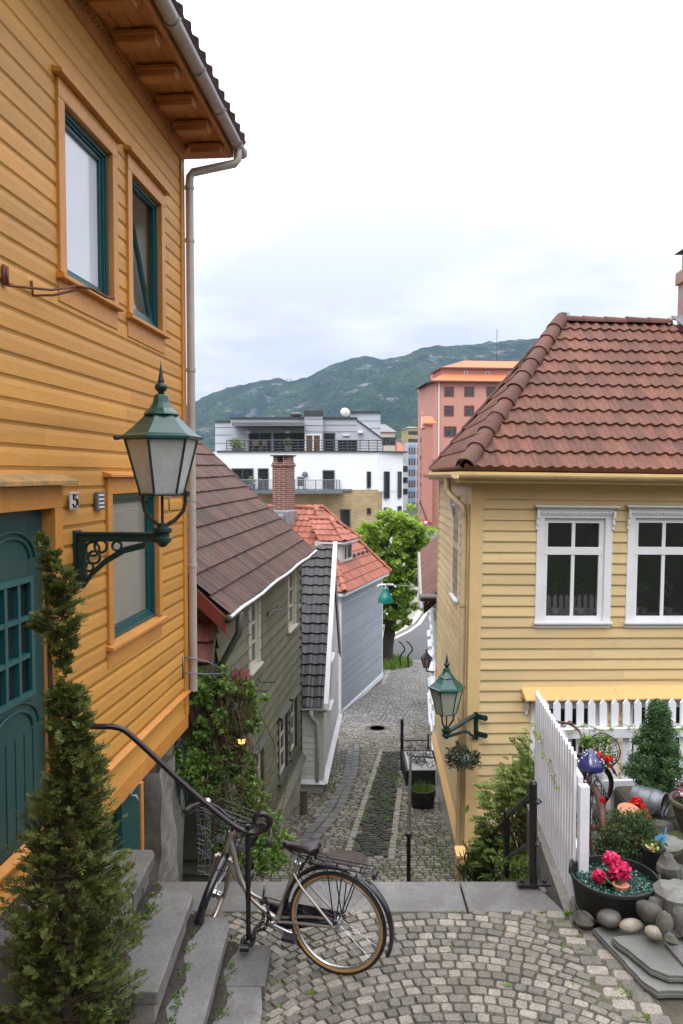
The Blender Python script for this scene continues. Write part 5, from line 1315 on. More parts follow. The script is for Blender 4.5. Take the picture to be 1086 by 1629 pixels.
# dormer
D0=HF.p(1.35,-.38,0); DF=Fr((D0.x,D0.y,0),(dirU.x,dirU.y)); 
dzt=-2.42; dzb=-3.22
du1=1.42
mb=MB(); mb.box((0,-1.0,dzb-.1),(du1,0,dzt),.5,DF); dmr=mb.build('dormer',m_offwhite,hh)
mb=MB(); ring(mb,DF,.22,du1-.1,dzb+.05,dzt-.08,.09,.0,.04); mb.box((.62,.0,dzb+.14),(.68,.035,dzt-.17),.5,DF); mb.build('frame',m_winwhite,dmr)
mb=MB(); mb.box((.3,.001,dzb+.12),(du1-.18,.012,dzt-.16),.5,DF); mb.build('pane',m_dglass,dmr)
r=[DF.p(-.25,.22,dzt+.05),DF.p(du1+.2,.22,dzt+.05),DF.p(du1+.2,-.75,dzt+.05),DF.p(-.25,-.75,dzt+.05)]; pk=[DF.p(du1/2,-.62,dzt+.80),DF.p(du1/2,-1.5,dzt+.80)]
roofplane([r[0],r[1],pk[0]],.235,.30,.026,.028,m_tile_orange,'hip_roof',dmr,seed=44)
roofplane([r[3],r[0],pk[0],pk[1]],.235,.30,.026,.028,m_tile_orange,'roof',dmr,seed=45); roofplane([r[1],r[2],pk[1],pk[0]],.235,.30,.026,.028,m_tile_orange,'roof',dmr,seed=46)
mb=MB(); caps(mb,r[0],pk[0]+V((0,0,.04)),.10,.34); caps(mb,r[1],pk[0]+V((0,0,.04)),.10,.34,seed=2); caps(mb,pk[1],pk[0],.10,.34,seed=4); mb.build('ridge_tiles',m_tile_orange,dmr)
mb=MB(); mb.box((-.23,-.75,dzt-.06),(du1+.18,.20,dzt+.03),.5,DF); mb.build('eave_board',m_white,dmr)
# chimney
c=at(451,812,31.2); cw_=.34; zt_=at(451,737,31.2).z
mb=MB(); rot=M.Rotation(.25,4,'Z'); 
def rb(mb,cx,cy,z0,z1,hx,hy,rnd=.5,an=-.35):
    ca,sa=math.cos(an),math.sin(an); P=[(cx+ca*a-sa*b,cy+sa*a+ca*b) for a,b in ((-hx,-hy),(hx,-hy),(hx,hy),(-hx,hy))]
    mb.prism([(x,y,z0) for x,y in P],(0,0,z1-z0),rnd)
rb(mb,c.x,c.y,-2.2,zt_-.12,.31,.34); rb(mb,c.x,c.y,zt_-.12,zt_-.04,.35,.38); rb(mb,c.x,c.y,zt_-.04,zt_+.03,.32,.35)
for s in (-1,1): rb(mb,c.x+s*.20,c.y-s*.07,zt_+.03,zt_+.26,.085,.28)
ch2=mb.build('chimney',m_brick,hh,label='square red brick chimney with two openings under a slab')
mb=MB(); rb(mb,c.x,c.y,zt_+.26,zt_+.31,.36,.40); mb.build('cap',m_dgrey,ch2)
mb=MB(); rb(mb,c.x,c.y,-2.2,-1.35,.40,.44); rb(mb,c.x-.25,c.y-.2,-2.2,-1.5,.40,.3); mb.build('flashing',m_lead,ch2,bevel=.04)
# hanging street lamp on a wire
hl=thing('hanging_lamp','green bell-shaped street lamp hung on a wire before the tree','street lamp',tuple(at(614,955,27.5)))
c=at(613,947,27.5); mb=MB(); mb.lathe([(.26,-.24),(.25,-.13),(.21,.0),(.13,.09),(.11,.22),(.0,.25)],c,18); mb.build('lamp_shade',mat('bright_green_shade',(.0,.16,.12),.35,.1),hl,smooth='auto')
mb=MB(); mb.tube([c+V((-.28,0,.30)),c+V((-.2,0,.36)),c+V((.25,0,.36)),c+V((.35,0,.28))],.035,6); mb.tube([c+V((0,0,.24)),c+V((0,0,.36))],.03,6); mb.build('yoke',m_white,hl)
mb=MB(); mb.tube([HF.p(HL-1.0,.06,ez2-.4),c+V((0,0,.37)),NS.p(8,.05,ne-.75)],.012,4); mb.build('wire',m_galv,hl)
# small dark wall lantern on the white house
sl_=thing('wall_lantern','small black lantern with amber glass on the white house, half hidden above the green lantern','wall lantern',tuple(at(680,1067,22.5)))
c=at(678,1052,22.5); mb=MB(); mb.lathe([(.15,.09),(.17,.10),(.06,.22),(.02,.26),(.03,.30),(.0,.36)],c,6); mb.build('roof',m_iron,sl_)
mb=MB(); mb.lathe([(.07,-.16),(.14,.09)],c,6); mb.build('glass',mat('amber_glass',(.20,.11,.06),.2),sl_)
mb=MB(); 
for k in range(6): a=k*PI/3; mb.tube([c+V((.07*math.cos(a),.07*math.sin(a),-.16)),c+V((.145*math.cos(a),.145*math.sin(a),.09))],.014,4)
mb.lathe([(0,-.2),(.08,-.18),(.08,-.16),(0,-.15)],c,6); mb.tube([c+V((0,0,-.17)),c+V((0,0,-.27)),c+V((.15,0,-.30)),c+V((.5,0,-.27))],.022,6); mb.build('bracket',m_iron,sl_)
# planters and railings in the alley
pa=G(668,1250); 
pl=thing('planter','long dark rectangular planter with bare twiggy shrubs, behind the rail','planter',tuple(pa))
mb=MB(); x0=G(645,1248).x; x1=x0+.75; y0=pa.y; zt_=pa.z+.33
ring(mb,Fr((0,0,0),(1,0)),0,0,0,0,0,0,0) if False else None
mb.box((x0,y0,pa.z-.05),(x1,y0+.06,zt_)); mb.box((x0,y0+1.3,pa.z-.2),(x1,y0+1.36,zt_)); mb.box((x0,y0+.06,pa.z-.2),(x0+.05,y0+1.3,zt_)); mb.box((x1-.05,y0+.06,pa.z-.2),(x1,y0+1.3,zt_)); mb.build('box',m_planter,pl)
mb=MB(); mb.box((x0+.051,y0+.061,zt_-.12),(x1-.051,y0+1.299,zt_-.01)); mb.build('top',m_concrete,pl)
mb=MB(); mbf=MB(); rr=random.Random(9)
for k in range(26):
    q=V((x0+rr.uniform(.15,.68),y0+rr.uniform(.15,.8),zt_-.05)); e_=q+V((rr.uniform(-.3,.3),rr.uniform(-.3,.2),rr.uniform(.1,.42))); limb(mb,q,e_,.008,.004,4,.15,rr=rr)
    leaves(mbf,e_,(.09,.09,.06),22,.035,.3,.4,shell=.1,seed=k)
mb.build('twigs',m_stem,pl); mbf.build('foliage',m_dkleaf,pl)
ta=G(672,1284); tb=thing('barrel_planter','round dark half-barrel planter full of bright grass, in front of the long planter','planter',tuple(ta))
mb=MB(); mb.lathe([(0,0),(.21,0),(.255,.34),(.25,.37),(.215,.37),(.21,.30),(0,.30)],ta,20)
for z,r in ((.08,.226),(.28,.252)): mb.lathe([(r,z),(r+.008,z),(r+.011,z+.035),(r+.003,z+.035)],ta,20)
mb.build('barrel',m_planter,tb,smooth='auto')
mb=MB(); rr=random.Random(3)
for k in range(520):
    a=rr.uniform(0,6.28); r=.21*rr.random()**.5; q=ta+V((r*math.cos(a),r*math.sin(a),.30)); h=rr.uniform(.04,.24)*(1 if q.y>ta.y else .6); b=rr.uniform(0,6.28); d=V((math.cos(b),math.sin(b),0))*.008; lean=V((rr.gauss(0,.04),rr.gauss(0,.04),0))
    mb.add([q-d,q+d,q+lean+V((0,0,h))],[(0,1,2)],rr.random()*.8)
mb.build('grass',m_grassy,tb)
ra=thing('alley_railing','black iron railing with knobbed end post, around the planters in the alley','railing',tuple(G(638,1226)))
a=G(639,1225); b=V((a.x,a.y,a.z+1.22)); mb=MB(); mb.tube([a,b],.038,8)
for k in range(6): mb.lathe([(0,-.03),(.055,0),(.0,.03)],a+V((0,0,.5+k*.145)),8)
mb.build('post',m_iron,ra)
P1=V((a.x+.04,a.y,a.z+.72)); P2=at(681,1180,a.y); P2.z=P1.z; mb=MB(); mb.tube([P1,P2],.018,6); mb.build('rail',m_iron,ra)
mb=MB(); mb.tube([V((P2.x,P2.y,a.z)),V((P2.x,P2.y,P2.z+.12))],.022,6); mb.lathe([(0,-.04),(.04,0),(0,.04)],V((P2.x,P2.y,P2.z+.14)),8); mb.build('post',m_iron,ra)
cr=thing('centre_handrail','long thin black handrail running down the middle of the alley','handrail',tuple(at(649,1403,9.8)))
j=at(650,1327,9.9); e1=at(653,1203,15.9); mb=MB(); mb.tube([V((j.x,j.y,-5.6)),j],.026,10); mb.lathe([(.026,-.03),(.045,-.02),(.045,.02),(.026,.03)],j,10); mb.build('post',m_iron,cr)
mb=MB(); mb.tube([j,e1,e1+V((0,.1,.02))],.024,8); q=j.lerp(e1,.45); 
for t in (.30,.62): q=j.lerp(e1,t); mb.lathe([(.021,-.03),(.034,-.02),(.034,.02),(.021,.03)],q,8)
mb.build('rail',m_iron,cr)
mb=MB(); mb.tube([e1,V((e1.x,e1.y,gz(e1.y)))],.021,6); mb.build('post',m_iron,cr); mb=MB(); mb.tube([e1,e1+V((.50,0,-.03))],.016,6); mb.build('side_rail',m_iron,cr)
# railing on the right side of the stairs
sr=thing('stair_railing','black three-post railing going down the stairs beside the picket fence','railing',tuple(at(848,1408,6.42)))
p1=at(848,1406,6.42); t1=at(848,1248,6.42)
mb=MB(); mb.tube([p1,t1],.031,10); mb.lathe([(0,0),(.034,0),(.034,.01),(.02,.03),(0,.035)],t1,10); mb.lathe([(0,-.03),(.035,0),(0,.03)],t1+V((.035,-.02,-.13)),10); mb.lathe([(0,-.03),(.035,0),(0,.03)],t1+V((.035,-.02,-.47)),10)
mb.box((p1.x-.13,p1.y-.05,p1.z),(p1.x+.13,p1.y+.05,p1.z+.014)); 
for s in (-.09,.09): mb.lathe([(0,.014),(.02,.014),(.016,.03),(0,.03)],(p1.x+s,p1.y,p1.z),6)
mb.build('post',m_iron,sr)
t2=at(806,1290,7.62); t3=at(779,1326,8.6); t4=at(758,1346,9.6)
for t_,bz_ in ((t2,-4.4),(t3,-4.9),(t4,-5.4)): mb=MB(); mb.tube([V((t_.x,t_.y,bz_)),t_],.030,8); mb.lathe([(0,0),(.033,0),(.02,.02),(0,.03)],t_,8); mb.build('post',m_iron,sr)
mb=MB(); dn=V((0,0,-.06)); mb.tube([t1+dn,t2+dn,t3+dn,t4+dn],.019,8); mb.build('rail',m_iron,sr)
mb=MB(); dn=V((0,0,-.46)); mb.tube([t1+dn,t2+dn,t3+dn,t4+dn],.017,8); mb.build('rail',m_iron,sr)
# ---------------------------------------------------------------- modern white apartment block at the end
YB=60.0
AF=Fr((0,YB,0),(1,.0)); af=lambda px,py,w=0: AF.hit(px,py,w)
ab=thing('apartment_block','white rendered apartment block with grey penthouse, roof terraces and yellow brick storey','building',(0,YB,-9))
def U(px): return af(px,740)[0]
def Z(py): return af(500,py)[1]
xl=U(300); xr=U(545); xc=U(585); xe=U(641)
# plan of the front: straight, then turning back to the right
def fp(px,back=0):
    """front line of the curved facade in plan"""
    return None
F1=V((U(300),YB,0)); F2=V((U(560),YB,0)); F3=V((U(600)*1.0,YB+.35,0)); F4=V((U(641)*1.03,YB+1.9,0)); F5=V((U(641)*1.03-.4,YB+14,0))
plan=[F1,F2,F3,F4,F5,V((F1.x,YB+14,0))]
def prismz(mb,pl,z0,z1,rnd=.5): mb.prism([(p.x,p.y,z0) for p in pl],(0,0,z1-z0),rnd)
mb=MB(); prismz(mb,plan,Z(782),Z(719)); mb.build('wall',m_render,ab)
mb=MB(); p2=[V((p.x+(.35 if i in(3,4) else 0),p.y-(.12 if i<4 else 0),0)) for i,p in enumerate(plan)]; prismz(mb,[V((U(345),YB-.12,0)),p2[1],p2[2],p2[3],p2[4],V((U(345),YB+14,0))],Z(719),Z(717.0)); mb.build('roof_edge',m_dgrey,ab)
# brick storey
pb=[V((U(352),YB-.02,0)),V((F2.x,YB-.02,0)),V((F3.x,F3.y-.02,0)),V((F4.x-.9,F4.y-.42,0)),V((F4.x-.9,YB+13,0)),V((U(352),YB+13,0))]
mb=MB(); prismz(mb,[F1+V((0,.1,0)),F2+V((0,.1,0)),F3+V((0,.1,0)),F4,F5,V((F1.x,YB+14,0))],-10,Z(782)); mb.build('wall',m_render,ab)
mb=MB(); prismz(mb,pb,-10,Z(779)); mb.build('brick_storey',m_tanbrick,ab,label='yellow brick wall of the lower storeys')
mb=MB(); mb.box((U(352),-.1,Z(781.5)),(U(560),.15,Z(778)),.5,AF); mb.build('terrace_edge',m_mgrey,ab)
def wbox(x0,x1,y0,y1,m,name='window',w=.06,fr=None,n=0,parent=ab,frm=m_dgrey):
    a,b,c,d=U(x0),U(x1),Z(y1),Z(y0); F=fr or AF
    mb=MB(); t=.10; ring(mb,F,a,b,c,d,t,-.02+.03,w+.03)
    for k in range(1,n): x=a+(b-a)*k/n; mb.box((x-.05,.011,c+t),(x+.05,w+.02,d-t),.5,F)
    o=mb.build(name,frm,parent); mb=MB(); mb.box((a+t*.5,.005,c+t*.5),(b-t*.5,.03,d-t*.5),.5,F); mb.build('pane',m,o); return o
wbox(368,403,745,779,m_dglass,n=2); wbox(410,427,745,779,m_dglass,n=1); wbox(513,532,748,779,m_dglass,n=1); wbox(436.5,447,745,779,m_dglass)
# windows on the turned part
CF=Fr(tuple(F3),((F4-F3).x,(F4-F3).y)); 
def cwin(px0,px1,y0,y1,m=m_dglass,F=None):
    F=F or CF; a=F.hit(px0,(y0+y1)/2)[0]; b=F.hit(px1,(y0+y1)/2)[0]; c=F.hit((px0+px1)/2,y1)[1]; d=F.hit((px0+px1)/2,y0)[1]
    mb=MB(); ring(mb,F,a,b,c,d,.08,.02,.10); o=mb.build('window',m_dgrey,ab); mb=MB(); mb.box((a+.04,.015,c+.04),(b-.04,.06,d-.04),.5,F); mb.build('pane',m,o)
BF2=Fr(tuple(F2),((F3-F2).x,(F3-F2).y))
cwin(583,589.5,750,776,F=BF2); cwin(610,618.5,750,793); cwin(632,637.5,750,792,m_bglass); cwin(632,637.5,805,820,m_bglass); cwin(610,618.5,807,822)
wbox(541,557,810,838,m_dglass,w=.08); cwin(583,589.5,808,818,F=BF2)
# penthouse
PB=3.2
PF=Fr((0,YB+PB,0),(1,0)); pu=lambda px:PF.hit(px,700)[0]; pz=lambda py:PF.hit(500,py)[1]
ph_=MB(); ph_.box((pu(342),-9,pz(722)),(pu(367.5),0,pz(672)),.5,PF); ph_.box((pu(367.5),-9,pz(722)),(pu(485),.25,pz(667)),.5,PF); ph_.box((pu(485),-8,pz(722)),(pu(513.5),1.0,pz(657)),.5,PF); ph_.box((pu(513.5),-9,pz(722)),(pu(568),.25,pz(667)),.5,PF)
ph_.prism([PF.p(pu(568),.25,pz(722)),PF.p(pu(607),.25,pz(722)),PF.p(pu(607),.25,pz(696)),PF.p(pu(568),.25,pz(667))],(0,9,0)); ph_.box((pu(558),-10,pz(722)),(pu(606),-1.2,pz(655)),.5,PF)
pe=ph_.build('penthouse',m_panel,ab)
mb=MB()
for (a,b,y,w0) in ((342,367,672,.05),(367,485,667,.32),(513,568,667,.32),(558,606.5,655,-1.1)): mb.box((pu(a),-9,pz(y)),(pu(b),w0+.05,pz(y)+.14),.5,PF)
mb.box((pu(484),-8,pz(663)),(pu(514),1.1,pz(654.5)),.5,PF); mb.prism([PF.p(pu(567),.35,pz(667)),PF.p(pu(608),.35,pz(697)),PF.p(pu(608),.35,pz(699)),PF.p(pu(567),.35,pz(669.5))],(0,5,0))
mb.build('roof_trim',m_dgrey,pe)
mb=MB()
for y in (680,692,705): mb.box((pu(342),.0,pz(y)-.02),(pu(367),.02,pz(y)+.02),.5,PF)
for y in (680,): mb.box((pu(368),.25,pz(y)-.02),(pu(484),.27,pz(y)+.02),.5,PF)
for y in (676.5,687): mb.box((pu(514),.25,pz(y)-.02),(pu(567),.27,pz(y)+.02),.5,PF)
for y in (668,680): mb.box((pu(559),-1.2,pz(y)-.02),(pu(606),-1.18,pz(y)+.02),.5,PF)
for y in (668,678,688): mb.box((pu(486),1.0,pz(y)-.02),(pu(513),1.02,pz(y)+.02),.5,PF)
mb.build('panel_joints',m_mgrey,pe)
def pw(x0,x1,y0,y1,w,n=1,frm=m_dgrey,m=m_dglass):
    a,b,c,d=pu(x0),pu(x1),pz(y1),pz(y0); mb=MB(); ring(mb,PF,a,b,c,d,.09,w+.01,w+.08)
    for k in range(1,n): x=a+(b-a)*k/n; mb.box((x-.05,w+.012,c+.09),(x+.05,w+.07,d-.09),.5,PF)
    o=mb.build('window',frm,pe); mb=MB(); mb.box((a+.05,w+.005,c+.05),(b-.05,w+.03,d-.05),.5,PF); mb.build('pane',m,o)
pw(396,432,689,722,.25,2); pw(435,485,689,722,.25,2); pw(486,511,692,722,1.0,2,frm=m_white,m=mat('brown_glazed_door',(.12,.06,.03),.3)); pw(515,533,689,722,.25); pw(537,568,700,722,.25,2)
mb=MB(); mb.prism([PF.p(pu(374),.25,pz(673)),PF.p(pu(374),1.9,pz(674)),PF.p(pu(374),1.9,pz(680)),PF.p(pu(374),.25,pz(676))],(pu(485)-pu(374),0,0)); mb.build('awning',m_mgrey,pe)
for px in (396,458,573): mb=MB(); mb.box((pu(px)-.18,.26,pz(690)),(pu(px)+.18,.6,pz(686)),.5,PF); mb.build('spotlight',m_white,pe,bevel=.03)
mb=MB(); mb.box((pu(545),.27,pz(693.5)),(pu(556),.4,pz(691.5)),.5,PF); mb.build('strip_light',m_white,pe)
mb=MB(); c=PF.p(pu(467),-3,0); mb.lathe([(0,pz(668)),(.38,pz(668)),(.38,pz(658)),(.48,pz(657)),(.48,pz(654)),(.3,pz(651)),(0,pz(651))],c,14); mb.build('vent_stack',m_dgrey,pe,smooth='auto')
dsh=thing('satellite_dish','large pale satellite dish on the penthouse roof','satellite dish',tuple(PF.p(pu(549),-.5,pz(665))))
c=at(549,656,YB+PB+.5); rotm=M.Rotation(math.radians(72),4,'X')@M.Rotation(.25,4,'Y'); mb=MB(); mb.lathe([(0,.15),(.18,.11),(.33,.04),(.385,.0),(.385,-.03),(.32,.015),(.17,.08),(0,.11)],c,22,axis=rotm); mb.build('dish',m_winwhite,dsh,smooth=True)
mb=MB(); mb.tube([c+V((0,.1,0)),c+V((0,.3,-.5)),c+V((0,.3,-.8))],.05,6); mb.build('mast',m_galv,dsh)
# railings
def railing(name_label,P,z0,h,parent,npost=10,nr=4,glass=None,m=None):
    m=m or m_dgrey
    for s in range(nr): mb=MB(); z=z0+h*(s+1)/nr; mb.tube([V((p.x,p.y,z)) for p in P],.022 if s<nr-1 else .035,5); mb.build('rail',m,parent)
    L_=[0]; 
    for a,b in zip(P,P[1:]): L_.append(L_[-1]+(b-a).length)
    for k in range(npost+1):
        t=L_[-1]*k/npost
        for i in range(len(P)-1):
            if t<=L_[i+1]+1e-6: q=P[i].lerp(P[i+1],(t-L_[i])/max(1e-6,L_[i+1]-L_[i])); break
        mb=MB(); mb.tube([V((q.x,q.y,z0)),V((q.x,q.y,z0+h))],.03,5); mb.build('post',m,parent)
rl=thing('terrace_railing','long dark railing of the upper roof terrace in front of the grey penthouse','railing',(U(360),YB,Z(718)))
railing('',[V((U(360),YB+.15,0)),V((F2.x,YB+.15,0)),V((F3.x,F3.y+.15,0)),V((U(610),YB+1.0,0))],Z(718),.82,rl,18,4)
rl2=thing('terrace_railing','pale railing of the lower balcony at the white wall, behind the brick chimney','railing',(U(380),YB,Z(779)))
railing('',[V((U(372),YB-1.4,0)),V((U(540),YB-1.4,0)),V((U(540),YB-.1,0))],Z(779),.72,rl2,12,5,m=m_galv)
mb=MB(); mb.box((U(352),.0,Z(779)-.25),(U(545),1.5,Z(779)),.5,AF); mb.build('balcony_slab',m_mgrey,ab)
# terrace furniture and plants
def small_plant(label,c,r,m,n=120,cat='plant',group=None):
    t=thing('potted_plant',label,cat,tuple(c),0,group); mb=MB(); mb.lathe([(0,0),(.22,0),(.3,.4),(0,.4)],c,10); mb.build('pot',m_mgrey,t); mb=MB(); leaves(mb,V(c)+V((0,0,.4+r*.8)),(r,r,r*.9),n,.16,.5,.35,shell=.3); mb.build('foliage',m,t)
small_plant('clipped ball shrub on the upper terrace before the dark windows',V((U(457),YB+1,Z(718))),.38,m_thuja,260)
small_plant('bushy green plant with red flowers at the left end of the upper terrace',V((U(371),YB+1,Z(718)-.1)),.45,m_vine,240); small_plant('smaller leafy plant next to the red-flowered one on the upper terrace',V((U(378),YB+1.2,Z(718)-.1)),.35,m_tree,160)
small_plant('green plant on the lower balcony left of the brick chimney',V((U(402),YB-.8,Z(779))),.35,m_vine,120)
def chair(label,x,y,z,rz,m):
    t=thing('garden_chair',label,'chair',(x,y,z),0,'chairs on the terraces'); 
    for (n_,a,b) in (('seat',(-.25,-.25,.42),(.25,.25,.46)),('backrest',(-.25,.21,.50),(.25,.25,.9)),('leg',(-.25,-.25,0),(-.2,-.2,.42)),('leg',(.2,-.25,0),(.25,-.2,.42)),('leg',(-.25,.2,0),(-.2,.25,.42)),('leg',(.2,.2,0),(.25,.25,.42))):
        mb=MB(); mb.box(a,b); mb.xf(M.Translation((x,y,z))@M.Rotation(rz,4,'Z')); mb.build(n_,m,t)
chair('garden chair left of the other on the upper terrace',U(404),YB+1.4,Z(718),.3,m_wood); chair('garden chair right of the other on the upper terrace',U(414),YB+1.4,Z(718),-.9,m_wood)
chair('garden chair on the lower balcony near the glass door',U(419),YB-.8,Z(779),1.2,m_wood)
gr_=thing('grill','dark barbecue grill on the lower balcony right of the chimney','grill',(U(479),YB-.7,Z(779)))
mb=MB(); mb.box((U(474),.5,Z(779)+.3),(U(484),.9,Z(779)+.75),.5,AF); mb.build('body',m_dgrey,gr_); mb=MB(); mb.box((U(473),.45,Z(779)+.76),(U(485),.95,Z(779)+.98),.5,AF); mb.build('lid',m_mgrey,gr_,bevel=.08)
for px in (474.5,483): mb=MB(); mb.box((U(px),.6,Z(779)),(U(px)+.06,.7,Z(779)+.3),.5,AF); mb.build('leg',m_dgrey,gr_)
mb=MB(); c=at(485,755,YB-.1); mb.lathe([(0,0),(.2,0),(.22,.06),(.0,.1)],c,14,axis=M.Rotation(PI/2,4,'X')); mb.build('round_vent',m_galv,ab)
# ---------------------------------------------------------------- salmon building
YS=150.0; SF=Fr((0,YS,0),(1,.10)); su_=lambda px,py=650:SF.hit(px,py)[0]; sz=lambda px,py:SF.hit(px,py)[1]
sb=thing('office_building','tall salmon-coloured building with two-tier bright orange roof','building',(20,YS,-10))
x0,x1=su_(691),su_(691)+42; zt1=sz(700,606)
mb=MB(); mb.box((x0,-16,-11),(x1,0,zt1),.5,SF)
# side face running back to the left
sL=at(680,640,YS+14); 
mb.add([SF.p(x0,0,-11),V((sL.x,sL.y,-11)),V((sL.x,sL.y,zt1)),SF.p(x0,0,zt1)],[(0,1,2,3)]); mb.add([V((sL.x,sL.y,-11)),SF.p(x0+4,-20,-11),SF.p(x0+4,-20,zt1),V((sL.x,sL.y,zt1))],[(0,1,2,3)])
zt2_=sz(740,583)
o1=SF.p(x0+2.4,-2.2,0)
mb.box((x0+2.2,-14,zt1),(x1,-1.8,zt2_),.5,SF)
mb.add([SF.p(x0+2.2,-1.8,zt1),V((sL.x+2,sL.y-1,zt1)),V((sL.x+2,sL.y-1,zt2_)),SF.p(x0+2.2,-1.8,zt2_)],[(0,1,2,3)])
mb.build('wall',m_pinkr,sb)
mb=MB()
def hip(z0,z1,ov,x0,x1,w0,w1,inx,inw):
    b=[SF.p(x0-ov,w0+ov,z0),SF.p(x1,w0+ov,z0),SF.p(x1,w1,z0),SF.p(x0-ov-0,w1,z0)]; t=[SF.p(x0+inx,w0-inw,z1),SF.p(x1,w0-inw,z1),SF.p(x1,w1+inw,z1),SF.p(x0+inx,w1+inw,z1)]
    mb.add(b+t,[(0,1,5,4),(1,2,6,5),(2,3,7,6),(3,0,4,7),(4,5,6,7)])
hip(zt1,zt1+1.6,.9,x0,x1,0,-15,2.2,1.8); hip(zt2_,sz(757,566),.7,x0+2.2,x1,-1.8,-12,5.0,4.8)
m_=m_cityor; 
o=mb.build('roof',m_,sb)
mb=MB()
for (a,b,z) in ((x0-1.0,x1,zt1),(x0+1.5,x1,zt2_)): mb.box((a,-1 if z==zt1 else -2.6,z-.25),(b,.95 if z==zt1 else -1.05,z+.02),.5,SF)
mb.add([SF.p(x0-1,.95,zt1-.25),V((sL.x-.9,sL.y,zt1-.25)),V((sL.x-.9,sL.y,zt1+.1)),SF.p(x0-1,.95,zt1+.1)],[(0,1,2,3)]); mb.build('cornice',mat('brown_cornice',(.16,.07,.055),.6),sb)
m_rw=mat('red_brown_frames',(.19,.05,.035),.5)
for r,(y0,y1) in enumerate(((615,631),(645,662),(678,695))):
    for c_,(xa,xb_) in enumerate(((706,721.5),(738,754),(773,788),(806,822),(838,854))):
        if r==2 and c_==0: xb_=726
        a,b,c,d=su_(xa),su_(xb_),sz(xa,y1),sz(xa,y0); mb=MB(); ring(mb,SF,a,b,c,d,.18,-.05,.08); mb.box(((a+b)/2+.25,-.0,c+.18),((a+b)/2+.40,.07,d-.18),.5,SF); mb.box((a+.18,-.0,c+(d-c)*.68),((a+b)/2+.25,.06,c+(d-c)*.75),.5,SF); o=mb.build('window',m_rw,sb); mb=MB(); mb.box((a+.1,.002,c+.1),(b-.1,.02,d-.1),.5,SF); mb.build('pane',m_dglass,o)
for xa in (741,776,812): a=su_(xa); mb=MB(); z=sz(xa,592); ring(mb,SF,a,a+.75,z-.45,z+.4,.14,-1.78,-1.7); o=mb.build('window',m_white,sb); mb=MB(); mb.box((a+.1,-1.79,z-.35),(a+.65,-1.74,z+.3),.5,SF); mb.build('pane',m_mgrey,o)
mb=MB(); mb.tube([SF.p(su_(697.5),.25,zt1),SF.p(su_(697.5),.25,-10)],.13,6); mb.build('downpipe',m_white,sb)
mb=MB(); a=SF.p(su_(804),-6,sz(804,568)); mb.tube([a,a+V((0,0,6.2))],.06,5); mb.build('mast',m_dgrey,sb)
# lower tower with small orange gable
tb0=at(671,690,YS-9); tb1=at(688,690,YS-9); zz_=at(671,675,YS-9).z
mb=MB(); mb.box((tb0.x,YS-9,at(671,801,YS-9).z),(tb1.x,YS-6,zz_)); mb.box((tb1.x-.2,YS-7,-11),(tb1.x+3,YS+2,zz_-6)); tw=mb.build('stair_tower',m_pinkd,sb)
mb=MB(); zr_=at(671,662,YS-9).z; mb.prism([(tb0.x+.2,YS-9.4,zz_),(tb1.x+.6,YS-9.4,zz_-.1),(tb1.x+.4,YS-4,zr_),(tb0.x+.7,YS-4,zr_)],(0,.0,.3)); mb.build('roof',m_cityor,tw)
mb=MB(); mb.prism([(tb0.x-.3,YS-9.3,zz_-.6),(tb0.x+.5,YS-9.3,zz_-.6),(tb0.x+.4,YS-6,zr_+.4),(tb0.x+.2,YS-6,zr_+.4)],(0,.3,0)); q=V((tb0.x+.35,YS-6,zr_)); mb.lathe([(.0,0),(.3,.1),(.3,.7),(.12,.9),(.0,1.4)],q,8); mb.build('gable_ornament',m_pinkd,tw)
mb=MB()
for k in range(9): z=zz_-2-k*1.55; mb.box((tb0.x-.05,YS-8,z-1),(tb0.x+.02,YS-6.8,z-.2)); 
mb.build('window_strip',m_dglass,tw)
mb=MB(); zb_=at(671,801,YS-9).z; mb.prism([(tb0.x,YS-9,zb_),(tb1.x,YS-9,zb_),(tb1.x,YS-9,zb_-3.2),(tb1.x-.6,YS-9,zb_-3.2)],(0,5,0)); mb.build('corbel',m_pinkd,tw)
# blue glazed office tower
YO=235.0; OF=Fr((0,YO,0),(1,0)); ou=lambda px:OF.hit(px,750)[0]; oz=lambda py:OF.hit(650,py)[1]
ob=thing('office_building','narrow pale office tower with rows of blue windows','building',(20,YO,-10))
mb=MB(); mb.box((ou(646.5),-12,-14),(ou(695),0,oz(704)),.5,OF); mb.build('wall',m_concrete,ob)
for r in range(7):
    yb=712+r*17.4
    if r>=6: break
    for (xa,xb_) in ((649.5,660.5),(663,668.5),(670.5,680)):
        a,b=ou(xa),ou(xb_); mb=MB(); mb.box((a,.0,oz(yb+10.5)),(b,.12,oz(yb)),.5,OF); o=mb.build('window',m_bglass,ob)
        mb=MB(); mb.box((a,.0,oz(yb)),(b,.08,oz(yb-4.6)),.5,OF); mb.build('spandrel',mat('light_blue_panel',(.22,.33,.52),.5,.05) if 'light_blue_panel' not in bpy.data.materials else bpy.data.materials['light_blue_panel'],ob)
        mb=MB(); 
        for k in (1,2): x=a+(b-a)*k/3; mb.box((x-.06,.12,oz(yb+10.5)),(x+.06,.2,oz(yb)),.5,OF)
        mb.build('mullion',m_concrete,o)
mb=MB(); mb.box((ou(646),.0,oz(816)),(ou(690),.8,oz(811)),.5,OF); mb.build('canopy',m_mgrey,ob)
mb=MB(); 
for k in range(5): mb.box((ou(651+k*8),.0,oz(834)),(ou(657+k*8),.1,oz(818)),.5,OF)
mb.build('shop_front',m_bglass,ob)
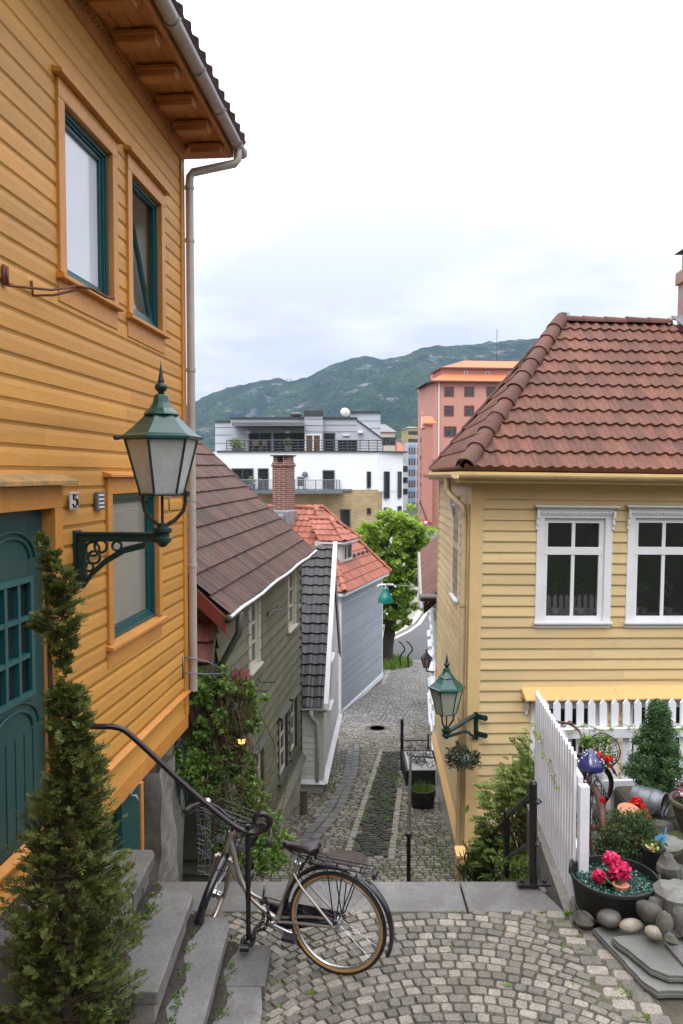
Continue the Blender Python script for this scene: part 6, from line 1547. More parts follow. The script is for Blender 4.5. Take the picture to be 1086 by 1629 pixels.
# other far buildings
def farblock(label,x0,x1,y0,Y,m,wins=None,roof=None,depth=14,wm=None,name='building',yb=None):
    F=Fr((0,Y,0),(1,.12)); a=F.hit(x0,(y0))[0]; b=F.hit(x1,y0)[0]; zt_=F.hit(x0,y0)[1]; t=thing('far_building',label,'building',(F.p(a,0,-12)))
    mb=MB(); mb.box((a,-depth,-14),(b,0,zt_),.5,F); w_=mb.build('wall',m,t)
    if wins:
        nx,dz,wx,wz=wins
        rows=int((zt_+8)/dz)
        for r in range(min(rows,9)):
            for c in range(nx):
                cx=a+(b-a)*(c+.5)/nx; z=zt_-dz*(r+.6); mb=MB(); mb.box((cx-wx/2,.0,z-wz/2),(cx+wx/2,.1,z+wz/2),.5,F); mb.build('window',wm or m_dglass,t)
    if roof:
        mb=MB(); k=roof[1]; c0=F.p(a-.4,.4,zt_); c1=F.p(b+.4,.4,zt_); c2=F.p(b+.4,-depth-.4,zt_); c3=F.p(a-.4,-depth-.4,zt_); d=(a+b)/2; r0=F.p(a+(b-a)*.3,-depth/2,zt_+k); r1=F.p(b-(b-a)*.3,-depth/2,zt_+k)
        mb.add([c0,c1,c2,c3,r0,r1],[(0,1,5,4),(1,2,5),(2,3,4,5),(3,0,4)]); mb.build('roof',roof[0],t)
    return t
m_creamf=mat('cream_far_render',(.62,.58,.48),.85,.05,.1,1,.05); m_yelf=mat('yellow_far_brick',(.42,.34,.16),.85,.1,.3,1,.1)
farblock('cream ornate town house right behind the white block',606,628,687,170,m_creamf,(4,3.2,1.0,1.6),(m_mgrey,2.0))
farblock('yellow brick tower above the blue-windowed office tower',649,668,681,330,m_yelf,(3,3.2,1.6,1.5),(m_mgrey,1.0))
farblock('small red-roofed house left of the blue-windowed office tower',633,647,722,260,m_winwhite,(2,3,1,1.4),(m_tile_orange,4))
farblock('grey narrow block beside the white curved corner',640,648,735,215,m_concrete,(2,3,.8,1.5),None)
rr=random.Random(17)
for k in range(7):
    px=300+k*8; 
tiny=[('tiny white house at the mountain foot between the town buildings',628,634,706,800,m_white),('tiny ochre house at the mountain foot between the town buildings',636,643,712,700,m_creamf)]
for l,a,b,c,Y_,m in tiny: farblock(l,a,b,c,Y_,m,None,(m_tile_red,5),depth=20)
# red umbrella & sign spots by the shops, street lamp post
sg=thing('road_sign','small red and white warning triangle sign by the far shops','road sign',tuple(G(677,846)))
c=at(677,833,100); mb=MB(); mb.tube([V((c.x,c.y,-9.3)),V((c.x,c.y,c.z))],.06,6); mb.build('pole',m_galv,sg); mb=MB(); mb.prism([c+V((-.5,0,.45)),c+V((.5,0,.45)),c+V((0,0,-.4))],(0,.05,0)); mb.build('sign_plate',mat('sign_red',(.6,.03,.03),.5),sg)
mb=MB(); mb.prism([c+V((-.28,-.02,.32)),c+V((.28,-.02,.32)),c+V((0,-.02,-.18))],(0,.019,0)); mb.build('sign_face',m_white,sg)
# ---------------------------------------------------------------- mountain
sky_pts=[(-200,700),(100,700),(250,668),(300,645),(325,633),(345,625),(380,617),(400,612),(440,608),(462,613),(490,603),(520,586),(550,576),(580,572),(612,573),(640,568),(670,558),(700,554),(735,552),(760,549),(800,547),(850,543),(900,543),(1000,538),(1100,545),(1300,560),(1700,600)]
def skl(px):
    for (a,b),(c,d) in zip(sky_pts,sky_pts[1:]):
        if a<=px<=c: return b+(d-b)*(px-a)/(c-a)
    return 700
from mathutils import noise as mn
YM=2700.0; mb=MB(); nx=330; ny=70; vs=[]
for j in range(ny+1):
    t=j/ny; Y=1050+(YM-1050)*t
    for i in range(nx+1):
        px=-300+1900*i/nx; X=(px-CX)/FPX*Y*(1.0)
        Xr=(px-CX)/FPX*YM; top=at(px,skl(px),YM).z
        z0=-14
        prof=t**1.25 if t<.75 else (.75**1.25)+(1-.75**1.25)*math.sin((t-.75)/.25*PI/2)
        z=z0+(top-z0)*prof
        n=mn.fractal(V((X*.0022,Y*.0022,.3)),.9,2.1,6)
        rg=abs(mn.noise(V((X*.0035+3,Y*.0012,1.7))))
        amp=70*math.sin(PI*min(1,t*1.0))*(.35+t)
        z+=amp*1.5*(n*.9-rg*.8)*(1-max(0,(t-.92)/.08)) 
        z+=6*mn.fractal(V((X*.02,Y*.02,2)),.7,2,3)*(1 if t<1 else .8)+ (3.2*mn.noise(V((X*.05,Y*.03,1))) if t>.9 else 0)
        vs.append((X,Y,z))
m=nx+1
# back slope
for i in range(nx+1): x,y,z=vs[ny*m+i]; vs.append((x*1.2,y+900,z*.6))
mb.add(vs,[(j*m+i,j*m+i+1,(j+1)*m+i+1,(j+1)*m+i) for j in range(ny+1) for i in range(nx)])
mm,nt_,b_=newmat('forested_mountain'); L_=nt_.links.new
n1=ramp(nt_,noise(nt_,.012,8,rough=.7),.40,.62); n2=ramp(nt_,noise(nt_,.10,5,rough=.7),.35,.65); 
fc=mixc(nt_,n2,(.003,.010,.005),(.024,.060,.012)); fc=mixc(nt_,n1,fc,mixc(nt_,n2,(.010,.028,.007),(.07,.12,.022)))
geo=nd(nt_,'ShaderNodeNewGeometry'); sep=nd(nt_,'ShaderNodeSeparateXYZ'); L_(geo.outputs['Normal'],sep.inputs[0])
n3=noise(nt_,.014,7,stretch=(1,.6,2.2),rough=.72); rk=ramp(nt_,n3,.56,.66)
rock=mixc(nt_,n2,(.07,.065,.06),(.34,.32,.30)); fc=mixc(nt_,rk,fc,rock)
L_(fc,b_.inputs['Base Color']); b_.inputs['Roughness'].default_value=.95; b_.inputs['Specular IOR Level'].default_value=.1
bp=nd(nt_,'ShaderNodeBump'); bp.inputs['Distance'].default_value=16; L_(noise(nt_,.06,6,rough=.7),bp.inputs['Height']); L_(bp.outputs[0],b_.inputs['Normal'])
mb.build('mountain',mm,smooth=True,tag=(None,None,None,'structure'))
mb=MB(); a=at(459,611,YM-60); 
pm=thing('mast','tiny lattice mast pair on the mountain ridge','mast',(a.x,a.y,a.z))
for s in (-6,6): mb.tube([a+V((s,0,-5)),a+V((s,0,17))],.9,4)
mb.tube([a+V((-11,0,13)),a+V((11,0,13))],.8,4); mb.build('lattice',m_galv,pm)
# ---------------------------------------------------------------- bicycles
def curve(P,k=6):
    P=[V(p) for p in P]; out=[]
    for i in range(len(P)-1):
        p0,p1,p2,p3=P[max(i-1,0)],P[i],P[i+1],P[min(i+2,len(P)-1)]
        for j in range(k):
            t=j/k; out.append(.5*((2*p1)+(p2-p0)*t+(2*p0-5*p1+4*p2-p3)*t*t+(3*p1-p0-3*p2+p3)*t**3))
    return out+[P[-1]]
def torus(mb,R_,r,n=48,m=8,z=0,flat=1.0,c=(0,0,0)):
    """wheel ring in the local xz plane"""
    vs=[];fs=[]
    for i in range(n):
        a=2*PI*i/n
        for j in range(m):
            b=2*PI*j/m; q=R_+r*math.cos(b); vs.append((c[0]+q*math.cos(a),c[1]+r*flat*math.sin(b),c[2]+q*math.sin(a)))
    for i in range(n):
        for j in range(m): fs.append((i*m+j,i*m+(j+1)%m,((i+1)%n)*m+(j+1)%m,((i+1)%n)*m+j))
    mb.add(vs,fs)
def wheel(parent,X,mt,rim_m,tire_m,side_m=None,r=.345,name='wheel',hubr=.03,spk=36):
    xf=X
    mb=MB(); 
    for s in (-1,1): mb.lathe([(.012,s*.0),(hubr,s*.006),(hubr,s*.03),(.034,s*.032),(.034,s*.036),(.012,s*.04),(.0,s*.05)],(0,0,0),12,axis=M.Rotation(PI/2,4,'X'))
    mb.xf(xf); w=mb.build(name,rim_m,parent,world=False,smooth='auto')
    mb=MB(); torus(mb,r-.016,.017); mb.xf(xf); mb.build('tyre',tire_m,w,world=False,smooth=True)
    if side_m:
        mb=MB(); torus(mb,r-.026,.0135,flat=1.22); mb.xf(xf); mb.build('sidewall',side_m,w,world=False,smooth=True)
    mb=MB(); torus(mb,r-.043,.011,m=6,flat=1.1); mb.xf(xf); mb.build('rim',rim_m,w,world=False,smooth=True)
    mb=MB()
    for k in range(spk):
        a=2*PI*k/spk; b=a+(.5 if (k//2)%2 else -.5); s=1 if k%2 else -1
        mb.tube([(math.cos(b)*.032,s*.03,math.sin(b)*.032),(math.cos(a)*(r-.046),0,math.sin(a)*(r-.046))],.0013,3,caps=False)
    mb.xf(xf); props(mb.build('spokes',m_chrome,w,world=False),None)
    return w
def fender(mb,r,a0,a1,w=.028,xf=None,n=24,t=.0):
    vs=[];fs=[]; cs=[(-1,0),(-.8,.012),(-.35,.02),(.35,.02),(.8,.012),(1,0)]
    for i in range(n+1):
        a=a0+(a1-a0)*i/n
        for (y,dz) in cs: q=r+dz; vs.append((q*math.cos(a),y*w,q*math.sin(a)))
        for (y,dz) in cs: q=r+dz-.003; vs.append((q*math.cos(a),y*w*.96,q*math.sin(a)))
    m=len(cs)
    for i in range(n):
        for j in range(m-1):
            a=i*2*m+j; b=(i+1)*2*m+j; fs+=[(a,b,b+1,a+1),(a+m,a+m+1,b+m+1,b+m)]
    mb.add(vs,fs)
    if xf: mb.xf(xf)
def bicycle(label,loc,rz,steer,mats,group=None,basket=True,rack=True,wb=1.0,saddle_cover=False,lean=0):
    fr_m,dk,rim_m,side_m,fend_m=mats
    t=thing('bicycle',label,'bicycle',loc,rz,group,rot=(lean,0,rz) if lean else None)
    B=lambda mb,n,m,p=t,**k: mb.build(n,m,p,world=False,**k)
    ra=V((0,0,.345)); bb=V((.44,0,.285)); st_=V((.285,0,.70)); ht=V((.785,0,.83)); hb_=V((.835,0,.66)); fa=V((wb,0,.345))
    wheel(t,M.Translation(ra),None,rim_m,m_rubber,side_m,name='rear_wheel')
    ax=(ht-hb_).normalized(); S=M.Translation(hb_)@M.Rotation(steer,4,ax)@M.Translation(-hb_)
    w=wheel(t,S@M.Translation(fa),None,rim_m,m_rubber,side_m,name='front_wheel')
    mb=MB()
    mb.tube(curve([ht-ax*.05,V((.775,0,.70)),V((.72,0,.52)),V((.62,0,.38)),bb]),[.0185]*25,10)
    mb.tube(curve([hb_+ax*.03,V((.79,0,.58)),V((.70,0,.465)),V((.58,0,.405)),V((.44,0,.395)),V((.405,0,.395))],5),.013,8)
    mb.tube([bb,st_],.0165,10)
    mb.tube([hb_-ax*.0,ht],.022,10); mb.lathe([(.024,-.012),(.027,0),(.024,.012)],hb_,10); mb.lathe([(.024,-.012),(.027,0),(.024,.012)],ht,10)
    for s in (-1,1):
        mb.tube([bb+V((-.03,s*.03,0)),V((.25,s*.045,.315)),ra+V((0,s*.06,0))],.010,8)
        mb.tube([V((.31,s*.012,.63)),V((.24,s*.04,.56)),ra+V((0,s*.06,0))],.0085,8)
    mb.tube([bb+V((0,-.04,0)),bb+V((0,.04,0))],.024,12)
    fo_=B(mb,'frame',fr_m,smooth='auto')
    if not saddle_cover:   # small dark lettering strokes on the down tube, too fine to read
        pt5=curve([V((.775,0,.70)),V((.72,0,.52)),V((.62,0,.38))],12); mb=MB(); rr=random.Random(6)
        for k in range(2,19):
            if k in (6,7): continue
            p=pt5[k]+V((0,.0185,0)); s_=.008 if k<6 else .0045; mb.tube([p+V((-s_,0,rr.uniform(-.003,.003))),p+V((s_*.2,.001,rr.uniform(-.004,.004))),p+V((s_,0,rr.uniform(-.002,.004)))],.0018,4)
        B(mb,'lettering',m_blackplastic,fo_)
    mb=MB(); mb.tube([st_,st_+(st_-bb).normalized()*.08],.0135,10); mb.tube([st_-(st_-bb).normalized()*.012,st_+(st_-bb).normalized()*.006],.022,10); B(mb,'seat_post',m_chrome,smooth='auto')
    # fork
    mb=MB(); cr=hb_-ax*.02
    mb.tube([cr+V((0,-.055,-.0)),cr+V((0,.055,0))],.022,10)
    for s in (-1,1): mb.tube(curve([cr+V((0,s*.055,.0)),cr.lerp(fa,.5)+V((-.012,s*.056,-.005)),fa+V((0,s*.055,0))],5),[.0195]*5+[.018]*2+[.015,.014,.013,.012],10)
    mb.xf(S); fk=B(mb,'fork',fr_m,smooth='auto')
    # handlebar
    hs=ht+ax*.075; mb=MB(); mb.tube([ht,hs,hs+V((.035,0,.012))],.0145,10)
    for s in (-1,1): mb.tube(curve([hs+V((.035,0,.012)),hs+V((.04,s*.06,.015)),hs+V((.035,s*.16,.05)),hs+V((-.03,s*.25,.055)),hs+V((-.14,s*.29,.04)),hs+V((-.16,s*.292,.037))]),.0115,8)
    mb.xf(S); h=B(mb,'handlebar',dk,smooth=True)
    for s in (-1,1):
        mb=MB(); a=hs+V((-.13,s*.288,.042)); b=hs+V((-.25,s*.30,.02)); mb.tube([a,a.lerp(b,.1),b,b+V((-.004,0,0))],[.014,.0175,.017,.010],10); mb.xf(S); B(mb,'grip',m_rubber,h,smooth='auto')
        mb=MB(); a=hs+V((-.05,s*.26,.04)); mb.tube(curve([a,a+V((.0,s*.01,-.03)),a+V((-.10,s*.02,-.035)),a+V((-.16,s*.02,-.045))],4),.005,6); mb.xf(S); B(mb,'brake_lever',dk,h,smooth=True)
    mb=MB(); mb.lathe([(.0,.03),(.02,.026),(.03,.01),(.031,0),(0,0)],hs+V((-.04,.22,.075)),12); mb.xf(S); B(mb,'bell',m_chrome if not saddle_cover else fr_m,h,smooth=True)
    mb=MB(); a=hs+V((.0,.2,.05)); mb.tube(curve([a,a+V((.16,-.05,.02)),V((.86,.02,.72)),hb_+V((.03,.02,-.05))],6),.003,5); a=hs+V((.0,-.2,.05)); mb.tube(curve([a,a+V((.14,.05,-.03)),V((.80,.03,.68)),V((.74,.02,.52))],6),.003,5); mb.xf(S); B(mb,'cable',m_rubber,smooth=True)
    # saddle
    c=st_+(st_-bb).normalized()*.09+V((.0,0,.02)); vs=[];fs=[]; n=13;m=12
    for i in range(n+1):
        u=i/n; x=-.13+.27*u; wd=.088*(1-u)**1.0*(1 if u>.0 else .8)+.020; wd=.028+.070*(1/(1+math.exp((u-.42)*11))); 
        if u<.12: wd*=math.sqrt(max(.06,u/.12))
        if u>.9: wd*=math.sqrt(max(.1,(1-u)/.1))
        th=.05-.012*u; zt_=.018+.020*math.cos(PI*u*.9)*(1 if u<.5 else .2)+(.008 if u>.85 else 0)
        for j in range(m):
            a=2*PI*j/m; vs.append((c.x+x,c.y+wd*math.cos(a),c.z+zt_+(th*.35*math.sin(a) if math.sin(a)>0 else th*1.0*math.sin(a))))
    for i in range(n):
        for j in range(m): fs.append((i*m+j,i*m+(j+1)%m,(i+1)*m+(j+1)%m,(i+1)*m+j))
    fs+=[tuple(range(m)),tuple(range(n*m+m-1,n*m-1,-1))]
    mb=MB(); mb.add([(c.x+(x-c.x)*.72,c.y+(y-c.y)*.72,c.z+(z-c.z)) for x,y,z in vs] if saddle_cover else vs,fs); sd_=B(mb,'saddle',m_leather,smooth=True)
    mb=MB()
    for s in (-1,1):
        mb.tube([c+V((-.09,s*.03,-.03)),c+V((-.03,s*.02,-.06)),c+V((.09,s*.012,-.02))],.004,6); mb.lathe([(0,-.03),(.014,-.028),(.016,.0),(.010,.01)],c+V((-.085,s*.045,-.045)),8)
    B(mb,'springs',dk,sd_,smooth=True)
    if saddle_cover:
        mb=MB(); mb.lathe([(.125,-.075),(.13,-.05),(.115,-.005),(.085,.04),(.045,.085),(.02,.115),(.0,.12)],c+V((0.02,0,.078)),20,sx=1.08); sc_=B(mb,'saddle_cover',m_enamel,sd_,smooth=True,label='deep blue saddle cover with white dots')
        mb=MB(); rr=random.Random(5)
        for k in range(26):
            a=rr.uniform(0,6.28); q=rr.uniform(.1,.95); r=.03+.10*q; z=.10-.115*q; mb.blob(c+V((.02+1.15*r*math.cos(a),r*math.sin(a),.086+z)),(.0075,.0075,.0055),6,4,0)
        B(mb,'dots',m_white,sc_)
    # rack and mudguards
    mb=MB(); fender(mb,.375,math.radians(-22+180-180),math.radians(175),.030); mb.v=[(-x if False else x,y,z) for x,y,z in mb.v]; 
    mb.xf(M.Translation(ra)@M.Rotation(PI,4,'Z')); B(mb,'rear_mudguard',fend_m,smooth='auto')
    mb=MB(); fender(mb,.372,math.radians(35),math.radians(200),.028); mb.xf(M.Translation(fa)); mb.xf(M.Translation((0,0,0))); mb.xf(S); B(mb,'front_mudguard',fend_m,smooth='auto')
    if rack:
        mb=MB(); z=.745
        for s in (-1,1): mb.tube(curve([V((.27,s*.02,.64)),V((.22,s*.05,.735)),V((.15,s*.055,z)),V((-.18,s*.055,z)),V((-.24,s*.05,z+.0)),V((-.25,0,z+.0))],5),.0055,6)
        for x in (.1,.0,-.1,-.2): mb.tube([(x,-.055,z),(x,.055,z)],.004,6)
        mb.tube([(.15,0,z+.006),(-.24,0,z+.006)],.004,6)
        for s in (-1,1):
            for x in (.05,-.06,-.16): mb.tube([(x,s*.056,z-.01),(x*.15-.01,s*.066,.40),(0,s*.066,.36)],.0045,6)
        mb.tube(curve([(.20,-.04,z+.0),(.19,-.03,z+.045),(.10,-.03,z+.03),(.06,-.03,z+.005)],5),.004,5); mb.tube(curve([(.20,.04,z+.0),(.19,.03,z+.045),(.10,.03,z+.03),(.06,.03,z+.005)],5),.004,5)
        rk=B(mb,'rack',m_iron,smooth='auto')
        mb=MB(); mb.lathe([(.0,-.012),(.026,-.01),(.028,.012),(0,.015)],(-.265,0,z-.03),12,axis=M.Rotation(PI/2,4,'Y')); B(mb,'rear_light',m_blackplastic if not saddle_cover else mat('red_reflector',(.35,.01,.01),.2),rk)
    # drive side
    mb=MB(); y=-.06; mb.lathe([(.0,-.004),(.075,-.004),(.075,.004),(0,.004)],bb+V((0,y,0)),24,axis=M.Rotation(PI/2,4,'X')); B(mb,'chainring',m_iron)
    mb=MB(); vs=[]; prof=curve([V((.53,y,.30)),V((.50,y,.375)),V((.40,y,.39)),V((.1,y,.395)),V((.0,y,.39)),V((-.04,y,.36)),V((.0,y,.315)),V((.2,y,.25)),V((.42,y,.19)),V((.52,y,.23)),V((.53,y,.30))],5)[:-1]
    mb.prism([p+V((0,-.012,0)) for p in prof],(0,.024,0)); B(mb,'chain_guard',m_guard,smooth='auto',bevel=.003)
    for s,a in ((1,-.35),(-1,-.35+PI)):
        e=bb+V((math.cos(a)*-.17*-1,s*.075,math.sin(a)*.17)); e=bb+V((-math.cos(a)*.16,s*.075,math.sin(a)*.16*.6)); mb=MB(); mb.tube([bb+V((0,s*.055,0)),bb+V((0,s*.075,0)),e],[.016,.014,.010],8); mb.lathe([(0,-.01),(.02,-.01),(.02,.01),(0,.01)],bb+V((0,s*.08,0)),12,axis=M.Rotation(PI/2,4,'X')); ck=B(mb,'crank',m_chrome,smooth='auto')
        mb=MB(); mb.box((e.x-.045,e.y+(0.01 if s>0 else -.09),e.z-.014),(e.x+.045,e.y+(.09 if s>0 else -.01),e.z+.014)); B(mb,'pedal',m_rubber,ck,bevel=.006)
    if basket:
        mb=MB(); c=hs+V((.18,0,-.06)); T=lambda k:c+V(k)
        for z,sx_,sy_ in ((.10,.13,.17),(.0,.12,.155),(-.12,.105,.135)): mb.tube([T((-sx_,-sy_,z)),T((sx_,-sy_,z)),T((sx_,sy_,z)),T((-sx_,sy_,z)),T((-sx_,-sy_,z))],.006 if z==.1 else .004,5)
        for k in range(9):
            u=-1+2*k/8
            for (a,b) in (((u*.13,-.17,.1),(u*.105,-.135,-.12)),((u*.13,.17,.1),(u*.105,.135,-.12)),((-.13,u*.17,.1),(-.105,u*.135,-.12)),((.13,u*.17,.1),(.105,u*.135,-.12))): mb.tube([T(a),T(b)],.0028,4)
            mb.tube([T((u*.105,-.135,-.12)),T((u*.105,.135,-.12))],.003,4)
        for k in range(1,8): mb.tube([T((-.13+.003*k,-.17+.004*k,.1-.0275*k)),T((-.13+.003*k,.17-.004*k,.1-.0275*k))],.0025,4); mb.tube([T((-.13,-.17+.005*k,.1-.0275*k)),T((.13,-.17+.005*k,.1-.0275*k))],.0025,4); mb.tube([T((-.13,.17-.005*k,.1-.0275*k)),T((.13,.17-.005*k,.1-.0275*k))],.0025,4); mb.tube([T((.13-.003*k,-.17+.004*k,.1-.0275*k)),T((.13-.003*k,.17-.004*k,.1-.0275*k))],.0025,4)
        mb.xf(S); B(mb,'basket',m_iron)
    return t
rc=at(536,1552,5.28); rc.z=GZ+.010
hd=math.atan2(.36,-.94)
bk=bicycle('champagne step-through bicycle with black saddle and rack, chained to the handrail post',tuple(rc),hd,math.radians(-80),(m_silver,m_blackplastic,m_chrome,m_tan,m_guard),None,basket=True,lean=.0)
# frame lettering is not legible: small dark mark on the down tube
# chain lock round post and frame
pb=HP; lk=thing('chain_lock','heavy black chain lock looped round the foot of the handrail post and the bicycle frame','chain lock',tuple(pb))
mb=MB(); 
bbw=M.Translation(rc)@M.Rotation(hd,4,'Z')@V((.50,.0,.33))
path=curve([pb+V((.03,-.03,.03)),pb+V((.04,.03,.05)),pb+V((-.03,.045,.03)),pb+V((-.05,0,.02)),pb+V((-.02,-.05,.02)),pb+V((.03,-.04,.04)),pb+V((.05,.0,.10)),bbw+V((-.02,-.04,-.10)),bbw+V((.0,-.05,.0)),bbw+V((-.02,-.02,.10)),bbw+V((-.05,.03,.05)),bbw+V((-.04,.02,-.08)),pb+V((.04,.04,.09)),pb+V((.03,-.03,.03))],5)
L_=0; last=path[0]; kk=0
tot=[path[0]]
for p in path[1:]:
    while (p-last).length>.024:
        last=last+(p-last).normalized()*.024; tot.append(last)
for i,(a,b) in enumerate(zip(tot,tot[1:])):
    d=(b-a).normalized(); s=d.orthogonal().normalized(); s=s if i%2 else d.cross(s)
    c=(a+b)/2; n_=10; pts=[c+d*math.cos(2*PI*k/n_)*.019+s*math.sin(2*PI*k/n_)*.011 for k in range(n_+1)]; mb.tube(pts,.0042,5,caps=False)
mb.build('chain',m_iron,lk,smooth=True)
mb=MB(); mb.lathe([(0,-.03),(.022,-.028),(.022,.028),(0,.03)],pb+V((-.02,-.065,.02)),12,axis=M.Rotation(PI/2,4,'Y')); mb.build('padlock',m_iron,lk,smooth='auto')
# old rusty bicycle in the garden
m_rustf=mat('rust_brown_bicycle_paint',(.10,.035,.02),.6,.35,10,70,.3)
rb_=at(947,1330,6.95); rb_.z=GZ-.06
ob_=bicycle('old rusty brown bicycle used as flower stand, leaning among the pots behind the picket fence',tuple(rb_),math.radians(84),math.radians(-72),(m_rustf,m_rustf,m_rust,None,m_rustf),None,basket=False,saddle_cover=True,wb=1.0)
ob_.scale=(.93,.93,.93)
bkx=at(957,1195,7.62)
bkt=thing('flower_basket','round wire basket of red flowers hung on the handlebar of the rusty bicycle','flower basket',tuple(bkx))
mb=MB()
rot_=M.Rotation(math.radians(62),4,'X')
for (r,z) in ((.155,.06),(.15,.0),(.12,-.06),(.06,-.10)):
    mb.tube([bkx+rot_@V((r*math.cos(a),r*math.sin(a),z)) for a in [k*PI/12 for k in range(25)]],.006 if z>.05 else .0035,5)
for k in range(16): a=k*PI/8; mb.tube([bkx+rot_@V((r*math.cos(a),r*math.sin(a),z)) for (r,z) in ((.155,.06),(.15,.0),(.12,-.06),(.06,-.10))],.003,4)
mb.build('wire_basket',m_iron,bkt)
mb=MB(); leaves(mb,bkx+V((0,-.03,-.05)),(.15,.07,.12),260,.04,.4,.35,shell=.3,seed=3); leaves(mb,bkx+V((-.12,-.03,.08)),(.09,.06,.08),90,.05,.5,.3,shell=.3,seed=9); leaves(mb,bkx+V((-.16,0,.10)),(.08,.06,.08),60,.04,.6,.3,shell=.3,seed=4); leaves(mb,bkx+V((0,-.03,.12)),(.12,.04,.06),60,.05,.4,.3,shell=.3,seed=44); mb.build('foliage',m_vine,bkt)
rr=random.Random(12)
for k in range(9):
    mb=MB(); q=bkx+V((rr.uniform(-.11,.13),-.11,rr.uniform(-.13,.02))); leaves(mb,q,(.022,.022,.02),26,.03,.6,.35,shell=.2,seed=k,asp=.9); mb.build('flower',m_redp,bkt)
# ---------------------------------------------------------------- garden terrace, retaining wall
GT=GZ-.06
mb=MB(); 
fA=V((1.83,6.32,0)); fB=V((1.95,8.05,0))
mb.prism([(1.72,6.10,-6.3),(6.6,6.10,-6.3),(6.6,8.45,-6.3),(1.90,8.25,-6.3)],(0,0,GT+6.3)); o=mb.build('garden_terrace',m_plaster,tag=(None,None,None,'structure'))
mb=MB(); mb.prism([(1.60,3.0,GZ-.3),(6,3.0,GZ-.3),(6,6.095,GZ-.3),(1.70,6.095,GZ-.3)],(0,0,.285)); mb.build('garden_soil',m_soil,tag=(None,None,None,'structure'))
# fence
def picket(x,y,ang,h,z0,w=.070,t=.022,tip=.045):
    mb=MB(); u=V((math.cos(ang),math.sin(ang),0)); n=V((-u.y,u.x,0)); p=V((x,y,z0))
    mb.prism([p-u*w/2-n*t/2,p+u*w/2-n*t/2,p+u*w/2-n*t/2+V((0,0,h-tip)),p-n*t/2+V((0,0,h)),p-u*w/2-n*t/2+V((0,0,h-tip))],n*t,R.random()); return mb
pf_=thing('picket_fence','white picket fence with pointed pickets around the flower corner','fence',(fB.x,fB.y,GT))
d=(fB-fA); L_=d.length; an=math.atan2(d.y,d.x); n_=17
for i in range(n_):
    q=fA+d*(i/(n_-1)); lo=GT-.16 if i<3 else GT-.10; picket(q.x,q.y,an,(-2.17+.02*i/16)-lo,lo).build('picket',m_whitef,pf_)
bdir=V((1,.05,0)).normalized()
for i in range(34):
    q=fB+V((.09,.03,0))+bdir*(.118*i); picket(q.x,q.y,math.atan2(bdir.y,bdir.x),1.17,GT-.04).build('picket',m_whitef,pf_)
nrm=V((d.y,-d.x,0)).normalized()
for z in (-2.46,-3.05):
    mb=MB(); a=fA+nrm*.03+V((0,-.0,z)); mb.prism([a,a+V((0,0,.09)),a+V((0,0,.09))+nrm*.04,a+nrm*.04],d); mb.build('rail',m_whitef,pf_,bevel=.004)
fn=V((bdir.y,-bdir.x,0))
for z in (-2.63,-3.16):
    mb=MB(); a=fB+V((.02,.0,z))+fn*.0; mb.prism([a,a+V((0,0,.10)),a+V((0,0,.10))+fn*.045,a+fn*.045],bdir*4.2); mb.build('rail',m_whitef,pf_,bevel=.004)
for q,h in ((fA+V((.045,-.10,0)),.98),(fB+bdir*.62+fn*.02,.86),(fB+bdir*1.75+fn*.02,.86)):
    mb=MB(); mb.box((q.x-.037,q.y-.037,GT),(q.x+.037,q.y+.037,GT+h)); mb.build('post',m_whitef,pf_,bevel=.004)
gv=thing('garland','thin garland of green leaves and pink artificial flowers wound along the picket fence','garland',(fB.x,fB.y,-2.5))
mb=MB(); mf=MB(); rr=random.Random(14)
pth=[fB+bdir*(1.7-k*.06)+fn*.06+V((0,0,-2.515+.03*math.sin(k))) for k in range(28)]+[fB.lerp(fA,k/24)+V((-.03,0,-2.50-.008*k-.05*math.sin(k*.9))) for k in range(18)]
for i,q in enumerate(pth):
    if rr.random()<.62: leaves(mb,q,(.035,.03,.03),9,.035,.7,.3,shell=.1,seed=i)
    if rr.random()<.4: leaves(mf,q+V((-.01,-.01,-.01)),(.016,.016,.016),12,.022,.6,.4,shell=.1,seed=i,asp=.9)
mb.tube(pth,.003,4); mb.build('leaves',m_tree,gv); mf.build('flowers',m_palep,gv)
# ---------------------------------------------------------------- pots, plants and stones
def lathepart(name,prof,c,m,parent,n=24,**k):
    mb=MB(); mb.lathe(prof,c,n,**k); return mb.build(name,m,parent,smooth='auto')
c=V((2.055,6.02,GZ-.02)); tub=thing('tub_planter','wide round black tub filled with green glass chips and a magenta flower','tub',tuple(c))
lathepart('tub',[(0,0),(.27,0),(.275,.06),(.285,.06),(.287,.085),(.277,.09),(.315,.30),(.325,.31),(.322,.33),(.305,.33),(.298,.26),(0,.26)],c,m_planter,tub,36)
for a in (2.75,-.35):
    q=c+V((math.cos(a)*.315,math.sin(a)*.315,.33)); tt=V((-math.sin(a),math.cos(a),0)); mb=MB(); mb.tube(curve([q-tt*.06-V((0,0,.02)),q-tt*.04+V((0,0,.035)),q+tt*.04+V((0,0,.035)),q+tt*.06-V((0,0,.02))],5),.013,7); mb.build('handle',m_planter,tub,smooth=True)
mb=MB(); rr=random.Random(5)
for k in range(1700):
    a=rr.uniform(0,6.28); r=.292*rr.random()**.5; s=rr.uniform(.006,.014); p=c+V((r*math.cos(a),r*math.sin(a),.262+rr.uniform(0,.022)))
    pts=[p+V((rr.uniform(-s,s),rr.uniform(-s,s),rr.uniform(-s,s)*.8)) for _ in range(4)]; mb.add(pts,[(0,1,2),(0,1,3),(1,2,3),(0,2,3)],rr.random())
mb.build('glass_chips',m_cobaltglass,tub,tag=(None,None,None,'stuff'))
fl=thing('flowering_plant','magenta begonia-like plant in a terracotta pot sunk in the green glass chips','flowering plant',tuple(c+V((-.02,-.03,.27))))
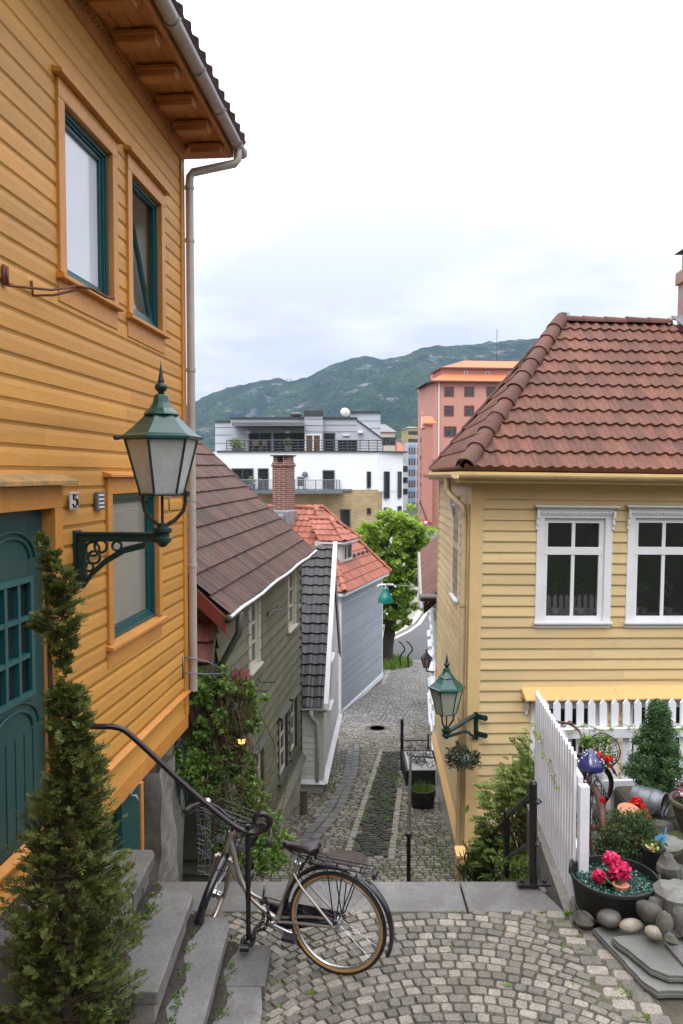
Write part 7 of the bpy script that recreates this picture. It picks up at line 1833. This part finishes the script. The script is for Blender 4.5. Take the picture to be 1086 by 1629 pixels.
lathepart('pot',[(0,0),(.05,0),(.062,.035),(.055,.035),(0,.02)],c+V((.02,-.08,.265)),m_terra,fl,16)
mb=MB()
for (dx,dy,dz,r,n) in ((-.02,.02,.17,.065,260),(.03,-.03,.11,.085,420),(-.13,-.02,.065,.05,150),(-.09,-.03,.04,.04,90),(.02,-.02,.05,.06,120)): leaves(mb,c+V((dx,dy,.27+dz)),(r,r*.8,r*.85),n,.034,.5,.45,shell=.4,seed=int(n),asp=.85)
mb.build('petals',m_pink,fl)
mb=MB(); leaves(mb,c+V((-.03,.0,.30)),(.12,.09,.05),60,.08,.3,.3,shell=.3,asp=.8,seed=2); mb.build('foliage',m_cypress,fl)
c=V((2.36,6.62,GT)); bx=thing('potted_shrub','rounded small-leaved dark green shrub in a black pot between the rusty bicycle and the boulders','shrub',tuple(c))
lathepart('pot',[(0,0),(.20,0),(.245,.24),(.255,.24),(.255,.27),(.235,.27),(.22,.2),(0,.2)],c,m_planter,bx,28)
mb=MB(); rr=random.Random(7)
for k in range(60):
    a=rr.uniform(0,6.28); ph=rr.uniform(0,1.35); q=c+V((math.cos(a)*math.cos(ph)*.24,math.sin(a)*math.cos(ph)*.22,.30+math.sin(ph)*.27)); leaves(mb,q,(.07,.07,.07),85,.022,.45+.1*rr.uniform(-1,1),.3,shell=.3,seed=k)
leaves(mb,c+V((0,0,.32)),(.22,.2,.2),900,.025,.12,.12,shell=.5,seed=3); mb.build('foliage',m_boxw,bx)
mb=MB(); 
for k in range(12): a=k*.52; limb(mb,c+V((0,0,.2)),c+V((math.cos(a)*.15,math.sin(a)*.15,.45)),.007,.003,4)
mb.build('stem',m_stem,bx)
c=at(1040,1383,6.30); p2=thing('potted_plant','small black pot of spiky silvery leaves and pale yellow flowers with a blue tag','potted plant',tuple(c))
lathepart('pot',[(0,0),(.07,0),(.09,.17),(.08,.17),(0,.13)],c,m_planter,p2,18)
mb=MB(); leaves(mb,c+V((0,0,.2)),(.10,.09,.07),90,.05,.6,.3,shell=.2,seed=8); leaves(mb,c+V((-.05,.08,.35)),(.10,.08,.11),130,.06,.5,.3,shell=.1,seed=9,asp=.2); mb.build('foliage',m_boxw,p2)
mb=MB(); leaves(mb,c+V((-.03,-.05,.2)),(.05,.03,.03),40,.035,.6,.3,shell=.1,asp=.9,seed=3); mb.build('petals',m_yelpet,p2)
mb=MB(); q=c+V((.04,-.02,.24)); mb.add([q+V((-.045,0,-.04)),q+V((.04,.01,-.05)),q+V((.05,.01,.03)),q+V((0,0,.055)),q+V((-.045,0,.03))],[(0,1,2,3,4)]); mb.prism([q+V((-.005,.002,-.1)),q+V((.005,.002,-.1)),q+V((.05,.002,.1)),q+V((.04,.002,.1))],(0,.004,0)); mb.build('plant_tag',mat('blue_plastic',(.10,.33,.62),.4),p2)
c=V((2.92,7.45,-3.20)); cy=thing('dwarf_conifer','small feathery dark conifer standing in a black pot before the picket fence','conifer',tuple(c))
lathepart('pot',[(0,0),(.10,0),(.13,.20),(.12,.20),(0,.16)],c+V((-.02,0,0)),m_planter,cy,18)
mb=MB(); limb(mb,c+V((0,0,.15)),c+V((0,0,1.05)),.018,.006,6); mb.build('trunk',m_bark,cy)
mb=MB(); rr=random.Random(19)
for k in range(300):
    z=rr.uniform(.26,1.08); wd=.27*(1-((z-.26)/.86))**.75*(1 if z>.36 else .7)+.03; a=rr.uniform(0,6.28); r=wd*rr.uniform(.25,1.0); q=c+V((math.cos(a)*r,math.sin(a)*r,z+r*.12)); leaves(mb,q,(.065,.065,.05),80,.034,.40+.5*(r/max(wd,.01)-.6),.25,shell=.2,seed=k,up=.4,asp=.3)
mb.build('foliage',m_cypress,cy)
mb=MB(); mb.prism([(2.66,6.95,GT-.1),(3.0,6.66,GT-.1),(5.1,6.66,GT-.1),(5.1,8.1,GT-.1),(2.70,8.0,GT-.1)],(0,0,.40)); mb.build('garden_bank',m_soil,bevel=.05,tag=(None,None,None,'structure'))
# milk churn on its side
c=V((2.80,7.30,-2.93)); mc=thing('milk_churn','galvanised milk churn lying on its side, open mouth to the right','milk churn',tuple(c))
ax_=M.Rotation(PI/2,4,'Y')@M.Rotation(0,4,'X'); rz_m=M.Rotation(-.75,4,'Z')@ax_
mb=MB(); mb.lathe([(.0,-.02),(.11,-.02),(.115,.0),(.115,.20),(.10,.225),(.092,.24),(.112,.25),(.112,.262),(.098,.262),(.085,.24),(.085,.1),(0,.1)],c+V((-.12,0,0)),24,axis=rz_m)
for z in (.03,.15): mb.lathe([(.115,0),(.12,.004),(.12,.012),(.115,.016)],c+V((-.12,0,0))+rz_m@V((0,0,z)),24,axis=rz_m)
mb.build('body',m_galv,mc,smooth='auto')
mb=MB(); mb.lathe([(0,0),(.083,0),(.083,.004),(0,.004)],c+V((-.12,0,0))+rz_m@V((0,0,.21)),20,axis=rz_m); q=c+rz_m@V((0,0,.2)); mb.tube([q+rz_m@V((.13*math.cos(a),.13*math.sin(a),.03*math.sin(2*a))) for a in [k*PI/8 for k in range(17)]],.006,5); mb.build('mouth',m_planter,mc)
c=V((2.52,7.05,GT+.02)); dsh_=thing('terracotta_dish','terracotta saucer tilted behind the rounded shrub','saucer',tuple(c+V((0,0,.25))))
lathepart('dish',[(0,0),(.08,.0),(.095,.025),(.088,.025),(0,.015)],c+V((0,-.0,.40)),m_terra,dsh_,24,axis=M.Rotation(.28,4,'X'))
lathepart('stand',[(0,0),(.06,0),(.065,.39),(.0,.39)],c,m_mosspot,dsh_,14)
ge=thing('geranium','bright red geranium behind the terracotta saucer','flowering plant',(2.68,7.2,GT))
mb=MB(); 
for (x,y,z,r,n) in ((2.63,7.15,.46,.055,240),(2.68,7.15,.42,.05,160),(2.76,7.0,.33,.045,170),(2.70,7.08,.36,.03,50)): leaves(mb,V((x,y,GT+z)),(r,r,r*.9),n,.03,.5,.4,shell=.4,seed=n,asp=.9)
mb.build('petals',m_redp,ge); mb=MB(); leaves(mb,V((2.70,7.12,GT+.28)),(.14,.10,.10),160,.05,.35,.3,shell=.2,asp=.8,seed=77); mb.build('foliage',m_boxw,ge)
lathepart('pot',[(0,0),(.07,0),(.10,.18),(.09,.18),(0,.14)],V((2.70,7.14,GT)),m_terra,ge,16)
c=V((3.06,6.9,-3.07)); bp2=thing('bowl_planter','big mossy brown bowl with purple and white pansies at the right edge','planter',tuple(c))
lathepart('bowl',[(0,0),(.13,0),(.17,.10),(.215,.24),(.235,.25),(.232,.28),(.205,.28),(.18,.22),(0,.22)],c,m_mosspot,bp2,28)
mb=MB(); leaves(mb,c+V((0,0,.27)),(.19,.18,.07),260,.05,.3,.3,shell=.2,seed=6); mb.build('foliage',m_boxw,bp2)
mb=MB(); rr=random.Random(3)
for k in range(34): a=rr.uniform(0,6.28); r=rr.uniform(0,.18); q=c+V((r*math.cos(a),r*math.sin(a),.30+rr.uniform(0,.06))); leaves(mb,q,(.015,.01,.015),7,.034,rr.choice([.1,.3,.9]),.25,shell=.1,seed=k,asp=1)
mb.build('petals',m_purple,bp2)
mb=MB(); 
for k in range(9): a=rr.uniform(0,6.28); r=rr.uniform(.05,.19); leaves(mb,c+V((r*math.cos(a),r*math.sin(a)-.03,.33)),(.012,.01,.012),7,.036,.9,.2,shell=.1,seed=k,asp=1)
mb.build('white_petals',m_palep,bp2)
# stones: (label, px,py centre, depth, radii, material)
def stonething(label,px,py,Y,rad,m,rz=0,cat='stone',tilt=0,noise_=.12,n=14,seed=1,name='boulder',mm_=8):
    c=at(px,py,Y); t=MB(); t.blob(c,rad,n,mm_,noise_,rot=M.Rotation(rz,4,'Z')@M.Rotation(tilt,4,'Y'),seed=seed); o=t.build(name,m,smooth='auto' if noise_>.15 else True)
    # origin at the stone's base
    return props(o,label,cat)
stonething('large pale streaked boulder at the right edge, beside the black tub',1078,1432,5.72,(.15,.14,.13),m_rockl,.4,noise_=.24,seed=5,n=18)
stonething('green-grey boulder between the small black pot and the pale streaked boulder',1064,1385,6.15,(.095,.10,.12),m_rockg,.3,noise_=.25,seed=8)
stonething('flat-topped pale grey rock behind the small pot with the blue tag',1064,1344,6.6,(.14,.12,.08),m_rockl,.0,noise_=.2,seed=9)
stonething('brown-grey rock beneath the milk churn',1052,1318,7.0,(.14,.10,.07),m_rockg,.1,noise_=.2,seed=10)
stonething('dark rounded boulder against the right side of the tub',1033,1450,5.60,(.078,.09,.075),m_rockg,.5,noise_=.12,seed=11)
stonething('dark boulder above the round one, next to the tub rim',1048,1437,5.72,(.06,.08,.05),m_rockg,1.5,noise_=.16,seed=12)
stonething('upright dark oval stone right of the round boulder',1056,1471,5.45,(.042,.08,.085),m_rockg,.2,noise_=.08,seed=13,tilt=.3)
stonething('big angular rock under the pale streaked boulder at the right edge',1086,1468,5.5,(.09,.10,.09),m_rockg,.2,noise_=.2,seed=14)
stonething('long dark pebble lying under the tub front',969,1461,5.72,(.088,.08,.058),m_pebble,.1,noise_=.07,seed=15,name='pebble')
stonething('streaked light pebble in front of the tub',1004,1472,5.60,(.093,.055,.045),m_pebblel,.15,noise_=.05,seed=16,name='pebble')
stonething('smooth brown pebble, nearest to the slate slabs',1043,1484,5.45,(.078,.05,.045),m_pebblel,-.3,noise_=.04,seed=17,name='pebble',tilt=.1)
stonething('small rough stone at the corner below the fence',926,1463,5.85,(.07,.08,.05),m_rockg,.2,noise_=.2,seed=18)
stonething('brown flattish stone between the fence corner and the tub',945,1455,5.90,(.10,.07,.04),m_pebble,-.3,noise_=.15,seed=19)
for k,(px,py,Y,r) in enumerate(((1020,1440,5.9,.06),(1075,1440,5.75,.07),(1068,1495,5.3,.05))): 
    stonething(('small stone wedged between tub and boulders','small stone in the gap left of the streaked boulder','small stone above the slate slab at the right edge')[k],px,py,Y,(r,r*.8,r*.7),m_rockg,k,noise_=.2,seed=30+k)
def slateslab(label,pix,Y0,top,th,tilt=0,m=m_slateg,seed=1):
    """irregular flat stone; outline read as points on a level plane at height top"""
    rr=random.Random(seed); P=[]
    for (px,py) in pix:
        d=ray(px,py); q=d*(top/d.z); P.append(q)
    out=[]
    for i in range(len(P)):
        a,b=P[i],P[(i+1)%len(P)]; n=max(1,int((b-a).length/.07))
        for k in range(n): q=a.lerp(b,k/n)+(V((rr.uniform(-.009,.009),rr.uniform(-.009,.009),0)) if k else V((0,0,0))); out.append(q)
    mb=MB(); mb.prism([q-V((0,0,th)) for q in out],(0,0,th*.55),rr.random()); mb.prism([q-V((0,0,th*.45))+ (q-P[0])*.0 for q in [o+(sum(P,V((0,0,0)))/len(P)-o)*.02 for o in out]],(0,0,th*.45),rr.random())
    return props(mb.build('slate_slab',m,bevel=.004),label,'slate slab')
slateslab('lower slate slab with dark broken edge, nearest the setts',[(942,1476),(985,1466),(1100,1500),(1180,1570),(1140,1600),(1100,1577),(1046,1577),(1020,1560)],0,GZ+.055,.05,seed=2)
slateslab('upper slate slab lying on the lower one beside the pebbles',[(972,1490),(1012,1484),(1062,1496),(1120,1530),(1140,1556),(1064,1552),(1034,1540)],0,GZ+.115,.045,seed=3)
slateslab('slate slab behind, reaching to the right edge under the dark rocks',[(1056,1500),(1130,1470),(1190,1500),(1150,1545),(1086,1535)],0,GZ+.135,.05,seed=4,m=m_slate)
slateslab('dark slate slab under the black tub',[(905,1432),(920,1400),(1060,1400),(1055,1452),(915,1452)],0,GZ+.01,.05,seed=5,m=m_slate)
slateslab('pale slate slab behind the green-grey boulder at the right edge',[(1040,1372),(1086,1340),(1150,1345),(1140,1410),(1080,1420)],0,GZ+.03,.05,seed=6)
# ---------------------------------------------------------------- plants with sprays
def spray(mb,o,d,L,rr,n=7,w=.35,base=.5,droop=.15,lw=.006):
    d=V(d).normalized(); s=d.cross(V((rr.gauss(0,.5),rr.gauss(0,.5),1))).normalized(); nn=s.cross(d)
    for i in range(n):
        t=i/(n-1) if n>1 else 0; ax=o+d*(L*t*.75)-V((0,0,droop*L*t*t)); 
        sd=1 if i%2 else -1; ln=L*w*(1-.55*t)*rr.uniform(.8,1.2)
        q=(d*.75+s*sd*.85+nn*rr.uniform(-.3,.3)).normalized() if i<n-1 else d
        wd=(q.cross(nn)).normalized()*lw*rr.uniform(.8,1.3)
        r=min(1,max(0,base+rr.uniform(-.22,.22)+.12*t))
        mb.add([ax-wd,ax+q*ln*.5-wd*1.5,ax+q*ln,ax+q*ln*.5+wd*1.5,ax+wd],[(0,1,2,3,4)],r)
def thuja(label,base,H,prof,nbr,seed,m,name='conifer',L=.10,lw=.006,sprays=5,out=None):
    t=thing(name,label,'conifer' if name=='conifer' else 'shrub',tuple(base)); base=V(base); rr=random.Random(seed)
    mb=MB(); tr=limb(mb,base,base+V((-.10 if name=='conifer' else 0,0,H*.93)),.035,.008,8,.012,10,rr); mb.build('trunk',m_bark,t)
    mf=MB(); mbr=MB()
    for k in range(nbr):
        h=rr.random(); wd,off,dens=prof(h)
        if rr.random()>dens*.86: continue
        a=rr.uniform(0,2*PI); wd*=.95+.24*math.sin(a*3+h*13)*math.sin(h*41+a*2)+.12*math.sin(h*23+a); z=h*H; st_=base+V((off[0]*.7,off[1]*.7,z-wd*.25)); r=wd*(.45+.55*rr.random()**.6)
        e=base+V((off[0]+math.cos(a)*r,off[1]+math.sin(a)*r,z+r*.25)); 
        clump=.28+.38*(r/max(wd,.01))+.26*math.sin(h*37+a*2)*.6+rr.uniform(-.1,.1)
        if k%3==0: mbr.tube([st_,st_.lerp(e,.6)+V((0,0,-.02)),e],[.005,.004,.002],4)
        for j in range(sprays):
            tt=.35+.65*(j+rr.random())/sprays; o=st_.lerp(e,tt)
            dr=(e-st_).normalized()+V((rr.gauss(0,.55),rr.gauss(0,.55),rr.gauss(.35,.45)))
            spray(mf,o,dr,L*rr.uniform(.6,1.25),rr,7,.5,clump,lw=lw)
    mbr.build('branches',m_stem,t); mf.build('foliage',m,t); return t
def tprof(h):
    # h 0 base..1 top of the tall thuja by the door: broad skirt, narrow waist, thin tufted top
    pts=[(0,.42,0,.85),(.25,.41,0,.9),(.40,.34,.0,.9),(.50,.26,.02,.8),(.57,.19,.03,.75),(.66,.13,.02,.6),(.72,.10,.0,.5),(.745,.02,.0,.08),(.79,.02,-.01,.08),(.808,.12,-.03,.35),(.855,.16,-.05,.45),(.885,.08,-.03,.25),(.92,.09,-.03,.32),(.96,.05,-.06,.25),(1,.01,-.12,.3)]
    for (a,w,o,d),(b,w2,o2,d2) in zip(pts,pts[1:]):
        if a<=h<=b: k=(h-a)/(b-a); return w+(w2-w)*k,(o+(o2-o)*k,0),d+(d2-d)*k
    return .1,(0,0),.5
bt=at(112,1200,4.22); thuja('tall ragged thuja with a bare waist in front of the teal door',(bt.x-.02,4.22,GZ),3.0,tprof,2300,5,m_thuja,L=.056,lw=.0027,sprays=11)
thp=bt
# feathery conifer by the stairs
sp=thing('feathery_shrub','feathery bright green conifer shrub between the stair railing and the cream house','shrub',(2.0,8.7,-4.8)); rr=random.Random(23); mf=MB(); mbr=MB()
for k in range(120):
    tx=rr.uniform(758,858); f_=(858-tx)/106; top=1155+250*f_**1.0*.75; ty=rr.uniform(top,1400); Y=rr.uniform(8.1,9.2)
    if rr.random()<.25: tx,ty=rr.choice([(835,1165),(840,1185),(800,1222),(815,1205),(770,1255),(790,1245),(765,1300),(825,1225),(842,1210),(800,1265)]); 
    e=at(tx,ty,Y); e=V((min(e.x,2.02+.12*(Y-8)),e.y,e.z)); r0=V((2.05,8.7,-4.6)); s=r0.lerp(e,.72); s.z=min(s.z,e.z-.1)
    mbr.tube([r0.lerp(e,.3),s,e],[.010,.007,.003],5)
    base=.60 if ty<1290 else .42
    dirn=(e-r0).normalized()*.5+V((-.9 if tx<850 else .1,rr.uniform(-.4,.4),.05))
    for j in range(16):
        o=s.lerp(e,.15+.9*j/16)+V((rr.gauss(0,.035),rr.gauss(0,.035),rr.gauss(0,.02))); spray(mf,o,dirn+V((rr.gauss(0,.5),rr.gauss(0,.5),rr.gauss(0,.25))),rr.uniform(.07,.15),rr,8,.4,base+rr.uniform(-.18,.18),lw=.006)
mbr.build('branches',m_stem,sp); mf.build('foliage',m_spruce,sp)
gs=thing('low_shrub','low light green shrub under the black stair railing','shrub',(1.9,7.9,-4.7)); mb=MB(); rr=random.Random(31)
for k in range(60):
    q=at(rr.uniform(795,862),rr.uniform(1365,1412),rr.uniform(7.4,8.6)); q.x=min(q.x,1.86); leaves(mb,q,(.09,.09,.07),50,.035,.5,.35,shell=.2,seed=k)
mb.build('foliage',m_spruce,gs)
gq=thing('spiky_plant','dark green spiky plant with bronze flowers beside the cream house base','plant',(1.75,9.6,-5.3)); mb=MB(); rr=random.Random(33)
for k in range(420):
    q=at(rr.gauss(765,13),rr.uniform(1362,1410),rr.uniform(8.6,9.6)); d_=V((rr.gauss(0,.4),rr.gauss(0,.4),1)).normalized(); L_=rr.uniform(.10,.26); s_=d_.orthogonal().normalized()*.008; mb.add([q-s_,q+d_*L_*.6-s_,q+d_*L_,q+d_*L_*.6+s_,q+s_],[(0,1,2,3,4)],rr.uniform(.0,.8))
mb.build('foliage',m_boxw,gq)
# vine at the house corner
vn=thing('climbing_vine','tangled climbing vine and bramble hanging from the ochre house corner over the stairs','vine',(-1.45,8.9,-5.6))
mb=MB(); ms=MB(); rr=random.Random(41)
cl=[(310,1075,9.1,.20,.12),(335,1080,9.15,.22,.12),(355,1110,9.15,.26,.16),(375,1105,9.3,.20,.10),(395,1125,9.35,.18,.10),(340,1145,9.0,.26,.16),(370,1155,9.2,.25,.15),(396,1150,9.35,.10,.08),(325,1120,8.95,.14,.12),(315,1165,8.95,.12,.10),(345,1190,9.0,.22,.16),(375,1200,9.1,.20,.16),(330,1225,8.9,.18,.14),(305,1215,8.85,.12,.10),(290,1225,8.6,.10,.08),(318,1250,8.8,.16,.10),(360,1240,9.0,.22,.16),(390,1235,9.1,.18,.14),(388,1258,9.0,.18,.12),(375,1285,8.9,.24,.16),(405,1290,8.9,.24,.14),(425,1300,8.85,.20,.14),(395,1330,8.7,.26,.18),(425,1345,8.6,.24,.16),(445,1355,8.6,.16,.12),(400,1370,8.5,.26,.16),(430,1380,8.4,.24,.14),(375,1360,8.5,.2,.16),(280,1210,8.5,.06,.10),(418,1290,9.1,.12,.08),(350,1320,8.8,.2,.2)]
for i,(px,py,Y,r,rz2) in enumerate(cl):
    q=at(px,py,Y); lo=py>1235
    for j in range(14):
        o=q+V((rr.gauss(0,r*.5),rr.gauss(0,r*.4),rr.gauss(0,rz2*.6))); leaves(mb,o,(.07,.07,.055),26 if not lo else 34,.062 if not lo else .042,.42+rr.uniform(-.22,.30)+(.1 if lo else 0),.25,shell=.1,seed=i*20+j,asp=.75)
for k in range(200):
    x=rr.uniform(292,400); y0_=rr.uniform(1060,1150); Y=rr.uniform(8.95,9.35); a=at(x,y0_,Y); L_=rr.uniform(.5,1.4); pts=[a]
    for j in range(6): pts.append(pts[-1]+V((rr.gauss(.0,.035),rr.gauss(0,.03),-L_/6)))
    ms.tube(pts,rr.uniform(.002,.006),4,rr.random(),caps=False)
for k in range(160):
    a=at(rr.uniform(340,430),rr.uniform(1200,1380),rr.uniform(8.6,9.1)); b=a+V((rr.gauss(0,.22),rr.gauss(0,.15),rr.gauss(-.05,.25))); ms.tube([a,a.lerp(b,.5)+V((rr.gauss(0,.05),0,rr.gauss(0,.05))),b],.003,4,rr.random(),caps=False)
for k in range(26):
    a=at(rr.uniform(296,306),rr.uniform(1062,1080),9.0); b=at(rr.uniform(262,310),rr.uniform(1090,1170),8.9); b.x=max(b.x,-1.63); ms.tube([a,a.lerp(b,.5)+V((0,-.03,-.05)),b],.003,4,rr.random(),caps=False)
ms.build('stems',m_stem,vn); mb.build('foliage',m_vine,vn)
# blue-green streaks hanging on the foundation corner: cords of a net
nt_t=thing('hanging_net','dark teal net cords hanging at the ochre house corner over the stone foundation','net',tuple(at(275,1170,8.4))); mb=MB()
for k in range(38):
    a=at(rr.uniform(258,290),rr.uniform(1150,1190),8.5); pts=[a]
    for j in range(7): pts.append(pts[-1]+V((rr.gauss(.004,.012),0,-rr.uniform(.05,.13))))
    mb.tube(pts,.006,4,rr.random(),caps=False)
mb.build('cords',mat('dark_teal_cord',(.008,.035,.042),.7,.3),nt_t)
# wire mesh panel behind the front wheel
wm=thing('wire_trellis','narrow white-grey wire trellis behind the bicycle basket','trellis',tuple(at(322,1400,7.2))); mb=MB()
a=at(314,1392,7.6); b=at(335,1392,7.6)
for k in range(6): x=a.x+(b.x-a.x)*k/5; mb.tube([(x,7.6,a.z),(x+rr.gauss(0,.02),7.6+rr.gauss(0,.02),a.z+.3),(x+rr.gauss(0,.02),7.6,at(320,1283,7.6).z)],.0028,4)
for k in range(16): z=a.z+(at(320,1283,7.6).z-a.z)*k/15; mb.tube([(a.x,7.605,z),((a.x+b.x)/2,7.6,z+rr.gauss(0,.03)),(b.x,7.605,z+rr.gauss(0,.03))],.0025,4)
mb.build('mesh',m_galv,wm)
# ---------------------------------------------------------------- street tree
tg=G(614,1052); tb_=V((tg.x,tg.y,tg.z))
tr=thing('street_tree','fresh green maple at the end of the alley in a ring of grass','tree',tuple(tb_)); rr=random.Random(51); Y0=tb_.y
mb=MB(); f1=at(622,985,Y0); f1.y=Y0; mb.tube(curve([tb_+V((0,0,-.1)),tb_.lerp(f1,.3)+V((-.02,0,0)),tb_.lerp(f1,.7),f1],4),[.36,.33,.30,.29,.29,.28,.28,.28,.27,.27,.27,.26,.26],10)
hubs=[]; 
targets=[(600,960,.0),(636,955,-.5),(575,900,.4),(610,880,.8),(640,890,-.6),(660,900,.2),(560,860,.0),(590,835,.6),(620,828,-.4),(650,838,.3),(672,862,-.3),(625,860,1.2),(605,850,-1.1),(676,880,.6),(650,965,-.4),(580,880,-1.0)]
top_=at(628,930,Y0)
mb.tube(curve([f1,top_,at(622,870,Y0)],4),[.20,.17,.14,.12,.11,.09,.08,.06,.05],8)
for (px,py,dy) in targets:
    e=at(px,py,Y0+dy); s=f1.lerp(top_,rr.uniform(0,1)) if py>870 else f1.lerp(at(622,870,Y0),rr.uniform(.3,.8)); limb(mb,s,e,.085,.03,6,.10,5,rr)
mb.build('trunk',m_bark,tr)
mf=MB()
crown=[]
for k in range(430):
    px=rr.uniform(560,686); c_=(px-622)/62; topy=815+48*c_*c_; bot=1000 if abs(px-612)<38 else 950 if px<665 else 925
    py=topy+(bot-topy)*rr.random()**1.25
    if px<600 and py>935 and rr.random()<.5: continue
    if px>650 and py>900 and rr.random()<.6: continue
    e=at(px,py,Y0+rr.uniform(-1.6,1.6)*(1-abs(c_)*.5)); crown.append(e)
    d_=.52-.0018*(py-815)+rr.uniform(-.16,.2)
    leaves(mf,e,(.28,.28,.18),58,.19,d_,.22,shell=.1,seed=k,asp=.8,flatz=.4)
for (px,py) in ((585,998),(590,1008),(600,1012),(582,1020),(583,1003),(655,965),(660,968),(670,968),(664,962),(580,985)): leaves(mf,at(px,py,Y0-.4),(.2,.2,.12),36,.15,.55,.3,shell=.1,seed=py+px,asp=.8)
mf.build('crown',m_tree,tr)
mb=MB(); rr=random.Random(3)
for k in range(1500):
    a=rr.uniform(0,6.28); r=1.35*rr.random()**.5; x=tb_.x-.15+r*math.cos(a); y=tb_.y-.5+r*math.sin(a)*1.3; z=gz(y)+.01; h=rr.uniform(.05,.28); b=rr.uniform(0,6.28); dx,dy=math.cos(b)*.04,math.sin(b)*.04
    mb.add([(x-dx,y-dy,z),(x+dx,y+dy,z),(x+rr.gauss(0,.06),y+rr.gauss(0,.06),z+h)],[(0,1,2)],rr.random())
mb.build('grass_ring',m_grassy,tag=(None,None,None,'stuff'))
for k,px in enumerate((578,638)):
    t=thing('bicycle_stand','curved dark iron stand %s the trunk of the maple'%('left of' if k==0 else 'right of'),'bicycle stand',tuple(G(px,1062)),0,'curved stands by the maple'); c=G(px,1062); mb=MB()
    for s in (0,.35): mb.tube(curve([c+V((s,0,0)),c+V((s-.05,0,.5)),c+V((s+.15,0,.8)),c+V((s+.05,0,1.05)),c+V((s-.12,0,1.2))],5),.035,6)
    mb.build('tube',m_iron,t)
far_tree=thing('street_tree','second smaller tree behind the maple, on the pavement','tree',tuple(G(640,965))); g=G(641,965); mb=MB(); limb(mb,g,g+V((0,0,2.6)),.16,.08,7,.02,5,rr); limb(mb,g+V((0,0,1.8)),g+V((.8,0,4.2)),.08,.03,6,.05,5,rr); mb.build('trunk',m_bark,far_tree); mf=MB()
for k in range(46): leaves(mf,g+V((rr.gauss(.6,.9),rr.gauss(0,.8),rr.gauss(4.3,.8))),(.4,.4,.3),34,.24,.45+rr.uniform(-.2,.2),.2,shell=.1,seed=k,asp=.8)
mf.build('crown',m_tree,far_tree)
mh=bpy.data.materials.new('air'); mh.use_nodes=True; nt_=mh.node_tree; nt_.nodes.remove(nt_.nodes['Principled BSDF'])
pv=nd(nt_,'ShaderNodeVolumePrincipled'); pv.inputs['Color'].default_value=(.42,.58,1,1); pv.inputs['Density'].default_value=HAZE; pv.inputs['Anisotropy'].default_value=.2
nt_.links.new(pv.outputs[0],nt_.nodes['Material Output'].inputs['Volume'])
mb=MB(); mb.box((-4200,-65,-16.5),(4200,5300,700)); mb.build('haze',mh,tag=(None,None,None,'stuff'))
# ---------------------------------------------------------------- camera, sky, light
cam=bpy.data.cameras.new('camera'); co=bpy.data.objects.new('camera',cam); link(co); sc.camera=co
cam.sensor_fit='VERTICAL'; cam.sensor_height=22.3; cam.lens=FPX/1629*22.3
co.location=(0,0,0); co.rotation_euler=(PI/2-PITCH,0,0); cam.clip_start=.05; cam.clip_end=9000
w=bpy.data.worlds.new('World'); sc.world=w; w.use_nodes=True; nt=w.node_tree; L=nt.links.new
bg=nt.nodes['Background']
sky=nd(nt,'ShaderNodeTexSky'); sky.sky_type='NISHITA'; sky.sun_disc=False
SEL=math.radians(52); SAZ=math.radians(200)   # sun behind thin cloud, high, over the right shoulder
sky.sun_elevation=SEL; sky.sun_rotation=SAZ
tc=nd(nt,'ShaderNodeTexCoord'); sx=nd(nt,'ShaderNodeSeparateXYZ'); L(tc.outputs['Generated'],sx.inputs[0])
# cloud deck: project direction onto a flat layer
zz=nd(nt,'ShaderNodeMath',operation='MAXIMUM'); L(sx.outputs[2],zz.inputs[0]); zz.inputs[1].default_value=.0
za=nd(nt,'ShaderNodeMath',operation='ADD'); L(zz.outputs[0],za.inputs[0]); za.inputs[1].default_value=.16
dv=nd(nt,'ShaderNodeVectorMath',operation='DIVIDE'); cb=nd(nt,'ShaderNodeCombineXYZ')
for i in range(3): L(za.outputs[0],cb.inputs[i])
L(tc.outputs['Generated'],dv.inputs[0]); L(cb.outputs[0],dv.inputs[1])
n1=noise(nt,1.1,8,vec=dv.outputs[0],rough=.55)
cl=ramp(nt,n1,.42,.58)
lum=nd(nt,'ShaderNodeMapRange'); pw_=nd(nt,'ShaderNodeMath',operation='POWER'); L(zz.outputs[0],pw_.inputs[0]); pw_.inputs[1].default_value=1.8; L(pw_.outputs[0],lum.inputs[0]); lum.inputs[1].default_value=.0; lum.inputs[2].default_value=.85
lum.inputs[3].default_value=SKY_LO; lum.inputs[4].default_value=SKY_HI
cc=mixc(nt,cl,(.86,.885,1.0),(1.14,1.13,1.12))
vm=nd(nt,'ShaderNodeVectorMath',operation='SCALE'); L(cc,vm.inputs[0]); L(lum.outputs[0],vm.inputs['Scale'])
sk=nd(nt,'ShaderNodeVectorMath',operation='SCALE'); L(sky.outputs[0],sk.inputs[0]); sk.inputs['Scale'].default_value=.02
ad=nd(nt,'ShaderNodeVectorMath',operation='ADD'); L(vm.outputs[0],ad.inputs[0]); L(sk.outputs[0],ad.inputs[1])
L(ad.outputs[0],bg.inputs[0]); bg.inputs[1].default_value=1.0
su=bpy.data.lights.new('sun','SUN'); so=bpy.data.objects.new('sun',su); link(so); su.energy=SUN_E; su.angle=math.radians(25); su.color=(1,.96,.9)
sd=V((math.sin(SAZ)*math.cos(SEL),math.cos(SAZ)*math.cos(SEL),math.sin(SEL)))
so.rotation_euler=(sd).to_track_quat('Z','Y').to_euler()
vs=sc.view_settings; vs.view_transform='Standard'; vs.look='None'; vs.exposure=EXPO; vs.gamma=1
sc.cycles.volume_bounces=0 if hasattr(sc.cycles,'volume_bounces') else 0
sc.cycles.max_bounces=6; sc.cycles.diffuse_bounces=3; sc.cycles.transparent_max_bounces=8; sc.cycles.glossy_bounces=3
